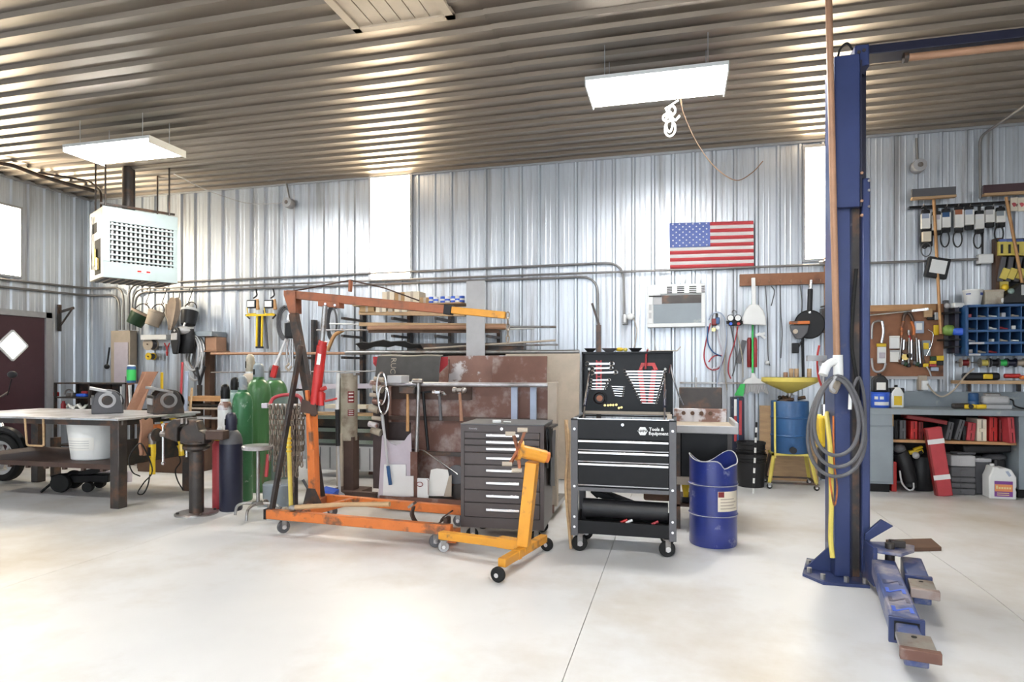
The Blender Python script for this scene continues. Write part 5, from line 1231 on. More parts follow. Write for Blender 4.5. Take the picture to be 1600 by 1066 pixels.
for p, r_, tr in ((c0, .052, .2), (c1, .052, .2)):
    R3 = Matrix.Translation((p.x, p.y, 0)) @ Matrix.Rotation(-.2, 4, 'Z')
    b = B(); b.m = R3; b.lathe([(.012, -.018), (.044, -.018), (.052, -.010), (.052, .010), (.044, .018), (.012, .018)], (0, -.055 if p is c0 else .055, .052), 24, 'Y'); wh = b.build('wheel', 'rubber', t, smooth=True)
    b = B(); b.m = R3; b.cyl((0, (-.085 if p is c0 else .03), .052), (0, (-.03 if p is c0 else .085), .052), .016, n=12); b.build('hub', 'chrome', wh, smooth=True)
caster(t, (-1.79, 4.745, 0), .042, 'caster', 'light_grey', .03, .4)

# wooden slat leaning between cabinet and cart
a, c = W(884, 657, 5.45), G(892, 858)
tag(B().tube(spline([a, W(889, 690, 5.35), W(884, 760, 5.2), c + Vector((0, 0, .0))]), .012, 6).bar(a + Vector((.0, .02, 0)), c + Vector((0, .02, .02)), .03, .03).build('wood_lath', 'wood_pale'), 'thin pale wooden slat leaning beside the black tool cart', 'slat')

# ================================================================ black tool cart
X_0, X_1, YC0, YC1 = -.82, -.014, 5.0, 5.46
t = thing('tool_cart', 'black rolling tool cart with an open lid full of wrenches', 'tool cart', ((X_0 + X_1) / 2, (YC0 + YC1) / 2, 0))
ZT = 1.045
for x in (X_0, X_1 - .055):
    for y in (YC0, YC1 - .04):
        B().mm((x, y, .13), (x + .055, y + .04, ZT)).build('post', 'grey_plastic', t, bevel=.004)
for x in (X_0 + .028, X_1 - .028):
    for z in (.20, .28, .52, .97): B().cyl((x, YC0 - .006, z), (x, YC0, z), .010, n=10).build('bolt', 'chrome', t)
ix0, ix1 = X_0 + .055, X_1 - .055
B().mm((ix0, YC0 + .02, .50), (ix1, YC1, ZT - .06)).build('drawer_case', 'black_paint', t)
for xs in ((X_0, X_0 + .02), (X_1 - .02, X_1)): B().mm((xs[0], YC0 + .04, .50), (xs[1], YC1 - .04, ZT)).build('side_panel', 'black_paint', t)
top = B().mm((X_0, YC0 - .005, ZT - .006), (X_1, YC0 + .03, ZT + .006)).mm((X_0, YC1 - .02, ZT - .006), (X_1, YC1, ZT + .006)).mm((X_0, YC0, ZT - .006), (X_0 + .03, YC1, ZT + .006)).mm((X_1 - .03, YC0, ZT - .006), (X_1, YC1, ZT + .006)).build('top_rim', 'black_paint', t)
B().mm((ix0, YC0 - .008, ZT + .004), (ix1, YC0 - .002, ZT + .010)).build('rim_trim', 'chrome', top)
B().mm((ix0, YC0 + .001, .895), (ix1, YC0 + .02, ZT - .006)).build('front_panel', 'black_paint', t)
for (z0, z1) in ((.805, .89), (.715, .80), (.53, .71)):
    d_ = B().mm((ix0 + .002, YC0 - .004, z0), (ix1 - .002, YC0 + .02, z1)).build('drawer', 'black_paint', t, bevel=.003)
    B().mm((ix0 + .002, YC0 - .018, z1 - .022), (ix1 - .002, YC0 - .004, z1 - .002)).build('pull_rail', 'chrome', d_, bevel=.004)
    B().mm((ix0 + .002, YC0 - .010, z0), (ix1 - .002, YC0 - .004, z0 + .008)).build('edge_trim', 'steel_raw', d_)
B().mm((ix0, YC0, .485), (ix1, YC0 + .03, .515)).build('bottom_rail', 'grey_plastic', t)
B().cyl(((ix0 + ix1) / 2, YC0 - .008, 1.01), ((ix0 + ix1) / 2, YC0, 1.01), .011, n=14).build('lock', 'chrome', t)
# badge with lettering
hxg = thing_ = B().prism([(ix0 + .50 + .038 * math.cos(math.radians(q)), .965 + .036 * math.sin(math.radians(q))) for q in range(0, 360, 60)], YC0 - .0012, YC0 + .001).build('badge', 'white_plastic', t)
P0 = Vector(t.location)
text('lettering', 'NAPA', 'black_paint', .026, Vector((ix0 + .50, YC0 - .0025, .957)) - P0, (math.radians(90), 0, 0), t, align='CENTER', bold=.0006)
text('lettering', 'Tools &', 'white_plastic', .034, Vector((ix0 + .548, YC0 - .001, .970)) - P0, (math.radians(90), 0, 0), t, bold=.001)
text('lettering', 'Equipment', 'white_plastic', .034, Vector((ix0 + .545, YC0 - .001, .938)) - P0, (math.radians(90), 0, 0), t, bold=.001)
# lower tray
tr = B().mm((ix0, YC0 + .004, .15), (ix1, YC0 + .02, .25)).mm((ix0, YC1 - .02, .15), (ix1, YC1 - .004, .25)).mm((X_0 + .004, YC0 + .04, .15), (X_0 + .02, YC1 - .04, .25)).mm((X_1 - .02, YC0 + .04, .15), (X_1 - .004, YC1 - .04, .25)).mm((X_0 + .02, YC0 + .02, .151), (X_1 - .02, YC1 - .02, .16)).build('bottom_tray', 'black_paint', t)
for x in (X_0 + .06, X_1 - .07):
    for y in (YC0 + .05, YC1 - .06): caster(t, (x, y, 0), .062, 'caster', 'rubber', .035, .35)
# lid
lid = B().mm((X_0 + .03, YC1 - .02, ZT + .01), (X_1 - .03, YC1 + .02, 1.585)).mm((X_0 + .03, YC1 - .08, 1.57), (X_1 - .03, YC1 + .02, 1.585)).mm((X_0 + .03, YC1 - .08, ZT + .03), (X_0 + .04, YC1, 1.585)).mm((X_1 - .04, YC1 - .08, ZT + .03), (X_1 - .03, YC1, 1.585)).build('lid', 'black_paint', t)
B().mm((X_0 + .05, YC1 - .03, ZT + .015), (X_1 - .05, YC1 - .02, ZT + .04)).build('hinge', 'beige', lid)
for x in (X_0 + .09, X_1 - .09):
    s_ = B().tube([(x, YC0 + .06, ZT), (x, YC1 - .06, 1.43)], .007, 8).build('gas_strut', 'chrome', t); B().tube([(x, YC0 + .14, ZT + .10), (x, YC0 + .29, 1.27)], .013, 10).build('strut_body', 'navy_paint', s_, smooth=True)
    B().sphere((x, YC1 - .06, 1.44), .012, 8).build('strut_ball', 'white_plastic', s_)
B().mm((X_0 + .03, YC0 + .03, ZT - .055), (X_1 - .03, YC1 - .03, ZT - .05)).build('top_tray', 'rubber', t)
B().mm((X_1 - .07, YC0 + .03, ZT + .006), (X_1 - .035, YC0 + .06, ZT + .05)).build('corner_latch', 'beige', t)
B().mm((X_0 + .02, YC0 + .0, ZT + .006), (X_0 + .06, YC0 + .02, ZT + .016)).mm((X_1 - .06, YC0 + .0, ZT + .006), (X_1 - .02, YC0 + .02, ZT + .016)).build('corner_cap', 'light_grey', t)
# wrenches on the lid
YL = YC1 - .03
def wrench(x0, z0, x1, z1, s, lab, grp, open_left=True):
    a, c = Vector((x0, YL, z0)), Vector((x1, YL, z1)); t_ = thing('wrench', lab, 'wrench', (a + c) / 2, 0, grp); dr = (c - a).normalized(); ang = math.atan2(dr.z, dr.x)
    B().bar(a + dr * s * 1.4, c - dr * s * 1.2, .006, s * .9).build('shank', 'chrome', t_)
    b = B(); b.tube([c + Vector((s * 1.05 * math.cos(q), 0, s * 1.05 * math.sin(q))) for q in [2 * math.pi * j / 12 for j in range(12)]], s * .42, 6, closed=True); b.build('ring_end', 'chrome', t_, smooth=True)
    b = B(); b.tube([a + Vector((s * 1.1 * math.cos(q + ang), 0, s * 1.1 * math.sin(q + ang))) for q in [math.radians(v) for v in range(-130, 131, 26)]], s * .42, 6); b.build('open_end', 'chrome', t_, smooth=True)
def LX(px): return W(px, 600, YL).x
def LZ(py): return W(985, py, YL).z
rack1 = []
nm = ['top', 'second', 'third', 'fourth', 'fifth', 'sixth', 'seventh', 'lowest']
for i, (x0, x1, y0, y1, s) in enumerate(((917, 956, 568.5, 568.5, .017), (926, 955, 576, 575, .014), (926, 962, 583, 582, .015), (924, 952, 594.5, 594, .011), (923, 948, 600, 599.5, .010), (923, 947, 604.5, 604.5, .009), (922, 945, 608.5, 608.5, .008))):
    wrench(LX(x0), LZ(y0), LX(x1), LZ(y1), s, f'{nm[i]} wrench on the narrow red holder in the cart lid', 'wrenches on the narrow red holder')
B().mm((LX(930), YL - .001, LZ(610)), (LX(941), YL + .008, LZ(563)))
t_ = thing('wrench_holder', 'narrow red wrench holder on the left of the cart lid', 'wrench holder', (LX(935), YL, LZ(610)))
B().mm((LX(931), YL + .004, LZ(610)), (LX(933), YL + .010, LZ(563))).mm((LX(938), YL + .004, LZ(610)), (LX(940), YL + .010, LZ(563))).build('rail', 'red_paint', t_)
for z in (565, 572, 579, 588, 597, 606): B().mm((LX(931), YL + .003, LZ(z + 2)), (LX(940), YL + .009, LZ(z))).build('clip', 'pink_red', t_)
for i in range(12):
    y0 = 580.5 + i * 4.45; f_ = i / 11
    wrench(LX(976 + 26 * f_), LZ(y0), LX(1039 - 14 * f_), LZ(y0 + .3), .012 - .005 * f_, f'{["top", "second", "third", "fourth", "fifth", "sixth", "seventh", "eighth", "ninth", "tenth", "eleventh", "bottom"][i]} wrench of the tapering set on the wide red rack', 'wrenches on the wide red rack')
t_ = thing('wrench_rack', 'wide red tapering wrench rack with a carrying handle in the cart lid', 'wrench rack', (LX(1011), YL, LZ(630)))
for s in (-1, 1): B().bar((LX(1011 + 11 * s), YL + .005, LZ(578)), (LX(1011 + 5 * s), YL + .005, LZ(630)), .008, .04, (1, 0, 0)).build('rail', 'red_paint', t_)
b = B(); hp_ = [(998, 578), (1002, 568), (1022, 568), (1027, 578)]
b.prism([(LX(x), LZ(y)) for x, y in ((998, 578), (1002, 567), (1023, 567), (1028, 578), (1022, 578), (1019, 572), (1006, 572), (1003, 578))], YL - .004, YL + .008); b.build('handle', 'red_paint', t_)
for i in range(5):
    y0 = 604 + i * 3.6
    wrench(LX(955 + i * 1.2), LZ(y0), LX(975 - i * .5), LZ(y0 + .8), .006, f'{["top", "second", "middle", "fourth", "bottom"][i]} tiny wrench in the small set on the cart lid', 'tiny wrenches on the cart lid')
t_ = thing('magnetic_dish', 'round black magnetic dish stuck to the cart lid', 'dish', (LX(937), YL, LZ(623)))
B().lathe([(.01, -.004), (.04, -.004), (.052, -.03), (.056, -.03), (.044, .008), (.01, .008)], (0, 0, 0), 28, 'Y').build('dish', 'black_plastic', t_, world=False, smooth=True)
B().lathe([(.001, -.008), (.026, -.008), (.026, -.002), (.001, -.002)], (0, 0, 0), 20, 'Y').build('dish_badge', 'orange_worn', t_, world=False, smooth=True)
for i, (px, py) in enumerate(((945, 634), (950, 634), (954, 633.5), (958, 633.5), (963, 633), (967, 638), (971, 637))):
    p = Vector((LX(px), YL, LZ(py))); tag(B().cyl(p, p + Vector((0, .012, 0)), .010, n=8).build('brass_socket', 'brass', smooth=True), f'{["first", "second", "third", "fourth", "fifth", "sixth", "last"][i]} small brass socket in the row on the cart lid', 'socket', 'brass sockets on the cart lid')
tag(B().tube([(LX(1009), YL - .05, LZ(577)), (LX(1010), YL - .03, 1.56), (LX(1012), YL, 1.60)], .008, 8).build('screwdriver', 'pink_red', smooth=True), 'thin red and white screwdriver hanging over the cart lid edge', 'screwdriver')
# trays on top of the lid
YTp = YC1 - .02
for (x0, x1, m, kind, lab) in ((913, 932, 'black_plastic', 'dish', 'small black dish on the cart lid top edge'), (940, 965, 'grey_plastic', 'dish', 'wide grey dish on the cart lid top edge'), (982, 1004, 'black_plastic', 'dish', 'black dish beside the metal tray on the lid'), (1011, 1064, 'beige', 'tray', 'shallow metal tray on the end of the cart lid')):
    xa, xb = LX(x0), LX(x1); xm = (xa + xb) / 2; r = (xb - xa) / 2
    if kind == 'dish': o = B().lathe([(r * .5, 0), (r, .028), (r * .94, .03), (r * .45, .006)], (xm, YTp - .02, 1.5855), 24).build('parts_dish', m, smooth=True)
    else: o = B().prism([(xa, .03), (xa + .02, 0), (xb - .03, 0), (xb, .035), (xb - .005, .037), (xb - .033, .006), (xa + .022, .006), (xa + .004, .03)], YTp - .10, YTp + .06).build('parts_tray', m); 
    if kind == 'tray':
        o.location.z += 1.587
    tag(o, lab, 'dish' if kind == 'dish' else 'tray', 'dishes on the cart lid')
tag(B().sphere((LX(968), YTp, 1.605), .022, 12, (1.6, 1, .8)).build('sponge', 'yellow', smooth=True), 'yellow lump between the dishes on the lid', 'sponge')
tag(B().sphere((LX(977), YTp, 1.603), .018, 12, (1.1, 1, .9)).build('putty', 'yellow_dirty', smooth=True), 'small dull yellow lump on the cart lid', 'putty')
# tools hooked on lid side
tag(B().tube([(LX(1046), YL - .1, LZ(583)), (LX(1048), YL - .1, LZ(570)), (LX(1052), YL - .08, LZ(590)), (LX(1060), YL - .06, LZ(615)), (LX(1068), YL - .06, LZ(632))], .007, 6).build('bent_spring_rod', 'chrome', smooth=True), 'bent bright rod hooked on the cart lid corner', 'rod')
# things in the lower tray
tag(B().cyl((ix0 + .03, YC0 + .10, .335), (ix1 - .01, YC0 + .12, .325), .075, n=24).build('vinyl_roll', 'black_plastic', smooth=True), 'black vinyl roll lying in the bottom tray of the cart', 'roll')
tag(B().bar((ix0 + .10, YC0 + .30, .43), (ix1 - .12, YC0 + .32, .27), .16, .05).tube([(ix0 + .08, YC0 + .25, .45), (ix0 + .14, YC0 + .25, .40)], .03, 8).build('hand_saw_case', 'rubber', bevel=.01), 'dark slanting tool case behind the vinyl roll', 'case')
for i, (x, m) in enumerate(((ix0 + .33, 'red_paint'), (ix0 + .37, 'white_plastic'), (ix1 - .13, 'pink_red'))):
    tag(B().tube([(x, YC0 + .04, .245), (x + .05, YC0 + .045, .268)], .010, 8).build('crayon', m), ['red marker lying in the cart bottom tray', 'white marker lying in the cart bottom tray', 'pink marker lying in the cart bottom tray'][i], 'marker')

# ================================================================ parts washer with raised lid
a, c = W(1056, 668, 5.92), W(1152, 668, 5.92)
PZ = a.z; PX0, PX1, PY0, PY1 = a.x - .02, c.x, 5.92, 6.62
t = thing('parts_washer', 'dark parts washer with a worn tan tray and raised black lid', 'parts washer', ((PX0 + PX1) / 2, 6.3, 0))
B().mm((PX0, PY0, PZ - .03), (PX1, PY1, PZ)).build('tray', 'beige', t, bevel=.008)
B().mm((PX0, PY0 - .01, PZ - .05), (PX1 + .01, PY0 + .02, PZ + .02)).build('tray_lip', 'light_grey', t, bevel=.008)
B().mm((PX1 - .02, PY0, PZ - .03), (PX1 + .01, PY1, PZ + .05)).build('tray_side', 'light_grey', t, bevel=.006)
B().mm((PX0, PY1 - .02, PZ - .02), (PX1 - .04, PY1 + .02, PZ + .13)).build('backsplash', 'rust_pale', t, bevel=.008)
B().mm((PX0 + .06, PY0 + .06, .42), (PX1 - .06, PY1 - .06, PZ - .03)).build('tank', 'black_paint', t, bevel=.01)
for x in (PX0 + .04, PX1 - .06):
    for y in (PY0 + .06, PY1 - .06): B().mm((x - .02, y - .02, 0), (x + .02, y + .02, PZ - .03)).build('leg', 'steel_dark', t)
B().mm((PX0 + .02, PY0 + .04, .20), (PX1 - .04, PY1 - .04, .22)).build('lower_shelf', 'rust_dark', t)
B().mm((PX0, PY0 + .03, .40), (PX1 - .02, PY0 + .06, .47)).build('apron_bar', 'beige', t)
p0, p1 = W(1061, 605, 6.68), W(1128, 634, 6.68)
B().mm((p0.x, 6.66, PZ + .0), (p1.x, 6.69, p0.z)).build('raised_lid', 'steel_dark', t, bevel=.01)
for i in range(4):
    p = W(1068 + 14 * i, 640, 6.59); B().cyl((p.x, 6.60, PZ + .085), (p.x, 6.57, PZ + .085), .02, n=12).build('jet_hole', 'wood_dark', t)
c = W(1071, 775, 6.05)
t = thing('cordless_drill', 'yellow and black drill standing on the parts washer shelf', 'drill', (c.x, 6.06, .222), .3); t.scale = (.68, .68, .68)
B().prism([(-.05, 0), (.06, 0), (.06, .06), (.03, .07), (.04, .20), (.07, .22), (.05, .28), (-.05, .28), (-.04, .20), (-.02, .08), (-.05, .06)], -.035, .035).build('body', 'yellow', t, world=False, bevel=.01)
B().mm((-.055, -.04, 0), (.065, .04, .075)).build('battery', 'black_plastic', t, world=False, bevel=.006)
B().cyl((.05, 0, .25), (.11, 0, .25), .022, n=14).build('chuck', 'black_plastic', t, world=False, smooth=True)
c = W(1010, 770, 6.2)
tag(B().mm((c.x - .02, 6.05, .22), (c.x + .22, 6.35, .30)).mm((c.x + .02, 6.08, .30), (c.x + .10, 6.3, .42)).build('pump_unit', 'wood_dark', bevel=.02), 'dark brown pump unit on the shelf behind the tool cart', 'pump')

# ================================================================ blue steel drum, cut open
c = G(1116, 858); r = .19; t = thing('steel_drum', 'blue steel drum with a crumpled open rim and old label', 'drum', (c.x - .0, c.y + r - .01, 0))
H_ = .70; n = 48
def rimz(q): return H_ + .030 * math.sin(2 * q + .6) + .028 * math.sin(3 * q - .8)
def rimr(q):
    dq = (q - math.radians(300) + math.pi) % (2 * math.pi) - math.pi
    return r * (1 - .16 * math.exp(-(dq / .22) ** 2))
def rimd(q):
    dq = (q - math.radians(300) + math.pi) % (2 * math.pi) - math.pi
    return -.055 * math.exp(-(dq / .25) ** 2)
rows = [[(r * .97 * math.cos(q), r * .97 * math.sin(q), z) if z == 0 else (r * math.cos(q), r * math.sin(q), z) for q in [2 * math.pi * j / n for j in range(n + 1)]] for z in (0, .015, .2, .4, .58)]
rows.append([(rimr(q) * math.cos(q), rimr(q) * math.sin(q), rimz(q) + rimd(q)) for q in [2 * math.pi * j / n for j in range(n + 1)]])
B().sheet(rows, .004).build('shell', 'drum_blue', t, world=False, smooth=True)
B().tube([(rimr(q) * math.cos(q), rimr(q) * math.sin(q), rimz(q) + rimd(q)) for q in [2 * math.pi * j / n for j in range(n)]], .005, 6, closed=True).build('cut_rim', 'light_grey', t, world=False, smooth=True)
B().cyl((0, 0, .012), (0, 0, .02), r * .96, n=32).build('bottom', 'rust_dark', t, world=False)
for z in (.255, .50):
    B().lathe([(r, z - .012), (r + .008, z), (r, z + .012)], n=n, open_=True).build('rolling_hoop', 'drum_blue', t, world=False, smooth=True)
    B().lathe([(r + .006, z - .003), (r + .0095, z), (r + .006, z + .003)], n=n, open_=True).build('hoop_wear', 'light_grey', t, world=False, smooth=True)
def wrapped(a0, a1, z0, z1, off, name, m, par):
    rows = [[((r + off) * math.cos(math.radians(q)), (r + off) * math.sin(math.radians(q)), z) for q in [a0 + (a1 - a0) * j / 10 for j in range(11)]] for z in (z0, z1)]
    return B().sheet(rows, .0006).build(name, m, par, world=False, smooth=True)
lb = wrapped(278, 338, .30, .46, .0035, 'paper_label', 'carton_pale', t)
wrapped(279, 293, .415, .458, .005, 'label_mark', 'dark_red', lb)
for k_, z in enumerate((.32, .345, .37, .395)): wrapped(284, 330 - 8 * (k_ % 2), z, z + .008, .005, 'print_line', 'beige', lb)

# ================================================================ black bucket stack, board, striped pole
c = G(1176, 764); t = None
for i in range(2):
    o = thing('black_bucket', ['lower black bucket of the stack by the wall', 'upper black bucket of the stack by the wall'][i], 'bucket', (c.x, c.y + .19, .115 * i), 0, 'stacked black buckets')
    B().lathe([(.135, 0), (.138, .01), (.165, .40), (.172, .405), (.172, .43), (.158, .43), (.13, .02), (.001, .02)] if i == 1 else [(.150, 0), (.152, .01), (.178, .36), (.186, .365), (.186, .40), (.174, .40), (.147, .02), (.001, .02)], n=32).build('shell', 'black_plastic', o, world=False, smooth=True)
    for z in (.30, .335): B().lathe([(.160 + .012 * (i == 0) , z), (.176 + .010 * (i == 0), z + .006), (.162 + .012 * (i == 0), z + .012)], n=32, open_=True).build('ridge', 'black_plastic', o, world=False, smooth=True)
a, c = W(1187, 634, 8.8), W(1208, 634, 8.8)
tag(B().mm((a.x, 8.80, 0), (c.x, 8.84, a.z)).mm((c.x, 8.86, 0), (c.x + .55, 8.88, .62)).build('leaning_wood', 'wood_pale'), 'pale wood board standing against the wall behind the drain drum', 'board')
c = G(1177, 771); a = W(1182, 660, c.y)
t = thing('marker_pole', 'black and white striped pole leaning by the black buckets', 'pole', c)
for i in range(14):
    p, q = c + (a - c) * (i / 14), c + (a - c) * ((i + 1) / 14); B().tube([p, q], .012, 8).build('band', 'white_plastic' if i % 2 == 0 else 'black_plastic', t)
# ================================================================ oil drain drum
c = G(1234, 766); DY = c.y + .25
u_ = W(1234, 700, DY); t = thing('oil_drain', 'blue oil drain drum on a yellow wheeled frame with a yellow funnel', 'oil drain', (u_.x, DY, 0))
r = .215; z0, z1 = .42, 1.05
B().lathe([(r * .97, z0), (r, z0 + .012), (r, z1 - .012), (r * .97, z1), (.001, z1 - .01)], n=40).build('drum', 'sky_blue', t, world=False, smooth=True)
for z in (.63, .85): B().lathe([(r, z - .015), (r + .010, z), (r, z + .015)], n=40, open_=True).build('rolling_hoop', 'sky_blue', t, world=False, smooth=True)
B().cyl((.0, -r - .04, .47), (0, -r + .01, .47), .04, n=16).build('drain_valve', 'black_plastic', t, world=False, smooth=True)
B().lathe([(.03, 1.14), (.06, 1.155), (.30, 1.27), (.325, 1.285), (.325, 1.335), (.315, 1.335), (.29, 1.28), (.03, 1.16)], n=44, open_=True).build('funnel', 'yellow_dirty', t, world=False, smooth=True)
B().lathe([(.001, 1.325), (.318, 1.325), (.318, 1.333), (.001, 1.333)], n=40).build('funnel_screen', 'black_plastic', t, world=False)
B().cyl((0, 0, z1 - .01), (0, 0, 1.16), .035, n=16).build('down_tube', 'steel_raw', t, world=False, smooth=True)
B().sphere((.03, -.06, 1.085), .04, 12).cyl((.05, -.1, 1.045), (.05, -.1, 1.12), .025, n=10).build('valve', 'blue_grey', t, world=False, smooth=True)
r_ = random.Random(8)
for i in range(6): B().cyl((r_.uniform(-.15, .15), r_.uniform(-.12, .0), z1 - .005), (r_.uniform(-.16, .16), r_.uniform(-.12, 0), z1 + .045), .022, n=8).build('fitting', ['black_plastic', 'steel_dark', 'wood_dark'][i % 3], t, world=False)
B().bar((-.19, -.16, .36), (-.19, -.13, 1.04), .035, .02, (1, 0, 0)).build('side_bar', 'yellow_dirty', t, world=False)
B().mm((-.23, -.17, .395), (.23, -.14, .42)).mm((-.23, .14, .395), (.23, .17, .42)).mm((-.23, -.17, .395), (-.2, .17, .42)).mm((.2, -.17, .395), (.23, .17, .42)).build('frame_ring', 'yellow_dirty', t, world=False)
for sx in (-1, 1):
    for sy in (-1, 1): B().bar((sx * .20, sy * .15, .40), (sx * .26, sy * .22, .07), .035, .025).build('leg', 'yellow_dirty' if (sx, sy) != (-1, 1) else 'steel_dark', t, world=False)
B().bar((-.27, -.22, .075), (.27, -.22, .075), .025, .02).bar((-.27, .22, .075), (.27, .22, .075), .025, .02).bar((-.26, -.22, .075), (-.26, .22, .075), .025, .02).bar((.26, -.22, .075), (.26, .22, .075), .025, .02).build('foot_frame', 'steel_dark', t, world=False)
for sx in (-1, 1):
    for sy in (-1, 1): caster(t, (u_.x + sx * .26, DY + sy * .22, 0), .032, 'caster', 'rubber', .022)
for i, (px, h) in enumerate(((1227, .055), (1236, .10), (1244, .10), (1264, .10))):
    x = W(px, 590, DY).x; tag(B().lathe([(.024, 0), (.026, .004), (.026, h), (.022, h + .006)], (x, DY - .02, 1.335), 16).build('oil_filter', 'wood_pale' if i else 'copper_pipe', smooth=True), ['short tan filter draining on the yellow funnel', 'first tall tan filter on the yellow funnel', 'second tall tan filter on the yellow funnel', 'tan filter standing apart on the yellow funnel'][i], 'filter', 'filters draining on the funnel')
# blue tall narrow rack between washer and buckets
a, c = W(1143, 621, 8.68), W(1163, 690, 8.68)
t = thing('narrow_locker', 'tall narrow dark blue rack with red and white cards', 'rack', ((a.x + c.x) / 2, 8.8, 0))
B().mm((a.x, 8.68, 0), (c.x, 8.93, a.z)).build('body', 'navy_paint', t, bevel=.004)
for i, (x0, x1, y0, y1, m) in enumerate(((1147, 1151, 624, 650, 'white_plastic'), (1147, 1151, 650, 690, 'pink_red'), (1155, 1159, 626, 680, 'pink_red'), (1152, 1154, 622, 690, 'sky_blue'))):
    p, q = W(x0, y0, 8.67), W(x1, y1, 8.67); B().mm((p.x, 8.665, q.z), (q.x, 8.68, p.z)).build('card', m, t)

# ================================================================ window air conditioner
Y = 8.80
def RX(px): return W(px, 500, Y).x
def RZ(py, px=1056): return W(px, py, Y).z
t = thing('air_conditioner', 'white window air conditioner set in the back wall', 'air conditioner', W(1056, 512, Y))
x0, x1, z0, z1 = RX(1011), RX(1102), RZ(511), RZ(444)
B().mm((x0, Y + .04, z0), (x1, 8.968, z1)).build('case', 'white_enamel', t, bevel=.006)
B().mm((x0, Y, RZ(459)), (x1, Y + .04, z1)).build('top_panel', 'white_plastic', t, bevel=.006)
B().mm((x0, Y, z0), (x1, Y + .04, RZ(505))).build('bottom_rail', 'white_plastic', t, bevel=.006)
B().mm((x0, Y, RZ(505)), (RX(1020), Y + .04, RZ(459))).build('side_rail', 'white_plastic', t, bevel=.004); B().mm((RX(1096), Y, RZ(505)), (x1, Y + .04, RZ(459))).build('side_rail', 'white_plastic', t, bevel=.004)
B().mm((RX(1021), Y + .03, RZ(505)), (RX(1096), Y + .042, RZ(474))).build('filter_screen', 'grey_paint', t)
B().mm((RX(1034), Y + .028, RZ(474)), (RX(1096), Y + .042, RZ(461))).build('coil_gap', 'steel_dark', t)
B().mm((RX(1020), Y + .02, RZ(475)), (RX(1034), Y + .042, RZ(461))).build('inner_trim', 'light_grey', t)
B().mm((RX(1014), Y - .006, RZ(461)), (RX(1032), Y, RZ(447))).build('control_door', 'white_enamel', t, bevel=.003); B().mm((RX(1014), Y - .007, RZ(463)), (RX(1034), Y, RZ(461.6))).build('door_gap', 'dark_hole', t)
for i, px in enumerate((1042, 1058, 1077, 1096)):
    w_ = (8, 11, 11, 6)[i]
    for k_ in range(4): B().mm((RX(px), Y - .003, RZ(449.5 + k_ * 2.9)), (RX(min(px + w_, 1101)), Y + .002, RZ(448 + k_ * 2.9))).build('louvre', 'dark_hole', t)
for py in (475, 488): B().mm((RX(1014), Y - .004, RZ(py + 9)), (RX(1018), Y, RZ(py))).build('control_knob', 'light_grey', t)
for px in (1020, 1046, 1070, 1094):
    p = W(px, 443, 8.9); B().tube([p + Vector((0, 0, 0)), p + Vector((.01, 0, .05)), p + Vector((.03, 0, .02))], .006, 6).build('clip', 'light_grey', t)
tag(B().tube(spline([W(1018, 512, 8.85), W(1022, 530, 8.9), W(1026, 552, 8.9)]), .006, 6).build('drain_line', 'white_plastic', smooth=True), 'thin white line hanging below the air conditioner', 'tube')
# wall plug and cord
t = thing('wall_outlet', 'white plug and outlet box on the conduit end', 'outlet', W(978, 504, 8.9))
B().mm(W(972, 493, 8.86), W(981, 508, 8.968)).build('box', 'conduit', t, bevel=.006); B().mm(W(974, 491, 8.80), W(979, 505, 8.86)).build('plug', 'white_plastic', t, bevel=.008); B().sphere(W(985, 495, 8.86), .05, 12, (1.2, .6, .9)).build('adapter', 'white_plastic', t, smooth=True)
B().tube(spline([W(988, 495, 8.86), W(993, 505, 8.86), W(995, 522, 8.86), W(990, 545, 8.9), W(984, 556, 8.9)]), .007, 6).build('cord', 'beige', t, smooth=True)

# ================================================================ flag made of corrugated metal
t = thing('metal_flag', 'corrugated metal stars and stripes flag on the back wall', 'flag', W(1112, 420, 8.93))
A_, B_, C_, D_ = W(1046, 349, 8.92), W(1177, 345, 8.92), W(1178, 416.5, 8.92), W(1047, 420, 8.92)
def FP(u, v, y=8.92): 
    p = (A_ * (1 - u) + B_ * u) * (1 - v) + (D_ * (1 - u) + C_ * u) * v; return Vector((p.x, y, p.z))
for i in range(13):
    v0, v1 = i / 13, (i + 1) / 13; u0 = .49 if i < 7 else 0
    rows = [[FP(u0 + (1 - u0) * j / 6, v0 + (v1 - v0) * k_ / 4, 8.92 - .014 * math.sin(math.pi * k_ / 4)) for j in range(7)] for k_ in range(5)]
    B().sheet(rows, -.004).build('stripe', 'flag_red' if i % 2 == 0 else 'white_enamel', t, smooth=True)
rows = [[FP(.49 * j / 6, 7 / 13 * k_ / 14, 8.915 - .010 * abs(math.sin(math.pi * k_ / 4))) for j in range(7)] for k_ in range(15)]
ca_ = B().sheet(rows, -.004).build('canton', 'flag_blue', t, smooth=True)
sr = M(1100, 8.9) * 1.7; star_me = None
for r_ in range(9):
    for c_ in range(6 if r_ % 2 == 0 else 5):
        u = .49 * ((c_ + .5) / 6 + (0 if r_ % 2 == 0 else .5 / 6)); v = 7 / 13 * (r_ + .6) / 9.2
        p = FP(u, v, 8.899)
        if star_me is None:
            pts = [((sr if k_ % 2 == 0 else sr * .42) * math.sin(math.pi * k_ / 5), (sr if k_ % 2 == 0 else sr * .42) * math.cos(math.pi * k_ / 5)) for k_ in range(10)]
            o = B().prism(pts, -.002, .004).build('star', 'white_enamel', ca_, world=False); star_me = o.data
        else: o = bpy.data.objects.new('star', star_me); COL.objects.link(o); o.parent = ca_
        o.location = p - Vector(t.location)

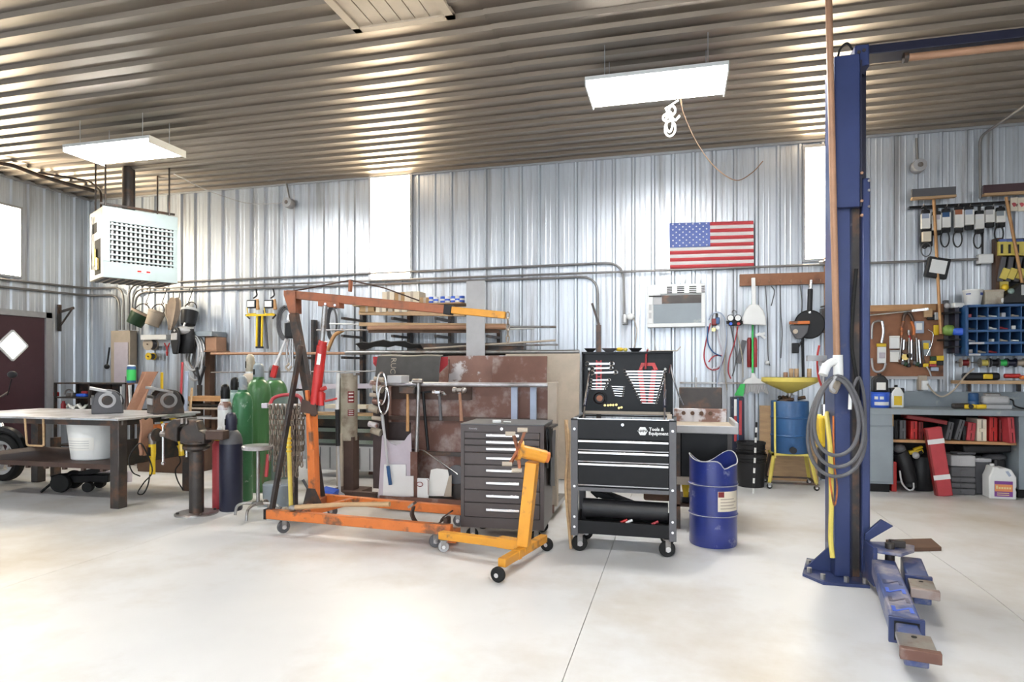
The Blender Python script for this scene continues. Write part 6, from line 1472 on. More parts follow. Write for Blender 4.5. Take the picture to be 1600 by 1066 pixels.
# ================================================================ coat board and hanging tools
a, c = W(1156, 429, 8.92), W(1297, 425, 8.92)
t = thing('hook_board', 'rusty brown hook board on the back wall beside the lift column', 'hook board', W(1225, 447, 8.94))
B().add([(a.x, 8.90, W(1156, 447, 8.92).z), (c.x, 8.90, W(1297, 443, 8.92).z), (c.x, 8.90, c.z), (a.x, 8.90, a.z), (a.x, 8.968, W(1156, 447, 8.92).z), (c.x, 8.968, W(1297, 443, 8.92).z), (c.x, 8.968, c.z), (a.x, 8.968, a.z)], [(0, 1, 2, 3), (4, 7, 6, 5), (0, 4, 5, 1), (3, 2, 6, 7), (0, 3, 7, 4), (1, 5, 6, 2)]).build('board', 'wood_board', t)
for px in (1168, 1186, 1201, 1219, 1236, 1251, 1266, 1281):
    p = W(px, 440, 8.89); B().tube([p + Vector((0, .02, 0)), p + Vector((0, -.03, -.01)), p + Vector((0, -.045, .02))], .006, 6).build('hook', 'copper_pipe', t)
# dust pan
t = thing('dust_pan', 'white dust pan hanging on the hook board', 'dust pan', W(1178, 508, 8.80))
B().bar(W(1177, 434, 8.82), W(1178, 478, 8.80), .05, .02).build('handle', 'white_plastic', t, bevel=.008)
pts = [(1161, 507), (1197, 509), (1196, 496), (1192, 485), (1185, 477), (1178, 475), (1170, 477), (1164, 485), (1160, 497)]
B().prism([(W(x, y, 8.80).x, W(x, y, 8.80).z) for x, y in pts], 8.76, 8.80).build('pan', 'white_plastic', t, bevel=.012)
# broom
t = thing('broom', 'green handled broom with grey bristles hanging by the dust pan', 'broom', W(1178, 615, 8.86))
B().tube([W(1176, 445, 8.88), W(1176, 586, 8.88)], .013, 10).build('handle', 'bright_green', t, smooth=True)
B().prism([(W(x, y, 8.86).x, W(x, y, 8.86).z) for x, y in ((1160, 600), (1165, 593), (1173, 590), (1174, 583), (1179, 583), (1181, 590), (1191, 594), (1196, 600))], 8.83, 8.90).build('head', 'white_plastic', t, bevel=.008)
for i in range(15):
    x = 1163 + i * 2.3; p, q = W(x, 599, 8.86), W(x + (x - 1175) * .25, 614 + 2 * math.sin(i), 8.86)
    B().tube([p, q], [.016, .012], 6).build('bristle_tuft', 'light_grey', t)
B().prism([(W(x, y, 8.85).x, W(x, y, 8.85).z) for x, y in ((1157, 600), (1164, 600), (1161, 619), (1147, 618))], 8.82, 8.85).build('side_scraper', 'bright_green', t)
# small spray bottle / twin red tubes
t = thing('twin_cylinder', 'pair of slim red torch cylinders behind the broom handle', 'torch cylinders', W(1178, 575, 8.9))
for px, m in ((1171, 'dark_red'), (1180, 'pink_red')):
    b_ = B().lathe([(.024, 0), (.028, .01), (.028, .36), (.018, .39)], (W(px, 574, 8.90).x, 8.925, W(px, 574, 8.9).z), 16).build('cylinder', m, t, smooth=True)
    B().cyl(W(px, 528, 8.925), W(px, 533, 8.925), .016, n=10).build('valve', 'chrome', b_)
B().mm(W(1169, 545, 8.93), W(1183, 548, 8.968)).build('strap', 'steel_dark', t)
tag(B().bar(W(1185, 520, 8.88), W(1196, 529, 8.88), .03, .012, (0, 1, 0)).bar(W(1180, 524, 8.88), W(1195, 521, 8.88), .03, .03).build('wire_brush', 'white_plastic'), 'small white brush hanging beside the broom handle', 'brush')
# regulator with twin hoses
t = thing('gas_regulator', 'red and blue gas regulator with coiled purple hoses', 'regulator', W(1118, 515, 8.88))
B().mm(W(1112, 498, 8.85), W(1119, 509, 8.95)).build('red_body', 'dark_red', t, bevel=.01); B().mm(W(1118, 496, 8.85), W(1124, 507, 8.95)).build('blue_body', 'sky_blue', t, bevel=.01)
for px, py in ((1121, 512), (1115, 515)): g_ = B().cyl(W(px, py, 8.82), W(px, py, 8.86), .026, n=18).build('gauge', 'brass' if px < 1120 else 'white_plastic', t, smooth=True)
B().cyl(W(1120, 490, 8.9), W(1120, 498, 8.9), .015, n=10).build('stem', 'steel_dark', t)
hoses = [[(1110, 505), (1104, 530), (1100, 555), (1104, 572), (1113, 578), (1124, 575), (1130, 562), (1128, 556), (1115, 557), (1107, 566)], [(1120, 515), (1122, 528), (1127, 545), (1129, 560), (1124, 572), (1112, 577)], [(1107, 500), (1112, 492), (1120, 488), (1129, 492), (1134, 505), (1135, 530), (1131, 555), (1124, 580), (1120, 600)], [(1106, 510), (1106, 535), (1114, 550), (1127, 557)]]
for i, h in enumerate(hoses): B().tube(spline([W(x, y, 8.88 - .012 * i) for x, y in h]), .009, 7).build('hose', ['pink_red', 'lavender', 'blue_grey', 'sky_blue'][i], t, smooth=True)
# manifold gauges
t = thing('manifold_gauge', 'black manifold gauge set with two white dials and hanging hoses', 'gauge', W(1148, 508, 8.9))
B().mm(W(1139, 495, 8.88), W(1158, 509, 8.96)).build('body', 'black_plastic', t, bevel=.012)
for px in (1141.5, 1153):
    g_ = B().cyl(W(px, 497, 8.84), W(px, 497, 8.90), .045, n=24).build('gauge', 'black_plastic', t, smooth=True); B().cyl(W(px, 497, 8.834), W(px, 497, 8.842), .036, n=24).build('dial', 'white_plastic', g_)
for px, m in ((1142, 'bright_blue'), (1154, 'red_paint')): B().cyl(W(px, 506, 8.85), W(px, 506, 8.9), .02, n=12).build('knob', m, t, smooth=True)
B().tube(arc(W(1147, 488, 8.92), .025, -20, 200, 8), .005, 6).build('hanger', 'steel_dark', t)
for x in (1136, 1160): B().cyl(W(x - 2, 504, 8.9), W(x + 3, 504, 8.9), .02, n=8).build('port', 'steel_dark', t)
for i, h in enumerate([[(1142, 510), (1146, 530), (1150, 555), (1148, 575), (1144, 588)], [(1150, 510), (1154, 530), (1160, 560), (1161, 590)], [(1153, 510), (1148, 535), (1140, 560), (1138, 580), (1142, 592)], [(1135, 508), (1134, 540), (1132, 575), (1136, 610)]]):
    B().tube(spline([W(x, y, 8.90 - .012 * i) for x, y in h]), .008, 7).build('hose', ['grey_plastic', 'cream_pipe', 'pink_red', 'cream_pipe'][i], t, smooth=True)
tag(B().bar(W(1163, 532, 8.92), W(1153, 568, 8.92), .06, .02, (0, 1, 0)).build('hand_saw', 'grey_plastic', bevel=.006), 'grey dark blade hanging at a slant behind the hoses', 'saw')
# shelf below with small parts
tag(B().mm(W(1062, 597, 8.925), W(1160, 600, 8.968)).mm(W(1086, 590, 8.84), W(1089, 605, 8.87)).build('pipe_rail', 'steel_raw'), 'thin metal rail on the wall above the parts washer lid', 'rail')
# cords hanging from the hook board
for i, (pts, lab) in enumerate((([(1196, 447), (1199, 500), (1200, 555), (1203, 572)], 'dark cord hanging straight beside the broom'), ([(1219, 445), (1220, 490), (1222, 520), (1220, 560)], 'thin dark cord hanging from the middle of the hook board'), ([(1250, 445), (1253, 470), (1252, 500)], 'short thin cord hanging near the black trimmer guard'), ([(1205, 447), (1210, 455), (1207, 470), (1205, 478)], 'short curled wire hanging from the hook board'))):
    tag(B().tube(spline([W(x, y, 8.92) for x, y in pts]), .007, 6).build('cord', 'grey_plastic', smooth=True), lab, 'cord', 'cords hanging from the hook board')
tag(B().sphere(W(1199, 567, 8.92), .03, 10).build('cord_plug', 'white_plastic', smooth=True), 'round pale plug at the lower end of the cord', 'plug')
# trimmer
t = thing('string_trimmer', 'black string trimmer with an orange band hanging head up', 'trimmer', W(1262, 560, 8.85))
B().tube([W(1267, 438, 8.86), W(1265, 490, 8.84)], .022, 10).build('upper_shaft', 'chrome', t, smooth=True); B().tube([W(1266, 452, 8.85), W(1265, 487, 8.84)], .032, 12).build('sleeve', 'black_plastic', t, smooth=True)
B().lathe([(.01, -.02), (.17, -.02), (.185, .0), (.17, .02), (.01, .02)], W(1265, 507, 8.86), 36, 'Y').build('guard_disc', 'black_plastic', t, smooth=True)
B().prism([(W(x, y, 8.80).x, W(x, y, 8.80).z) for x, y in ((1234, 508), (1264, 508), (1262, 520), (1252, 530), (1244, 530), (1236, 518))], 8.78, 8.84).build('engine_cover', 'grey_plastic', t, bevel=.012)
B().mm(W(1234, 502, 8.775), W(1264, 507, 8.845)).build('orange_band', 'orange_paint', t, bevel=.006)
B().cyl(W(1243, 518, 8.765), W(1243, 518, 8.79), .03, n=16).build('primer_cap', 'beige', t, smooth=True)
B().mm(W(1238, 536, 8.82), W(1247, 552, 8.88)).build('trigger_box', 'black_plastic', t, bevel=.008)
B().tube([W(1254, 525, 8.88), W(1255, 590, 8.90)], .018, 10).build('lower_shaft', 'black_plastic', t, smooth=True)
B().bar(W(1245, 545, 8.85), W(1254, 532, 8.86), .03, .02).build('trigger_bracket', 'black_plastic', t)
tag(B().mm(W(1283, 482, 8.86), W(1296, 520, 8.96)).bar(W(1282, 480, 8.9), W(1300, 476, 8.9), .05, .02).build('wall_charger', 'steel_dark', bevel=.006), 'dark flat charger box hung beside the lift column', 'charger')
tag(B().tube([W(1290, 402, 8.93), W(1291, 575, 8.93)], .022, 10).build('wall_pipe', 'copper_pipe', smooth=True), 'tan vertical pipe on the wall beside the lift column', 'pipe')
tag(B().mm(W(1285, 565, 8.88), W(1297, 600, 8.968)).build('junction_box', 'light_grey', bevel=.006), 'grey junction box on the wall behind the hose', 'junction box')
tag(B().sphere(W(1293, 408, 8.92), .045, 10).cyl(W(1286, 411, 8.92), W(1280, 412, 8.92), .03, n=10).build('pipe_elbow', 'steel_raw', smooth=True), 'pale conduit elbow at the end of the long conduit', 'elbow')

# ================================================================ small things on walls and ceiling
def sensor(px, py, px2, py2, lab):
    t = thing('ceiling_detector', lab, 'detector', W(px, py, 8.9)); c = W(px, py, 8.88)
    B().lathe([(.02, -.05), (.075, -.045), (.08, 0), (.08, .085)], c, 24, 'Y').build('body', 'light_grey', t, smooth=True); B().lathe([(.001, -.055), (.03, -.055), (.03, -.045)], c, 16, 'Y').build('center_cap', 'steel_raw', t, smooth=True)
    B().tube([c + Vector((0, .05, .06)), W(px2, py2, 8.93)], .013, 8).build('drop_pipe', 'conduit', t, smooth=True)
sensor(450, 317, 447, 284, 'round electrical box on the back wall left of the tall wall light')
sensor(1436, 259, 1432, 216, 'round electrical box high on the wall behind the lift')
pipe('conduit', bend([W(1532, 310, YB), W(1531, 214, YB), G(1600, 166, ZC - .09), G(1680, 113, ZC - .09)], .1), .016, 'conduit', 'conduit dropping from the ceiling beside the second squeegee')
tag(B().tube(spline([G(272, 272, 4.0), W(330, 300, 8.3), W(390, 318, 8.8), W(446, 317, 8.9)]), .006, 6).build('lamp_wire', 'light_grey', smooth=True), 'thin pale wire drooping from the corner fixture to the round box', 'wire', 'fixture wires')
tag(B().tube(spline([Vector((.02, 6.2, 4.0)), W(1068, 178, 6.6), W(1090, 225, 7.4), W(1118, 262, 8.2), W(1150, 282, 8.8), W(1175, 270, 8.9), W(1192, 252, 8.92)]), .006, 6).build('lamp_wire', 'copper_pipe', smooth=True), 'thin brown wire drooping from the fixture above the flag', 'wire', 'fixture wires')
t = thing('pull_cord', 'white cord bundle tied below the fixture above the flag', 'cord', W(1046, 160, 6.3))
for i, (cx, cy, rx, ry) in enumerate(((1050, 173, 5, 7), (1046, 190, 5, 16), (1047, 200, 8, 12), (1043, 182, 7, 6))):
    c = W(cx, cy, 6.3); m_ = M(cx, 6.3)
    B().tube([c + Vector((rx * m_ * math.cos(q), .01 * i, ry * m_ * math.sin(q))) for q in [2 * math.pi * j / 20 for j in range(20)]], .010, 6, closed=True).build('loop', 'white_plastic', t, smooth=True)
B().tube([Vector((.0, 6.3, 4.0)), W(1040, 170, 6.3), W(1046, 185, 6.3)], .008, 6).build('lead', 'white_plastic', t); B().tube([W(1046, 185, 6.3), W(1056, 188, 6.3), W(1062, 181, 6.3)], .012, 6).build('plug', 'white_plastic', t)
# cable tray along the ceiling by the left wall
pipe('conduit', [G(-20, 252, ZC - .09), G(20, 259, ZC - .09), G(60, 274, ZC - .09), G(110, 289, ZC - .09), G(150, 299, ZC - .09)], .03, 'steel_dark', 'black pipe running along the ceiling towards the heater', 'pipe')
pipe('conduit', bend([G(60, 270, ZC - .09), G(140, 283, ZC - .09), W(158, 300, 7.7), W(158, 330, 7.65)], .1), .016, 'steel_dark', 'thin black pipe bending down to the heater', 'pipe')

# ================================================================ two post lift
LY = 4.80
def CX(px, Y=LY): return W(px, 600, Y).x
def CZ(py, px=1330, Y=LY): return W(px, py, Y).z
t = thing('car_lift', 'tall blue two post car lift column with folded arms', 'car lift', W(1330, 600, LY) * Vector((1, 1, 0)) if False else (CX(1330), LY + .1, 0))
ZTOP = CZ(88)
B().mm((CX(1304), LY, .02), (CX(1329), LY + .30, ZTOP)).build('column', 'lift_blue', t, bevel=.006)
B().mm((CX(1329), LY + .03, .02), (CX(1345), LY + .27, ZTOP - .1)).build('inner_channel', 'steel_dark', t)
B().mm((CX(1329) - .0, LY + .02, .02), (CX(1333), LY + .05, ZTOP - .1)).build('channel_lip', 'navy_paint', t)
B().mm((CX(1346), LY - .01, .05), (CX(1359.5), LY + .24, CZ(280))).build('carriage_post', 'lift_blue', t, bevel=.01)
B().mm((CX(1345), LY + .05, CZ(300)), (CX(1357), LY + .24, ZTOP)).build('rear_flange', 'navy_paint', t, bevel=.005)
B().mm((CX(1301), LY - .05, CZ(326)), (CX(1341), LY, CZ(90))).build('cover', 'lift_blue', t, bevel=.006)
B().mm((CX(1341), LY - .05, CZ(326)), (CX(1344), LY + .1, CZ(100))).build('cover_edge', 'navy_paint', t)
for py in (275, 318, 340): B().cyl((CX(1343), LY - .06, CZ(py)), (CX(1343), LY - .04, CZ(py)), .010, n=8).build('bolt', 'copper_pipe', t)
for py in (285, 300, 325): B().cyl((CX(1357), LY - .02, CZ(py)), (CX(1357), LY, CZ(py)), .009, n=8).build('bolt', 'steel_raw', t)
# head bracket and overhead beam
B().mm((CX(1334), LY - .03, CZ(110)), (CX(1357), LY + .22, CZ(74))).build('head_bracket', 'lift_blue', t, bevel=.01)
B().prism([(CX(1334), CZ(110)), (CX(1357), CZ(106)), (CX(1348), CZ(122)), (CX(1337), CZ(112))], LY - .03, LY + .05).build('bracket_gusset', 'navy_paint', t)
B().cyl((CX(1340), LY - .035, CZ(86)), (CX(1340), LY - .025, CZ(86)), .012, n=10).cyl((CX(1348), LY - .035, CZ(84)), (CX(1348), LY - .025, CZ(84)), .012, n=10).build('bracket_bolt', 'steel_dark', t)
bz0, bz1 = CZ(84, 1345), CZ(70, 1345)
B().mm((CX(1350), LY + .02, bz0), (4.9, LY + .18, bz1)).build('overhead_beam', 'navy_paint', t, bevel=.004)
B().tube([(CX(1418), LY + .02, CZ(90, 1400)), (4.6, LY + .02, CZ(90, 1400))], .025, 12).build('safety_bar', 'copper_pipe', t, smooth=True)
B().cyl((CX(1413), LY + .02, CZ(90, 1400)), (CX(1420), LY + .02, CZ(90, 1400)), .035, n=12).build('bar_collar', 'steel_dark', t)
B().tube(spline([(CX(1309), LY, ZTOP), (CX(1313), LY, ZTOP + .06), (CX(1325), LY + .02, ZTOP + .1), (CX(1335), LY + .04, ZTOP + .06)]), .008, 6).build('lift_cable', 'rubber', t, smooth=True)
# the far column of the pair, outside the picture, closes the beam
B().mm((4.55, LY, .0), (4.85, LY + .30, ZTOP + .1)).build('far_column', 'lift_blue', t, bevel=.006)
# base plate with gusset and anchors
pts = [G(1268, 877), G(1287, 905), G(1350, 915)]
bp = [(CX(1304) - .14, LY + .26), (CX(1304) - .20, LY + .02), (CX(1304) - .10, LY - .14), (CX(1350), LY - .14), (CX(1362), LY + .30), (CX(1304) - .1, LY + .42)]
B().prism(bp, 0, .02, 'XY').build('base_plate', 'lift_blue', t)
B().add([(CX(1304), LY + .12, .02), (CX(1304) - .17, LY + .12, .02), (CX(1304), LY + .12, .20), (CX(1304), LY + .14, .02), (CX(1304) - .17, LY + .14, .02), (CX(1304), LY + .14, .20)], [(0, 1, 2), (3, 5, 4), (0, 3, 4, 1), (1, 4, 5, 2), (0, 2, 5, 3)]).build('gusset', 'lift_blue', t)
for (x, y) in ((CX(1304) - .15, LY + .05), (CX(1304) - .09, LY - .08), (CX(1304) + .05, LY - .10), (CX(1345), LY - .1), (CX(1304) - .12, LY + .24)):
    B().cyl((x, y, .02), (x, y, .055), .017, n=6).build('anchor_bolt', 'steel_raw', t)
# carriage yoke
yx, yy = 1.33, 4.63
B().prism([(yx - .12, yy + .13), (yx - .10, yy - .09), (yx + .02, yy - .14), (yx + .13, yy - .02), (yx + .17, yy + .10), (yx + .08, yy + .16)], .265, .285, 'XY').build('yoke_plate', 'lift_arm', t, bevel=.004)
B().prism([(yx - .12, yy + .13), (yx - .10, yy - .09), (yx + .02, yy - .14), (yx + .13, yy - .02), (yx + .17, yy + .10), (yx + .08, yy + .16)], .06, .08, 'XY').build('yoke_plate', 'lift_arm', t, bevel=.004)
B().prism([(yx - .13, .04), (yx - .10, .04), (yx - .09, .30), (yx + .05, .40), (yx - .02, .44), (yx - .12, .34)], yy + .11, yy + .14).build('yoke_side', 'lift_blue', t, bevel=.004)
B().mm((yx - .125, yy - .09, .05), (yx - .10, yy + .13, .30)).build('yoke_cheek', 'lift_blue', t, bevel=.004)
B().mm((yx + .0, yy + .0, .285), (yx + .09, yy + .05, .33)).build('restraint_block', 'steel_dark', t, bevel=.006)
B().cyl((yx - .01, yy - .02, .05), (yx - .01, yy - .02, .32), .028, n=16).build('pivot_pin', 'steel_dark', t, smooth=True)
def lift_arm(p, q, q2, w, lab):
    p, q, q2 = Vector(p), Vector(q), Vector(q2)
    a_ = B().bar(p, q, w, .11).build('arm', 'lift_arm', t, bevel=.012)
    d_ = (q - p).normalized()
    B().bar(q - d_ * .02, q + d_ * .005, w + .02, .13).build('arm_collar', 'lift_blue', a_, bevel=.004)
    B().bar(q - d_ * .1, q2, w * .72, .08).build('inner_arm', 'lift_arm', a_, bevel=.008)
    B().bar(q + d_ * .004, q + d_ * .008, w * .8, .095).build('arm_mouth', 'dark_hole', a_)
    pd = B().bar(q2 - d_ * .12, q2 + d_ * .10, w * 1.05, .022).build('pad_plate', 'steel_raw', a_, bevel=.003); pd.location.z += .055
    B().bar(q2 + d_ * .085, q2 + d_ * .12, w * 1.15, .05).build('pad_stop', 'rust_sheet', a_, bevel=.004).location.z += .06
    B().cyl(q2 - d_ * .08 + Vector((0, 0, .066)), q2 - d_ * .08 + Vector((0, 0, .068)), .012, n=12).build('pad_hole', 'dark_hole', a_)
    return a_
a1 = lift_arm((1.27, 4.56, .17), (1.085, 3.53, .155), (1.03, 3.22, .15), .135, 'near')
a2 = lift_arm((1.46, 4.67, .17), (1.375, 4.27, .155), (1.335, 4.08, .15), .12, 'far')
dv = (Vector((1.085, 3.53, 0)) - Vector((1.27, 4.56, 0))).normalized(); ang = math.atan2(dv.y, dv.x)
text('lettering', 'BEN', 'lift_blue', .17, Vector((1.13, 3.95, .228)) - Vector(t.location), (0, 0, ang + math.pi / 2), t, align='CENTER') if False else None
for i, s in enumerate((.44, .58, .72, .86)):
    p = Vector((1.27, 4.56, 0)) + (Vector((1.085, 3.53, 0)) - Vector((1.27, 4.56, 0))) * s
    sd = Vector((-dv.y, dv.x, 0)); z = .17 - .015 * s + .0555
    pw = [[(-.05, -.045), (-.05, .045), (-.035, .045), (-.035, -.045)], [(-.035, .03), (.05, -.03), (.05, -.045), (-.035, .012)]]
    b = B()
    for poly in ([(-.048, -.04), (-.048, .04), (-.03, .04), (-.03, -.04)], [(.03, -.04), (.03, .04), (.048, .04), (.048, -.04)], [(-.03, .04), (.03, -.02), (.03, -.04), (-.03, .02)]):
        b.add([p + sd * u_ + dv * v_ + Vector((0, 0, z)) for u_, v_ in poly] + [p + sd * u_ + dv * v_ + Vector((0, 0, z + .0015)) for u_, v_ in poly], [(0, 1, 2, 3), (7, 6, 5, 4), (0, 4, 5, 1), (1, 5, 6, 2), (2, 6, 7, 3), (3, 7, 4, 0)])
    b.build('arm_letter', 'lift_blue' if i % 2 == 0 else 'bright_blue', t)

# drop pipe in front of the column with its fittings
tp, bt = W(1294, -40, 4.70), W(1308, 575, 4.70)
t = thing('air_drop_pipe', 'tan vertical air pipe with white fittings in front of the lift column', 'pipe', bt)
tpz = bt + (tp - bt) * ((ZC - .036 - bt.z) / (tp.z - bt.z))
B().tube([tpz, bt], .022, 12).build('riser', 'copper_pipe', t, smooth=True)
B().tube([W(1309, 555, 4.70), W(1310, 592, 4.70)], .031, 14).build('tee', 'white_plastic', t, smooth=True)
B().tube(bend([W(1309, 565, 4.70), W(1298, 566, 4.68), W(1290, 574, 4.66)], .04), .027, 12).build('elbow', 'white_plastic', t, smooth=True)
B().tube([W(1292, 570, 4.66), W(1286, 586, 4.64)], .030, 14).build('valve_handle', 'white_plastic', t, smooth=True)
B().tube([W(1311, 590, 4.7), W(1306, 604, 4.68), W(1302, 612, 4.66)], .026, 12).build('coupler', 'beige', t, smooth=True)
B().sphere(W(1317, 597, 4.69), .014, 8).build('valve_knob', 'red_paint', t)
# hose coil
t = thing('air_hose', 'coiled grey air hose hanging on the lift column', 'hose', W(1307, 600, 4.66))
for i, (cx, top, bot, rx) in enumerate(((1307, 590, 745, 44), (1309, 588, 730, 40), (1307, 592, 712, 34))):
    m_ = M(cx, 4.66); pts = []
    for j in range(40):
        q = 2 * math.pi * j / 40; cz = (top + bot) / 2; ry = (bot - top) / 2
        p = W(cx + rx * math.cos(q) * (1 - .22 * math.sin(q)), cz - ry * math.sin(q), 4.66 - .03 * i); pts.append(p)
    B().tube(pts, .0125, 8, closed=True).build('hose_loop', 'grey_plastic', t, smooth=True)
B().tube(spline([W(1303, 612, 4.64), W(1298, 590 + 14, 4.60), W(1306, 588, 4.6)]), .012, 8).build('hose_end', 'light_grey', t, smooth=True)
B().tube([W(1329, 615, 4.62), W(1328, 640, 4.62)], .012, 10).build('connector', 'white_plastic', t, smooth=True)
B().tube(spline([W(1330, 612, 4.64), W(1342, 590, 4.70), W(1350, 620, 4.72), W(1352, 660, 4.73), W(1351, 680, 4.74)]), .010, 8).build('hose_tail', 'grey_plastic', t, smooth=True)
tag(B().tube(spline([W(1338, 420, 4.76), W(1333, 480, 4.77), W(1331, 540, 4.77), W(1338, 590, 4.77), W(1341, 640, 4.77)]), .012, 8).build('lift_hose', 'rubber', smooth=True), 'black hydraulic hose running down the lift column face', 'hose')
# yellow reel box and strap
t = thing('cord_reel', 'yellow cord reel with hanging yellow strap behind the lift column', 'reel', W(1293, 700, 5.2))
B().mm(W(1281, 650, 5.15), W(1298, 690, 5.35)).build('housing', 'yellow', t, bevel=.02)
B().prism([(W(x, y, 5.14).x, W(x, y, 5.14).z) for x, y in ((1279, 700), (1288, 690), (1296, 690), (1296, 698), (1284, 702))], 5.16, 5.28).build('guide', 'yellow', t, bevel=.01)
B().cyl(W(1288, 632, 5.2), W(1288, 650, 5.2), .02, n=10).build('hanger', 'chrome', t)
B().tube(spline([W(1296, 655, 5.12), W(1292, 648, 4.95), W(1297, 700, 4.74), W(1299, 780, 4.74), W(1298, 840, 4.74), W(1301, 872, 4.72)]), .016, 8).build('strap', 'yellow_dirty', t, smooth=True)
B().tube(spline([W(1302, 650, 4.76), W(1303, 720, 4.74), W(1308, 760, 4.72), W(1304, 790, 4.72), W(1298, 760, 4.70), W(1296, 740, 4.70)]), .006, 6).build('cord', 'orange_paint', t, smooth=True)
B().tube(spline([W(1280, 540, 5.3), W(1277, 560, 5.3), W(1279, 590, 5.3), W(1288, 612, 5.25)]), .008, 6).build('red_lead', 'red_paint', t, smooth=True)
B().mm(W(1283, 700, 5.16), W(1295, 745, 5.3)).build('counterweight', 'black_plastic', t, bevel=.01)
B().tube([W(1288, 632, 5.2), W(1291, 570, 5.15)], .008, 6).build('hang_line', 'steel_dark', t)
B().mm(W(1284, 560, 5.12), W(1296, 572, 5.25)).mm(Vector((CX(1304) - .13, 5.02, W(1290, 560, 5.1).z - .02)), Vector((CX(1304) - .001, 5.08, W(1290, 560, 5.1).z + .02))).build('bracket', 'steel_raw', t)
# plank on the floor
a, b_, c, d_ = G(1384, 849), G(1455, 847), G(1471, 861), G(1400, 863)
tag(B().add([(p.x, p.y, z) for z in (.0, .03) for p in (a, b_, c, d_)], [(0, 3, 2, 1), (4, 5, 6, 7), (0, 1, 5, 4), (1, 2, 6, 5), (2, 3, 7, 6), (3, 0, 4, 7)]).build('floor_plank', 'wood_dark'), 'short worn plank lying on the floor behind the lift arms', 'plank')

# ================================================================ work bench on the right
BY, BT = 8.28, .976                      # front plane and top
bx0, bx1 = W(1340, 640, BY).x, W(1700, 640, BY).x
t = thing('work_bench', 'grey steel work bench along the back wall with a pedestal', 'bench', ((bx0 + bx1) / 2, 8.6, 0))
B().mm((bx0, BY - .02, BT - .065), (bx1, 8.96, BT)).build('bench_top', 'grey_paint', t, bevel=.006)
B().mm((bx0, 8.92, BT), (bx1, 8.965, W(1450, 612, 8.92).z)).build('backsplash', 'grey_paint', t)
def bX(px, Y=BY): return W(px, 700, Y).x
def bZ(py, Y=BY, px=1480): return W(px, py, Y).z
B().mm((bX(1356), BY, .10), (bX(1396), 8.9, BT - .065)).build('pedestal', 'grey_paint', t, bevel=.004)
B().mm((bX(1358), BY - .012, bZ(667)), (bX(1394), BY, bZ(647))).build('drawer', 'grey_paint', t, bevel=.004)
B().mm((bX(1358), BY - .012, bZ(757)), (bX(1394), BY, bZ(669))).build('door', 'grey_paint', t, bevel=.004)
B().mm((bX(1394.3), BY - .004, bZ(668)), (bX(1396), BY + .002, bZ(646))).build('worn_edge', 'cardboard', t)
B().mm((bX(1358), BY + .05, 0), (bX(1392), 8.85, .10)).build('plinth', 'black_paint', t)
B().mm((bX(1592), BY, .10), (bX(1660), 8.9, BT - .065)).build('pedestal', 'grey_paint', t, bevel=.004)
B().mm((bX(1594), BY + .05, 0), (bX(1658), 8.85, .10)).build('plinth', 'black_paint', t)
SZ = bZ(690)
B().mm((bX(1396), BY + .05, SZ - .03), (bX(1592), 8.9, SZ)).build('shelf', 'wood', t)
B().mm((bX(1396), 8.88, .05), (bX(1592), 8.9, BT - .065)).build('back_panel', 'black_paint', t)

# cases on the upper shelf: (px0, px1, top, material, lean, label)
YS = BY + .10
def sX(px): return W(px, 680, YS).x
def sZ(py): return W(1480, py, YS).z
def case(px0, px1, pyt, m, lean, lab, depth=.30, zb=None, Y=YS):
    w_ = max(.03, (W(px1, 680, Y).x - W(px0, 680, Y).x)); h = W((px0 + px1) / 2, pyt, Y).z - (SZ if zb is None else zb); zb_ = SZ if zb is None else zb
    t = thing('tool_case', lab, 'case', (W((px0 + px1) / 2, 680, Y).x, Y, zb_ + .001), 0, 'cases under the work bench')
    R = Matrix.Rotation(math.radians(lean), 4, 'Y'); off = abs(math.sin(math.radians(lean))) * w_ / 2
    b = B(); b.m = Matrix.Translation((0, 0, off)) @ R; b.mm((-w_ / 2, 0, 0), (w_ / 2, depth, h)); b.build('shell', m, t, world=False, bevel=.008)
    b = B(); b.m = Matrix.Translation((0, 0, off)) @ R; b.mm((-.003, -.003, .01), (.003, .001, h - .01)); b.build('seam', 'dark_hole', t, world=False)
    b = B(); b.m = Matrix.Translation((0, 0, off)) @ R; b.mm((-w_ * .3, -.010, h * .42), (w_ * .3, 0, h * .58)); b.build('latch', m, t, world=False, bevel=.003)
    return t
for args in ((1397.5, 1404, 657, 'black_plastic', -3, 'first black case on the bench shelf next to the pedestal'), (1406, 1416, 657, 'grey_plastic', 0, 'grey case standing on the bench shelf beside the first red case'), (1423, 1434, 658, 'red_paint', 0, 'bright red case on the bench shelf under the lying red case'), (1435.5, 1443, 659, 'dark_red', 0, 'thin dark red case beside the bright red case'), (1477, 1486, 660, 'grey_plastic', 10, 'leaning grey case behind the striped red case'), (1491, 1500, 656, 'grey_plastic', 14, 'taller leaning grey case on the bench shelf'), (1504, 1509, 666, 'black_plastic', 4, 'low dark case on the bench shelf'), (1510, 1523, 661, 'pink_red', 5, 'tapered red case in the middle of the bench shelf'), (1527, 1542, 655, 'carton_pale', 0, 'tan carton standing between red cases'), (1546, 1559, 652, 'red_paint', 0, 'tall bright red case right of the tan carton'), (1561.5, 1568, 656, 'dark_red', 0, 'dark red case behind the overhanging red case')):
    case(*args)
t = case(1578, 1588, 653, 'pink_red', -4, 'red case overhanging the shelf edge at the bench end', .4, SZ, BY - .06)
p = W(1448, 655, YS)
tag(B().box((sX(1446), BY + .16, sZ(656)), (.42, .22, .05), Matrix.Rotation(math.radians(9), 3, 'Y')).build('flat_case', 'dark_red', bevel=.01), 'flat dark red case lying on top of the other cases', 'case', 'cases under the work bench')
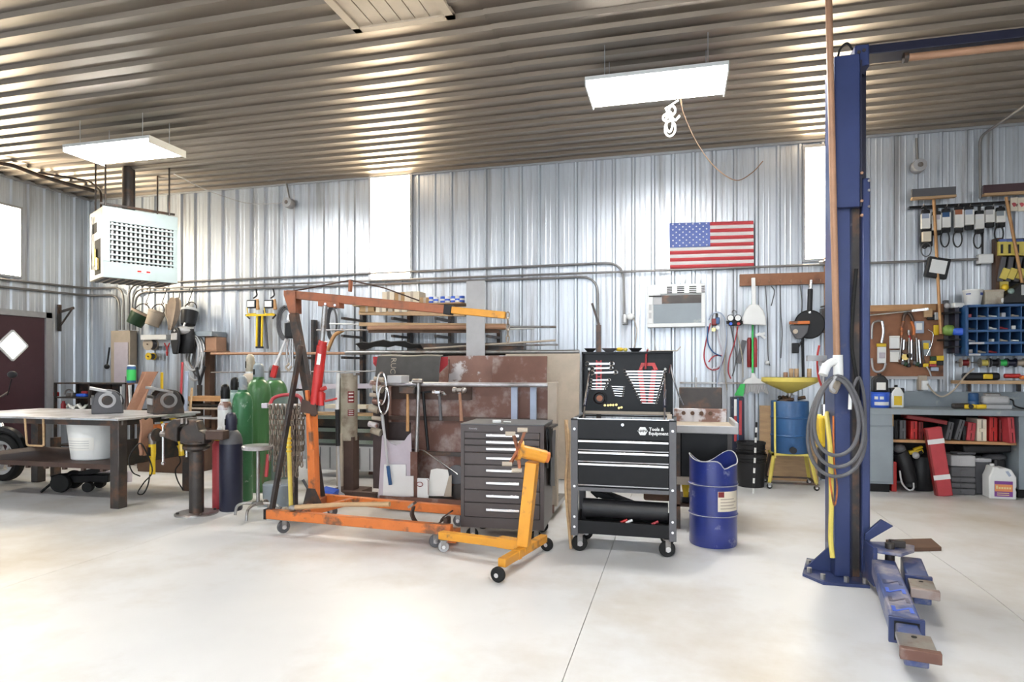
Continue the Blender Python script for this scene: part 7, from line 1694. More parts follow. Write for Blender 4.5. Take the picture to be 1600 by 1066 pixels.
# long striped red case leaning on the bench
t = thing('long_case', 'long red case with two silver stripes leaning on the bench', 'case', G(1474, 775))
ft, tpp = G(1475, 775), W(1457, 668, BY - .06)
dr = (tpp - ft).normalized(); sdx = Vector((1, 0, 0)); sdx = (sdx - dr * sdx.dot(dr)).normalized(); nr = dr.cross(sdx)
Rm = Matrix((sdx, nr, dr)).transposed(); Lc = (tpp - ft).length
B().box(ft + dr * Lc / 2 + nr * .0, (.165, .07, Lc), Rm).build('shell', 'pink_red', t, bevel=.01)
for f_ in (.28, .80): B().box(ft + dr * Lc * f_, (.168, .074, .055), Rm).build('silver_stripe', 'white_enamel', t)
B().box(ft + dr * Lc / 2 - sdx * .075, (.02, .0715, Lc * .98), Rm).build('edge_band', 'dark_red', t)
# lower row
YLw = BY + .10
def low(px): return W(px, 750, YLw).x
tag(B().mm((low(1393), YLw, 0), (low(1401.5), YLw + .3, W(1398, 722, YLw).z)).build('red_case', 'red_paint', bevel=.008), 'narrow red case on the floor beside the grey pedestal', 'case', 'cases under the work bench')
t = thing('shop_vacuum', 'black rounded shop vacuum with a hose under the bench', 'vacuum', (low(1415), YLw + .12, 0))
B().tube(spline([(low(1404), YLw + .08, .50), (low(1412), YLw + .08, .42), (low(1419), YLw + .06, .27), (low(1424), YLw + .06, .13), (low(1424), YLw + .06, .06)]), [.05] * 4 + [.085] * 8 + [.08] * 8 + [.075] * 5, 16).build('body', 'black_plastic', t, smooth=True)
B().sphere((low(1408), YLw + .06, .50), .07, 14, (1, 1, .8)).build('head', 'grey_plastic', t, smooth=True)
B().tube(spline([(low(1405), YLw - .02, .25), (low(1407), YLw - .05, .12), (low(1416), YLw - .06, .04), (low(1424), YLw - .06, .05), (low(1425), YLw - .05, .12)]), .010, 7).build('cord', 'light_grey', t, smooth=True)
t = thing('nail_gun', 'yellow and black power tool lying on the dark canister', 'power tool', (low(1438), YLw + .1, .41))
B().bar((low(1424), YLw + .1, .45), (low(1446), YLw + .08, .48), .08, .05).build('body', 'yellow', t, bevel=.012); B().bar((low(1430), YLw + .06, .49), (low(1444), YLw + .06, .53), .06, .03).build('handle', 'yellow', t, bevel=.01)
B().bar((low(1438), YLw + .04, .455), (low(1443), YLw + .04, .475), .02, .03).build('grip_hole', 'dark_hole', t); B().sphere((low(1432), YLw + .02, .43), .04, 12).build('nose', 'light_grey', t, smooth=True)
tag(B().lathe([(.125, 0), (.135, .02), (.14, .34), (.12, .40), (.001, .41)], (low(1449), YLw + .22, 0), 28).build('canister', 'black_plastic', smooth=True), 'dark round canister under the bench behind the red case', 'canister')
zz = 0
for i, (h, m) in enumerate(((.075, 'grey_plastic'), (.065, 'grey_plastic'), (.065, 'grey_plastic'), (.12, 'grey_plastic'), (.13, 'light_grey'))):
    t_ = thing('stacked_case', ['lowest grey case of the stack under the bench', 'second grey case of the stack under the bench', 'third grey case of the stack under the bench', 'thick grey case near the top of the stack', 'pale grey case on top of the stack under the bench'][i], 'case', (low(1505), YLw + .15, zz), 0, 'stack of grey cases')
    B().mm((low(1484.5), YLw - .03, zz), (low(1523), YLw + .3, zz + h - .004)).build('shell', m, t_, bevel=.012); B().mm((low(1499), YLw - .036, zz + h * .3), (low(1508), YLw - .028, zz + h * .7)).build('latch', m, t_, bevel=.002)
    zz += h
tag(B().box((low(1508), YLw + .06, zz + .016), (.22, .12, .03), .3).build('flat_tool', 'grey_plastic', bevel=.008), 'flat dark tool lying on the grey case stack', 'tool')
t = thing('dark_tote', 'dark grey tote bin under the bench behind the white jug', 'tote', (low(1540), YLw + .1, 0)); B().mm((low(1527), YLw + .06, 0), (low(1552), YLw + .3, .40)).build('bin', 'grey_plastic', t, bevel=.02); B().mm((low(1526), YLw + .05, .37), (low(1553), YLw + .31, .415)).build('rim', 'light_grey', t, bevel=.008)
t = thing('dark_tote', 'dark bag shaped tote beside the bench end pedestal', 'tote', (low(1565), YLw + .12, 0)); B().mm((low(1557), YLw + .06, 0), (low(1577), YLw + .3, .42)).build('bin', 'black_plastic', t, bevel=.03); B().sphere((low(1565), YLw + .17, .42), .12, 12, (1, 1, .4)).build('lid', 'grey_plastic', t, smooth=True)
tag(B().box((low(1545), YLw + .16, .525), (.48, .26, .09), Matrix.Rotation(math.radians(-3), 3, 'Y')).build('black_case', 'black_plastic', bevel=.02), 'wide black case lying on the dark totes', 'case', 'cases under the work bench')
tag(B().mm((low(1516), YLw - .02, .008), (low(1526), YLw + .0, .02)).build('dropped_blade', 'steel_dark'), 'thin dark strip on the floor under the bench', 'strip') if False else None
# white jug
c = G(1561, 778); jz = W(1561, 729, c.y).z; mj = M(1561, c.y)
t = thing('cleaner_jug', 'white plastic jug with a purple and orange label on the floor', 'jug', (c.x, c.y + .0, 0))
pts = [(-18, 0), (18, 0), (18.5, 12), (17, 16), (18.5, 20), (18.5, 34), (12, 46), (4, 48.5), (-4, 47), (-6, 50), (-13, 50), (-15, 42), (-18.5, 34)]
B().prism([(x * mj, y * mj) for x, y in pts], -.09, .09).build('bottle', 'white_plastic', t, world=False, bevel=.014)
B().prism([(x * mj, y * mj) for x, y in ((3, 43), (7, 44), (11, 37), (8, 35))], -.0925, -.0895).build('handle_hole', 'blue_grey', t, world=False)
B().cyl((-9.5 * mj, 0, 50 * mj), (-9.5 * mj, 0, 53 * mj), .022, n=16).build('cap', 'white_enamel', t, world=False, smooth=True)
mat('label_purple', (.22, .06, .30), .5); mat('label_orange', (.85, .32, .12), .5); mat('label_gold', (.9, .7, .35), .5)
lb = B().mm((-11.5 * mj, -.0925, 4 * mj), (13 * mj, -.0905, 28 * mj)).build('label', 'label_purple', t, world=False)
B().mm((-11 * mj, -.094, 12 * mj), (12.5 * mj, -.0922, 23 * mj)).build('label_band', 'label_orange', lb, world=False)
for i in range(6): B().mm(((-9.5 + 3.5 * i) * mj, -.0955, 16 * mj), ((-7 + 3.5 * i) * mj, -.0938, (19 + (i == 0) * 2) * mj)).build('label_letter', 'label_gold', lb, world=False)
for i in range(2): B().mm((-8 * mj, -.0945, (6 + 3 * i) * mj), (8 * mj, -.092, (7.2 + 3 * i) * mj)).build('label_line', 'label_gold', lb, world=False)

# ---------------------------------------------------------------- things on the bench
YT = 8.55
def tX(px): return W(px, 630, YT).x
def jug(px, w_px, h, body, lab_m, cap, label, Y=8.62, zb=BT, name='oil_jug', cat='jug'):
    x = W(px, 620, Y).x; w_ = w_px * M(px, Y); t = thing(name, label, cat, (x, Y, zb + .001))
    B().prism([(-w_ / 2, 0), (w_ / 2, 0), (w_ / 2, h * .62), (w_ * .30, h * .82), (w_ * .16, h * .90), (-w_ * .16, h * .90), (-w_ * .42, h * .74), (-w_ / 2, h * .62)], -.07, .07).build('bottle', body, t, world=False, bevel=.016)
    B().cyl((0, 0, h * .88), (0, 0, h), w_ * .13, n=14).build('cap', cap, t, world=False, smooth=True)
    B().mm((-w_ * .30, -.074, h * .12), (w_ * .30, -.069, h * .52)).build('label', lab_m, t, world=False)
    return t
t = thing('paint_pail', 'blue pail with white print on the bench end', 'pail', (tX(1373), 8.50, BT + .001)); B().lathe([(.095, 0), (.10, .01), (.10, .17), (.105, .175), (.105, .185), (.001, .185)], n=28).build('body', 'bright_blue', t, world=False, smooth=True)
for i in range(3):
    rows = [[(.1015 * math.sin(q), -.1015 * math.cos(q), z) for q in [math.radians(v) for v in range(-50 + 34 * (i if i < 2 else 0), (-24 + 34 * i) if i < 2 else 51, 6)]] for z in ((.10, .135) if i < 2 else (.03, .07))]
    B().sheet(rows, .0006).build('print', 'white_plastic', t, world=False)
jug(1374, 21, .22, 'black_plastic', 'paper', 'black_plastic', 'black oil jug with a pale label standing on the blue pail', 8.50, BT + .186)
t = jug(1400, 18, .27, 'white_plastic', 'yellow', 'black_plastic', 'white jug with a yellow label on the bench', 8.52)
B().mm((-.075, -.06, .17), (.075, .06, .235)).build('shoulder', 'black_plastic', t, world=False, bevel=.012)
tag(B().lathe([(.05, 0), (.053, .006), (.053, .08), (.05, .085), (.053, .09), (.053, .17), (.045, .18)], (tX(1524), 8.60, BT + .001), 24).build('shop_can', 'sky_blue', smooth=True), 'blue metal can standing on the bench under the shelf', 'can')
t = thing('palm_sander', 'grey sander with a cord on the bench', 'sander', (tX(1555), 8.56, BT + .001)); B().mm((-.15, -.08, 0), (.14, .08, .05)).build('pad', 'light_grey', t, world=False, bevel=.006); B().mm((-.13, -.07, .05), (.13, .07, .15)).build('body', 'light_grey', t, world=False, bevel=.03); B().tube(spline([(.12, 0, .12), (.17, -.02, .10), (.18, -.04, .04), (.26, -.08, .012), (.40, -.08, .012)]), .009, 7).build('cord', 'black_plastic', t, world=False, smooth=True); B().box((-.03, 0, .16), (.16, .08, .04)).build('grip', 'steel_raw', t, world=False, bevel=.012)
t = thing('bench_drill', 'yellow and black power tool lying on the bench top', 'power tool', (tX(1502), 8.40, BT))
B().bar((-.15, 0, .035), (.02, 0, .04), .07, .06).build('motor', 'steel_dark', t, world=False, bevel=.015); B().bar((-.04, -.02, .03), (.08, -.02, .035), .07, .05).bar((.08, -.02, .03), (.18, -.02, .035), .07, .05).build('body', 'yellow', t, world=False, bevel=.014); B().cyl((.02, -.06, .035), (.02, .03, .035), .026, n=12).build('trigger', 'black_plastic', t, world=False)
# wall plug box and cable
a, c = W(1436, 587, 8.88), W(1449, 610, 8.88)
t = thing('bench_outlet', 'white outlet box on the wall above the bench', 'outlet', ((a.x + c.x) / 2, 8.9, c.z)); B().mm((a.x, 8.88, c.z), (c.x, 8.968, a.z)).build('box', 'beige', t, bevel=.006); B().mm((a.x + .02, 8.84, c.z), (c.x - .0, 8.88, (a.z + c.z) / 2 + .03)).build('plug', 'white_plastic', t, bevel=.008)
tag(B().tube(spline([W(1449, 600, 8.84), W(1458, 612, 8.8), W(1472, 620, 8.75), W(1490, 610, 8.7), W(1508, 588, 8.72), W(1522, 576, 8.75)]), .010, 7).build('power_cable', 'beige', smooth=True), 'pale cable drooping from the bench outlet to the shelf', 'cable')
tag(B().mm(W(1362, 588, 8.93), W(1475, 593, 8.968)).build('wall_rail', 'light_grey'), 'grey metal rail on the wall under the tool board', 'rail')

# ---------------------------------------------------------------- tool board
Yp = 8.92
def pX(px): return W(px, 530, Yp).x
def pZ(py, px=1420): return W(px, py, Yp).z
t = thing('tool_board', 'orange brown wooden tool board above the bench', 'tool board', (pX(1415), 8.94, pZ(588)))
B().mm((pX(1340), Yp, pZ(588)), (pX(1474), 8.968, pZ(476))).build('board', 'wood_board', t)
B().mm((pX(1340), Yp - .012, pZ(486)), (pX(1462), Yp, pZ(476))).build('top_strip', 'wood', t)
Y = 8.88
tag(B().tube([W(1345, 494, Y), W(1452, 483, Y)], .013, 8).bar(W(1424, 486, Y), W(1450, 483, Y), .03, .03).build('torque_wrench', 'chrome', smooth=True), 'long bright torque wrench across the top of the tool board', 'wrench', 'tools on the tool board')
def board(name, lab, cat, parts):
    t = thing(name, lab, cat, W(parts[0][1], parts[0][2], Y), 0, 'tools on the tool board')
    for n_, p in enumerate(parts):
        k_ = p[0]
        if k_ == 'box': B().mm(W(p[1], p[2], Y - .006 * n_), W(p[3], p[4], Yp - .016)).build(p[5], p[6], t, bevel=.006)
        elif k_ == 'tube': B().tube(spline([W(x, y, Y) for x, y in p[7]]), p[3], 8).build(p[5], p[6], t, smooth=True)
    return t
board('c_clamp', 'chrome clamp with a curved frame hanging on the tool board', 'clamp', [('tube', 1378, 530, .018, 0, 'screw', 'chrome', [(1378, 502), (1380, 518), (1377, 536)]), ('tube', 1370, 505, .014, 0, 'frame', 'steel_raw', [(1379, 502), (1370, 502), (1363, 508), (1362, 530)])])
board('c_clamp', 'small curved clamp hanging low on the tool board', 'clamp', [('tube', 1366, 570, .013, 0, 'frame', 'light_grey', [(1362, 560), (1364, 576), (1370, 581), (1380, 578), (1384, 568)])])
board('spray_can', 'white can with a yellow cap hanging on the tool board', 'can', [('box', 1371, 542, 1384, 568, 'body', 'white_plastic'), ('box', 1370, 537, 1384, 542, 'cap', 'yellow'), ('box', 1374, 551, 1382, 560, 'print', 'lavender')])
board('small_tin', 'upper white square box on the tool board', 'box', [('box', 1390, 527, 1405, 545, 'body', 'white_plastic'), ('box', 1390, 525, 1405, 528, 'lid', 'paper')])
board('small_tin', 'lower pale square box on the tool board', 'box', [('box', 1391, 549, 1406, 566, 'body', 'paper'), ('box', 1391, 547, 1406, 550, 'lid', 'light_grey')])
board('long_pliers', 'large pliers with orange handles on the tool board', 'pliers', [('tube', 1418, 490, .020, 0, 'jaw', 'steel_dark', [(1411, 502), (1413, 493), (1418, 489), (1423, 493), (1427, 502)]), ('tube', 1411, 510, .016, 0, 'handle', 'orange_paint', [(1412, 502), (1409, 512), (1409, 524)]), ('tube', 1425, 510, .016, 0, 'handle', 'orange_paint', [(1424, 502), (1428, 514), (1428, 524)])])
board('pliers', 'small red handled pliers at the centre of the tool board', 'pliers', [('tube', 1420, 520, .016, 0, 'jaw', 'steel_raw', [(1420, 516), (1420, 524)]), ('tube', 1421, 530, .010, 0, 'handle', 'red_paint', [(1420, 522), (1423, 532)]), ('tube', 1417, 530, .010, 0, 'handle', 'red_paint', [(1420, 522), (1424, 534)])])
board('part_card', 'blue and white part card on the tool board', 'card', [('box', 1429, 502, 1443, 521, 'card', 'blue_grey'), ('box', 1432, 505, 1440, 516, 'blister', 'white_plastic')])
board('drill_case', 'grey blister pack with a yellow insert on the tool board', 'package', [('box', 1441, 532, 1453, 556, 'blister', 'grey_paint'), ('box', 1443, 536, 1450, 546, 'insert', 'yellow')])
board('pry_hook', 'thin bent bright rod on the tool board', 'rod', [('tube', 1452, 516, .006, 0, 'rod', 'chrome', [(1450, 515), (1458, 522), (1455, 540), (1447, 557)])])
for i in range(9):
    px = 1409 + i * 3.8; y0 = 528 + (i % 3) * 3; y1 = 562 + ((i * 5) % 4) * 2
    board('screwdriver', ['first', 'second', 'third', 'fourth', 'fifth', 'sixth', 'seventh', 'eighth', 'last'][i] + ' tool from the left in the dark cluster on the tool board', 'hand tool', [('tube', px, y0, .012, 0, 'shank', ['steel_raw', 'chrome', 'steel_dark'][i % 3], [(px, y0), (px + (i - 4) * .4, (y0 + y1) / 2), (px + (i - 4) * .8, y1)]), ('box', px - 2 + (i - 4) * .8, y1, px + 2 + (i - 4) * .8, y1 + 6, 'grip', ['wood_dark', 'grey_plastic', 'dark_green', 'black_plastic'][i % 4])])
for i, (px, py, rr) in enumerate(((1413, 550, 4), (1413, 558, 5), (1419, 556, 4))):
    c = W(px, py, Y); m_ = M(px, Y); tag(B().lathe([(.008, -.01), (rr * m_, -.01), (rr * m_, .01), (.008, .01)], (c.x, Y - .03, c.z), 16, 'Y').build('socket', ['wood_dark', 'brass', 'steel_dark'][i], smooth=True), ['small brown ring in the tool board cluster', 'brass ring in the tool board cluster', 'dark ring in the tool board cluster'][i], 'ring', 'tools on the tool board')
board('tape_roll', 'yellow and green stacked rolls at the tool board corner', 'tape rolls', [('box', 1454, 557, 1463, 564, 'green_roll', 'dark_green'), ('box', 1453, 564, 1462, 569, 'yellow_roll', 'yellow'), ('box', 1453, 569, 1462, 573, 'pink_roll', 'pink_red'), ('box', 1455, 574, 1465, 580, 'blue_roll', 'blue_grey')])
board('tape_measure', 'yellow and black measure at the tool board corner', 'measure', [('box', 1463, 556, 1474, 564, 'case', 'yellow'), ('box', 1464, 564, 1473, 571, 'body', 'black_plastic')])
board('safety_glasses', 'dark goggles hanging near the squeegee handle', 'goggles', [('box', 1449, 492, 1460, 500, 'lens', 'black_plastic'), ('box', 1444, 482, 1456, 496, 'card', 'wood_pale'), ('box', 1461, 488, 1466, 500, 'strap', 'light_grey')])
board('putty_knife', 'yellow handled scraper standing at the tool board foot', 'scraper', [('box', 1443, 568, 1450, 574, 'handle', 'yellow'), ('tube', 1450, 575, .009, 0, 'blade', 'light_grey', [(1448, 573), (1452, 580), (1455, 588)])])
board('yellow_pouch', 'yellow pouch hanging behind the squeegee handle', 'pouch', [('box', 1459, 508, 1466, 524, 'pouch', 'yellow')])

# ---------------------------------------------------------------- squeegees
def squeegee(x0, x1, py, hx0, hy0, hx1, hy1, blade, lab, Yq=8.80):
    t = thing('floor_squeegee', lab, 'squeegee', W(hx1, hy1, Yq)); a, c = W(x0, py, Yq), W(x1, py - (x1 - x0) * .04, Yq)
    B().mm((a.x, Yq - .02, a.z - .0), (c.x, Yq + .02, a.z + .10)).build('blade', blade, t, bevel=.004)
    B().mm((a.x, Yq - .035, a.z - .03), (c.x, Yq + .035, a.z)).build('wood_back', 'wood_pale', t, bevel=.004)
    B().tube([W(hx0, hy0, Yq), W(hx1, hy1, Yq - .05)], .017, 10).build('handle', 'wood_handle', t, smooth=True)
squeegee(1424, 1493, 309, 1459, 312, 1470, 522, 'grey_plastic', 'wide squeegee hung upside down with a long wooden handle')
squeegee(1536, 1625, 303, 1572, 308, 1608, 500, 'maroon_paint', 'dark red squeegee hung upside down at the picture edge')
t = thing('rack_bar', 'black hanging bar on the wall above the packaged belts', 'bar', W(1500, 326, 8.93)); B().mm(W(1421, 326, 8.90), W(1640, 312, 8.968)).build('bar', 'black_paint', t)
for i in range(9):
    p = W(1440 + 18 * i, 324, 8.9); B().tube([p, p + Vector((0, -.07, .0)), p + Vector((0, -.08, .02))], .006, 6).build('hook', 'steel_raw', t)
pk = [(1446, 334, 358, 1), (1463, 336, 360, 0), (1478, 332, 356, 1), (1498, 328, 356, 1), (1514, 328, 352, 0), (1530, 335, 358, 1), (1546, 328, 348, 0), (1563, 330, 348, 1)]
ord_ = ['first', 'second', 'third', 'fourth', 'fifth', 'sixth', 'seventh', 'eighth']
for i, (px, y0, y1, loop) in enumerate(pk):
    t = thing('belt_package', f'{ord_[i]} packaged cable from the left on the black hanging bar', 'package', W(px, y1, 8.82), 0, 'packages on the hanging bar')
    Yk = 8.80
    B().mm(W(px - 5.5, y0, Yk), W(px + 5.5, y1, Yk + .05)).build('card', 'paper', t, bevel=.003)
    B().mm(W(px - 5.5, y0, Yk - .003), W(px + 5.5, y0 + 7, Yk + .001)).build('card_header', ['blue_grey', 'lavender', 'sky_blue', 'orange_worn', 'blue_grey', 'white_plastic', 'light_grey', 'grey_paint'][i], t)
    B().mm(W(px - 6, y0 - 6, Yk + .051), W(px + 6, y1 + 8, Yk + .09)).build('cable_bundle', 'black_plastic', t, bevel=.015)
    m_ = M(px, Yk); c = W(px + 1, y1 + 16, Yk)
    if loop: B().tube([c + Vector((6 * m_ * math.cos(q), .05, 13 * m_ * math.sin(q))) for q in [2 * math.pi * j / 20 for j in range(20)]], .008, 6, closed=True).build('cable_end', 'black_plastic', t, smooth=True)
    B().mm(W(px - 2, 322, Yk + .05), W(px + 2, y0, Yk + .06)).build('hang_tab', 'black_plastic', t)
t = thing('belt_package', 'long double package hanging lowest on the black bar', 'package', W(1448, 385, 8.8), 0, 'packages on the hanging bar'); B().mm(W(1442, 362, 8.78), W(1453, 378, 8.83)).build('card', 'carton_pale', t, bevel=.003); B().mm(W(1439, 350, 8.84), W(1456, 386, 8.88)).build('cable_bundle', 'black_plastic', t, bevel=.015); B().tube([W(1447, 390, 8.84) + Vector((.055 * math.cos(q), 0, .085 * math.sin(q))) for q in [2 * math.pi * j / 20 for j in range(20)]], .007, 6, closed=True).build('cable_end', 'grey_plastic', t, smooth=True); B().mm(W(1445, 345, 8.86), W(1450, 352, 8.88)).build('hang_tab', 'black_plastic', t)
for i, px in enumerate((1584, 1596)):
    t = thing('price_card', ['first striped card hanging beside the second squeegee', 'second striped card hanging at the picture edge'][i], 'card', W(px, 330, 8.85), 0, 'cards beside the squeegee'); B().mm(W(px - 5, 309, 8.84), W(px + 5, 330, 8.86)).build('card', 'carton_pale', t); B().cyl(W(px, 320, 8.835), W(px, 320, 8.84), .025, n=14).build('print', 'pink_red', t)
# square flood lamp
t = thing('flood_lamp', 'square black flood lamp on the wall behind the squeegee handle', 'lamp', W(1465, 420, 8.85))
c = W(1464, 419, 8.80); R = Matrix.Rotation(math.radians(12), 3, 'Y')
B().box(c, (.24, .08, .25), R).build('housing', 'black_plastic', t, bevel=.015); B().box(c + Vector((0, -.042, .01)), (.17, .012, .16), R).build('glass', 'white_plastic', t)
B().cyl(c, c + Vector((0, .16, 0)), .03, n=12).build('mount', 'steel_dark', t)
t = thing('junction_box', 'white square switch box on the conduit by the packages', 'switch box', W(1538, 413, 8.9)); B().mm(W(1530, 397, 8.87), W(1547, 413, 8.968)).build('box', 'white_plastic', t, bevel=.012); B().mm(W(1528, 399, 8.93), W(1531, 415, 8.968)).build('back_box', 'steel_dark', t)
tag(B().tube([W(1535, 397, 8.9), W(1535, 360, 8.92)], .012, 8).build('box_cord', 'black_plastic', smooth=True), 'black cord rising from the white switch box', 'cord')
# yellow wiper display
t = thing('wiper_display', 'yellow and black wiper blade display rack at the picture edge', 'display rack', W(1580, 455, 8.8))
B().mm(W(1559, 374, 8.90), W(1650, 458, 8.968)).build('back_panel', 'black_paint', t)
B().mm(W(1556, 372, 8.86), W(1561, 458, 8.968)).build('side_post', 'wood_dark', t)
for i, px in enumerate((1565, 1577, 1590, 1603, 1616)):
    p_ = B().mm(W(px - 4.5, 377, 8.82), W(px + 5, 400, 8.88)).build('wiper_pack', 'yellow_dirty', t, bevel=.004); B().mm(W(px - 3, 374, 8.81), W(px + 4, 379, 8.88)).build('pack_top', 'flag_blue', p_)
    B().mm(W(px - 1, 382, 8.812), W(px + 2, 396, 8.82)).build('pack_window', 'black_plastic', p_); B().bar(W(px + 3, 402, 8.84), W(px - 3, 440, 8.84), .05, .03, (0, 1, 0)).build('blade_sleeve', 'grey_plastic', t)
    B().bar(W(px + 1, 436, 8.82), W(px + 8, 420, 8.82), .07, .03, (0, 1, 0)).build('sleeve_end', 'yellow_dirty', t)
B().mm(W(1563, 440, 8.84), W(1572, 455, 8.9)).build('low_pack', 'yellow_dirty', t)

# ---------------------------------------------------------------- blue bin cabinet
YO = 8.62
x0, x1 = W(1511, 500, YO).x, W(1650, 500, YO).x
def oZ(py): return W(1550, py, YO).z
z0, z1 = oZ(556), oZ(476)
t = thing('bin_cabinet', 'blue pigeonhole bin cabinet full of small parts on the wall', 'bin cabinet', ((x0 + x1) / 2, 8.8, z0))
B().mm((x0, 8.95, z0), (x1, 8.968, z1)).build('back', 'navy_paint', t)
rz = [oZ(v) for v in (554, 536, 517, 497.5, 477.5)]
for z in rz: B().mm((x0, YO, z - .014), (x1, 8.95, z + .014)).build('shelf', 'sky_blue', t)
cw = (W(1529, 500, YO).x - W(1512, 500, YO).x)
nx = int((x1 - x0) / cw) + 1
for i in range(nx + 1):
    x = min(x0 + i * cw, x1); B().mm((x - (.014 if i == 0 else .005), YO + (.0 if i == 0 else .02), rz[0]), (x + (.014 if i == 0 else .005), 8.95, rz[-1])).build('divider', 'sky_blue', t)
for (r0, a_, b_) in ((1, 1514, 1538), (0, 1514, 1532)): B().mm((W(a_, 500, YO).x, YO - .003, rz[r0] - .012), (W(b_, 500, YO).x, YO, rz[r0] + .010)).build('label_strip', 'light_grey', t)
r_ = random.Random(12); rown = ['bottom', 'third', 'second', 'top']; coln = ['first', 'second', 'third', 'fourth', 'fifth', 'sixth', 'seventh']
for r0 in range(4):
    for c_ in range(5):
        if r_.random() < .25: continue
        x = x0 + (c_ + .5) * cw; s_ = r_.uniform(.022, .036)
        b = B()
        if (r0 + c_) % 3 == 0: b.box((x, YO + .08, rz[r0] + .017 + s_ * .7), (s_ * 1.3, .06, s_ * 1.4), r_.uniform(-.4, .4))
        else: b.sphere((x - .02, YO + .08, rz[r0] + .017 + s_ * .5), s_, 10, (1.1, .9, .5)); b.tube([(x - .02, YO + .05, rz[r0] + .03), (x + .05, YO + .07, rz[r0] + .025)], .010, 6)
        tag(b.build('small_part', ['paper', 'steel_raw', 'light_grey', 'beige', 'pink_red'][r_.randrange(5)], bevel=.003), f'small part in the {rown[r0]} row, {coln[c_]} pigeonhole of the blue cabinet', 'small part', 'parts in the blue bin cabinet')
# on top of the cabinet
t = thing('white_pail', 'white pail with a blue stripe on the blue bin cabinet', 'pail', (W(1520, 470, YO + .12).x, YO + .12, rz[-1] + .014)); B().lathe([(.075, 0), (.078, .006), (.10, .165), (.105, .17), (.105, .185), (.001, .185)], n=28).build('body', 'white_plastic', t, world=False, smooth=True)
rows = [[((.1) * math.sin(q), -(.1) * math.cos(q), z) for q in [math.radians(v) for v in range(25, 62, 6)]] for z in (.115, .145)]; B().sheet(rows, .001).build('stripe', 'flag_blue', t, world=False)
rows = [[((.1) * math.sin(q), -(.1) * math.cos(q), z) for q in [math.radians(v) for v in range(-62, -30, 6)]] for z in (.125, .14)]; B().sheet(rows, .001).build('stripe', 'flag_blue', t, world=False)
t = thing('square_tin', 'square dull yellow tin on the blue bin cabinet', 'tin', (W(1550, 470, YO + .12).x, YO + .12, rz[-1] + .014)); B().mm((-.10, -.08, 0), (.09, .08, .16)).build('body', 'cream_pipe', t, world=False, bevel=.01); B().mm((-.105, -.085, .15), (.095, .085, .175)).build('lid', 'beige', t, world=False, bevel=.006)
tag(B().box((W(1566, 470, YO + .05).x, YO + .06, rz[-1] + .06), (.05, .05, .07), .5).build('paper_lump', 'paper', bevel=.02), 'white crumpled piece beside the square tin', 'paper')
t = thing('fan_heater', 'dark small machine with pale parts on the blue bin cabinet', 'machine', (W(1580, 470, YO + .12).x, YO + .11, rz[-1] + .015)); B().prism([(-.12, 0), (.16, 0), (.16, .22), (.06, .25), (-.04, .16), (-.12, .06)], -.08, .08).build('body', 'black_plastic', t, world=False, bevel=.02); B().sphere((-.04, -.08, .15), .035, 10).build('dial', 'teal_grey', t, world=False, smooth=True); B().mm((.06, -.09, .10), (.09, -.08, .22)).build('grip', 'light_grey', t, world=False); B().sphere((-.09, -.05, .2), .04, 10).build('yellow_cap', 'yellow', t, world=False, smooth=True)
# dark shelves left of the cabinet
t = thing('side_shelf', 'black wall shelves between the tool board and blue cabinet', 'shelf', W(1493, 545, 8.8))
for py in (488, 530): B().mm(W(1476, py + 2, 8.68), Vector((W(1503, py, 8.66).x, 8.915, W(1500, py - 1, 8.68).z))).build('shelf', 'black_paint', t)
B().mm(W(1476, 545, 8.90), W(1479, 470, 8.968)).build('upright', 'grey_plastic', t); B().mm(W(1492, 552, 8.72), Vector((W(1502, 478, 8.66).x, 8.968, W(1500, 478, 8.72).z))).build('side_panel', 'navy_paint', t)
def wz(py, Yq=8.74): return W(1493, py, Yq).z
tag(B().box((W(1495, 485, 8.76).x, 8.78, wz(487) + .075), (.13, .12, .06), .3).build('white_box', 'white_plastic', bevel=.012), 'white carton lying on the upper black shelf', 'carton')
tag(B().sphere((W(1480, 485, 8.76).x, 8.76, wz(487) + .075), .035, 10).build('white_ball', 'light_grey', smooth=True), 'small grey ball on the upper black shelf', 'ball')
tag(B().sphere((W(1484, 522, 8.76).x, 8.78, wz(529) + .10), .085, 14, (1, .8, .8)).build('green_bag', 'lime', smooth=True), 'lime green bag on the lower black shelf', 'bag')
tag(B().box((W(1498, 522, 8.76).x, 8.74, wz(529) + .08), (.15, .10, .09), -.2).build('blue_pack', 'bright_blue', bevel=.03), 'blue and tan pack on the lower black shelf', 'pack')
tag(B().lathe([(.02, 0), (.10, .012), (.11, .03), (.02, .035)], (W(1492, 540, 8.8).x, 8.82, wz(545, 8.8)), 20).mm((W(1492, 540, 8.8).x - .02, 8.80, wz(545, 8.8)), (W(1492, 540, 8.8).x + .02, 8.968, wz(545, 8.8) + .02)).build('dark_dish', 'black_plastic', smooth=True), 'dark dish held on the wall under the black shelves', 'dish')
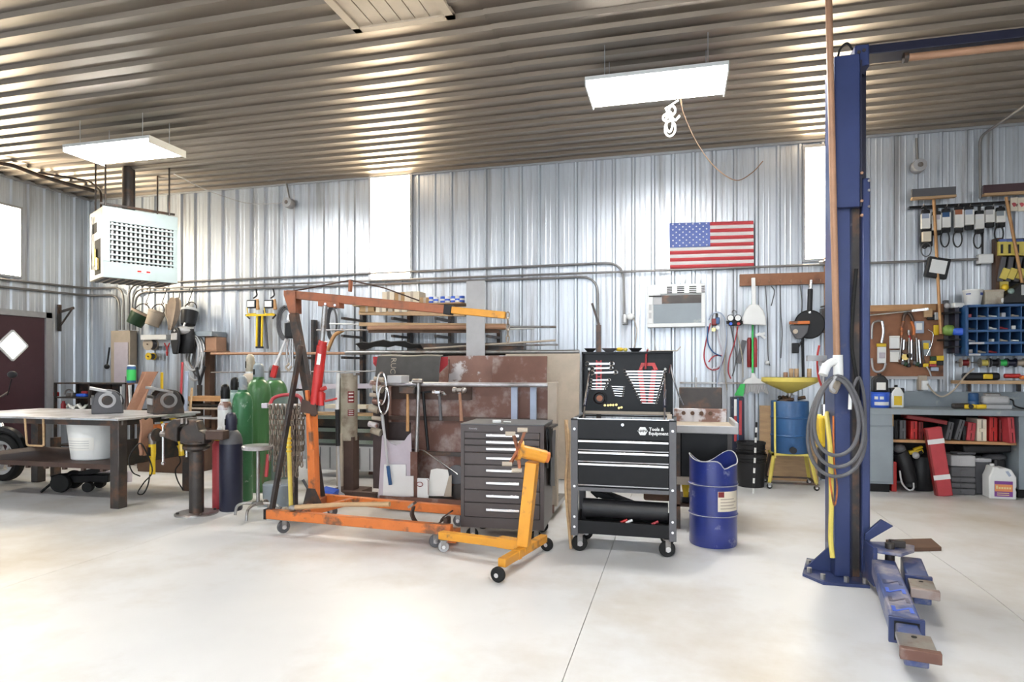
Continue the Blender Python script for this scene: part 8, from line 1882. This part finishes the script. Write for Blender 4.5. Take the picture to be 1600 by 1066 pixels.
# wire spools on a rod
t = thing('spool_rod', 'steel rod carrying wire spools under the blue cabinet', 'rod', W(1555, 566, 8.85)); B().tube([W(1494, 567, 8.86), W(1645, 566, 8.86)], .007, 8).build('rod', 'steel_raw', t, smooth=True)
for px in (1494, 1600): B().tube([W(px, 567, 8.86), W(px, 565, 8.98)], .008, 6).build('rod_bracket', 'steel_dark', t)
for i, (px, m, fm) in enumerate(((1507, 'dark_red', 'beige'), (1537, 'yellow_dirty', 'cream_pipe'), (1553, 'black_plastic', 'grey_plastic'), (1566, 'teal_grey', 'grey_plastic'), (1580, 'navy_paint', 'navy_paint'), (1593, 'beige', 'cream_pipe'))):
    c = W(px, 567, 8.86); t = thing('wire_spool', f'{["dark red", "yellow", "black", "green", "navy", "pale"][i]} wire spool on the rod under the blue cabinet', 'spool', c, 0, 'wire spools on the rod')
    hw = 5.2 * M(px, 8.86); B().cyl((-hw, 0, 0), (hw, 0, 0), .038, n=18).build('winding', m if m != 'teal_grey' else 'bright_green', t, world=False, smooth=True)
    for s in (-1, 1): B().cyl((s * hw - .004, 0, 0), (s * hw + .004, 0, 0), .054, n=20).build('flange', fm, t, world=False, smooth=True)
# plank shelf with tools
t = thing('plank_shelf', 'pale plank shelf on the wall over the bench', 'shelf', W(1560, 600, 8.8)); B().mm(W(1500, 600, 8.70), W(1650, 595, 8.968)).build('plank', 'wood_pale', t)
for px in (1512, 1590): B().prism([(W(px, 600, 8.8).x - .01, 0), (W(px, 600, 8.8).x + .01, 0), (W(px, 600, 8.8).x + .01, .01), (W(px, 600, 8.8).x - .01, .01)], 0, .01).build('bracket', 'steel_dark', t) if False else B().mm(W(px, 612, 8.93), W(px + 3, 600, 8.968)).build('bracket', 'steel_dark', t)
zs = W(1560, 595, 8.70).z
tag(B().bar((W(1505, 590, 8.76).x, 8.78, zs + .045), (W(1562, 590, 8.76).x, 8.78, zs + .05), .12, .09).build('tool_bag', 'black_plastic', bevel=.03), 'long black tool lying on the plank shelf', 'tool')
tag(B().box((W(1544, 588, 8.7).x, 8.705, zs + .048), (.10, .02, .06)).build('tape_case', 'yellow', bevel=.012), 'yellow tape measure on the plank shelf', 'tape measure')
tag(B().tube([(W(1568, 588, 8.78).x, 8.76, zs + .055), (W(1592, 588, 8.78).x, 8.76, zs + .055)], .026, 12).tube([(W(1592, 588, 8.78).x, 8.76, zs + .055), (W(1606, 588, 8.78).x, 8.76, zs + .05)], .010, 8).build('red_file', 'red_paint', smooth=True), 'red handled tool lying on the plank shelf', 'tool')
tag(B().bar((W(1592, 604, 8.74).x, 8.72, zs - .02 + .055), (W(1612, 604, 8.74).x, 8.72, zs - .02 + .05), .04, .04).build('orange_grip', 'orange_paint', bevel=.01), 'orange grip at the end of the plank shelf', 'grip')
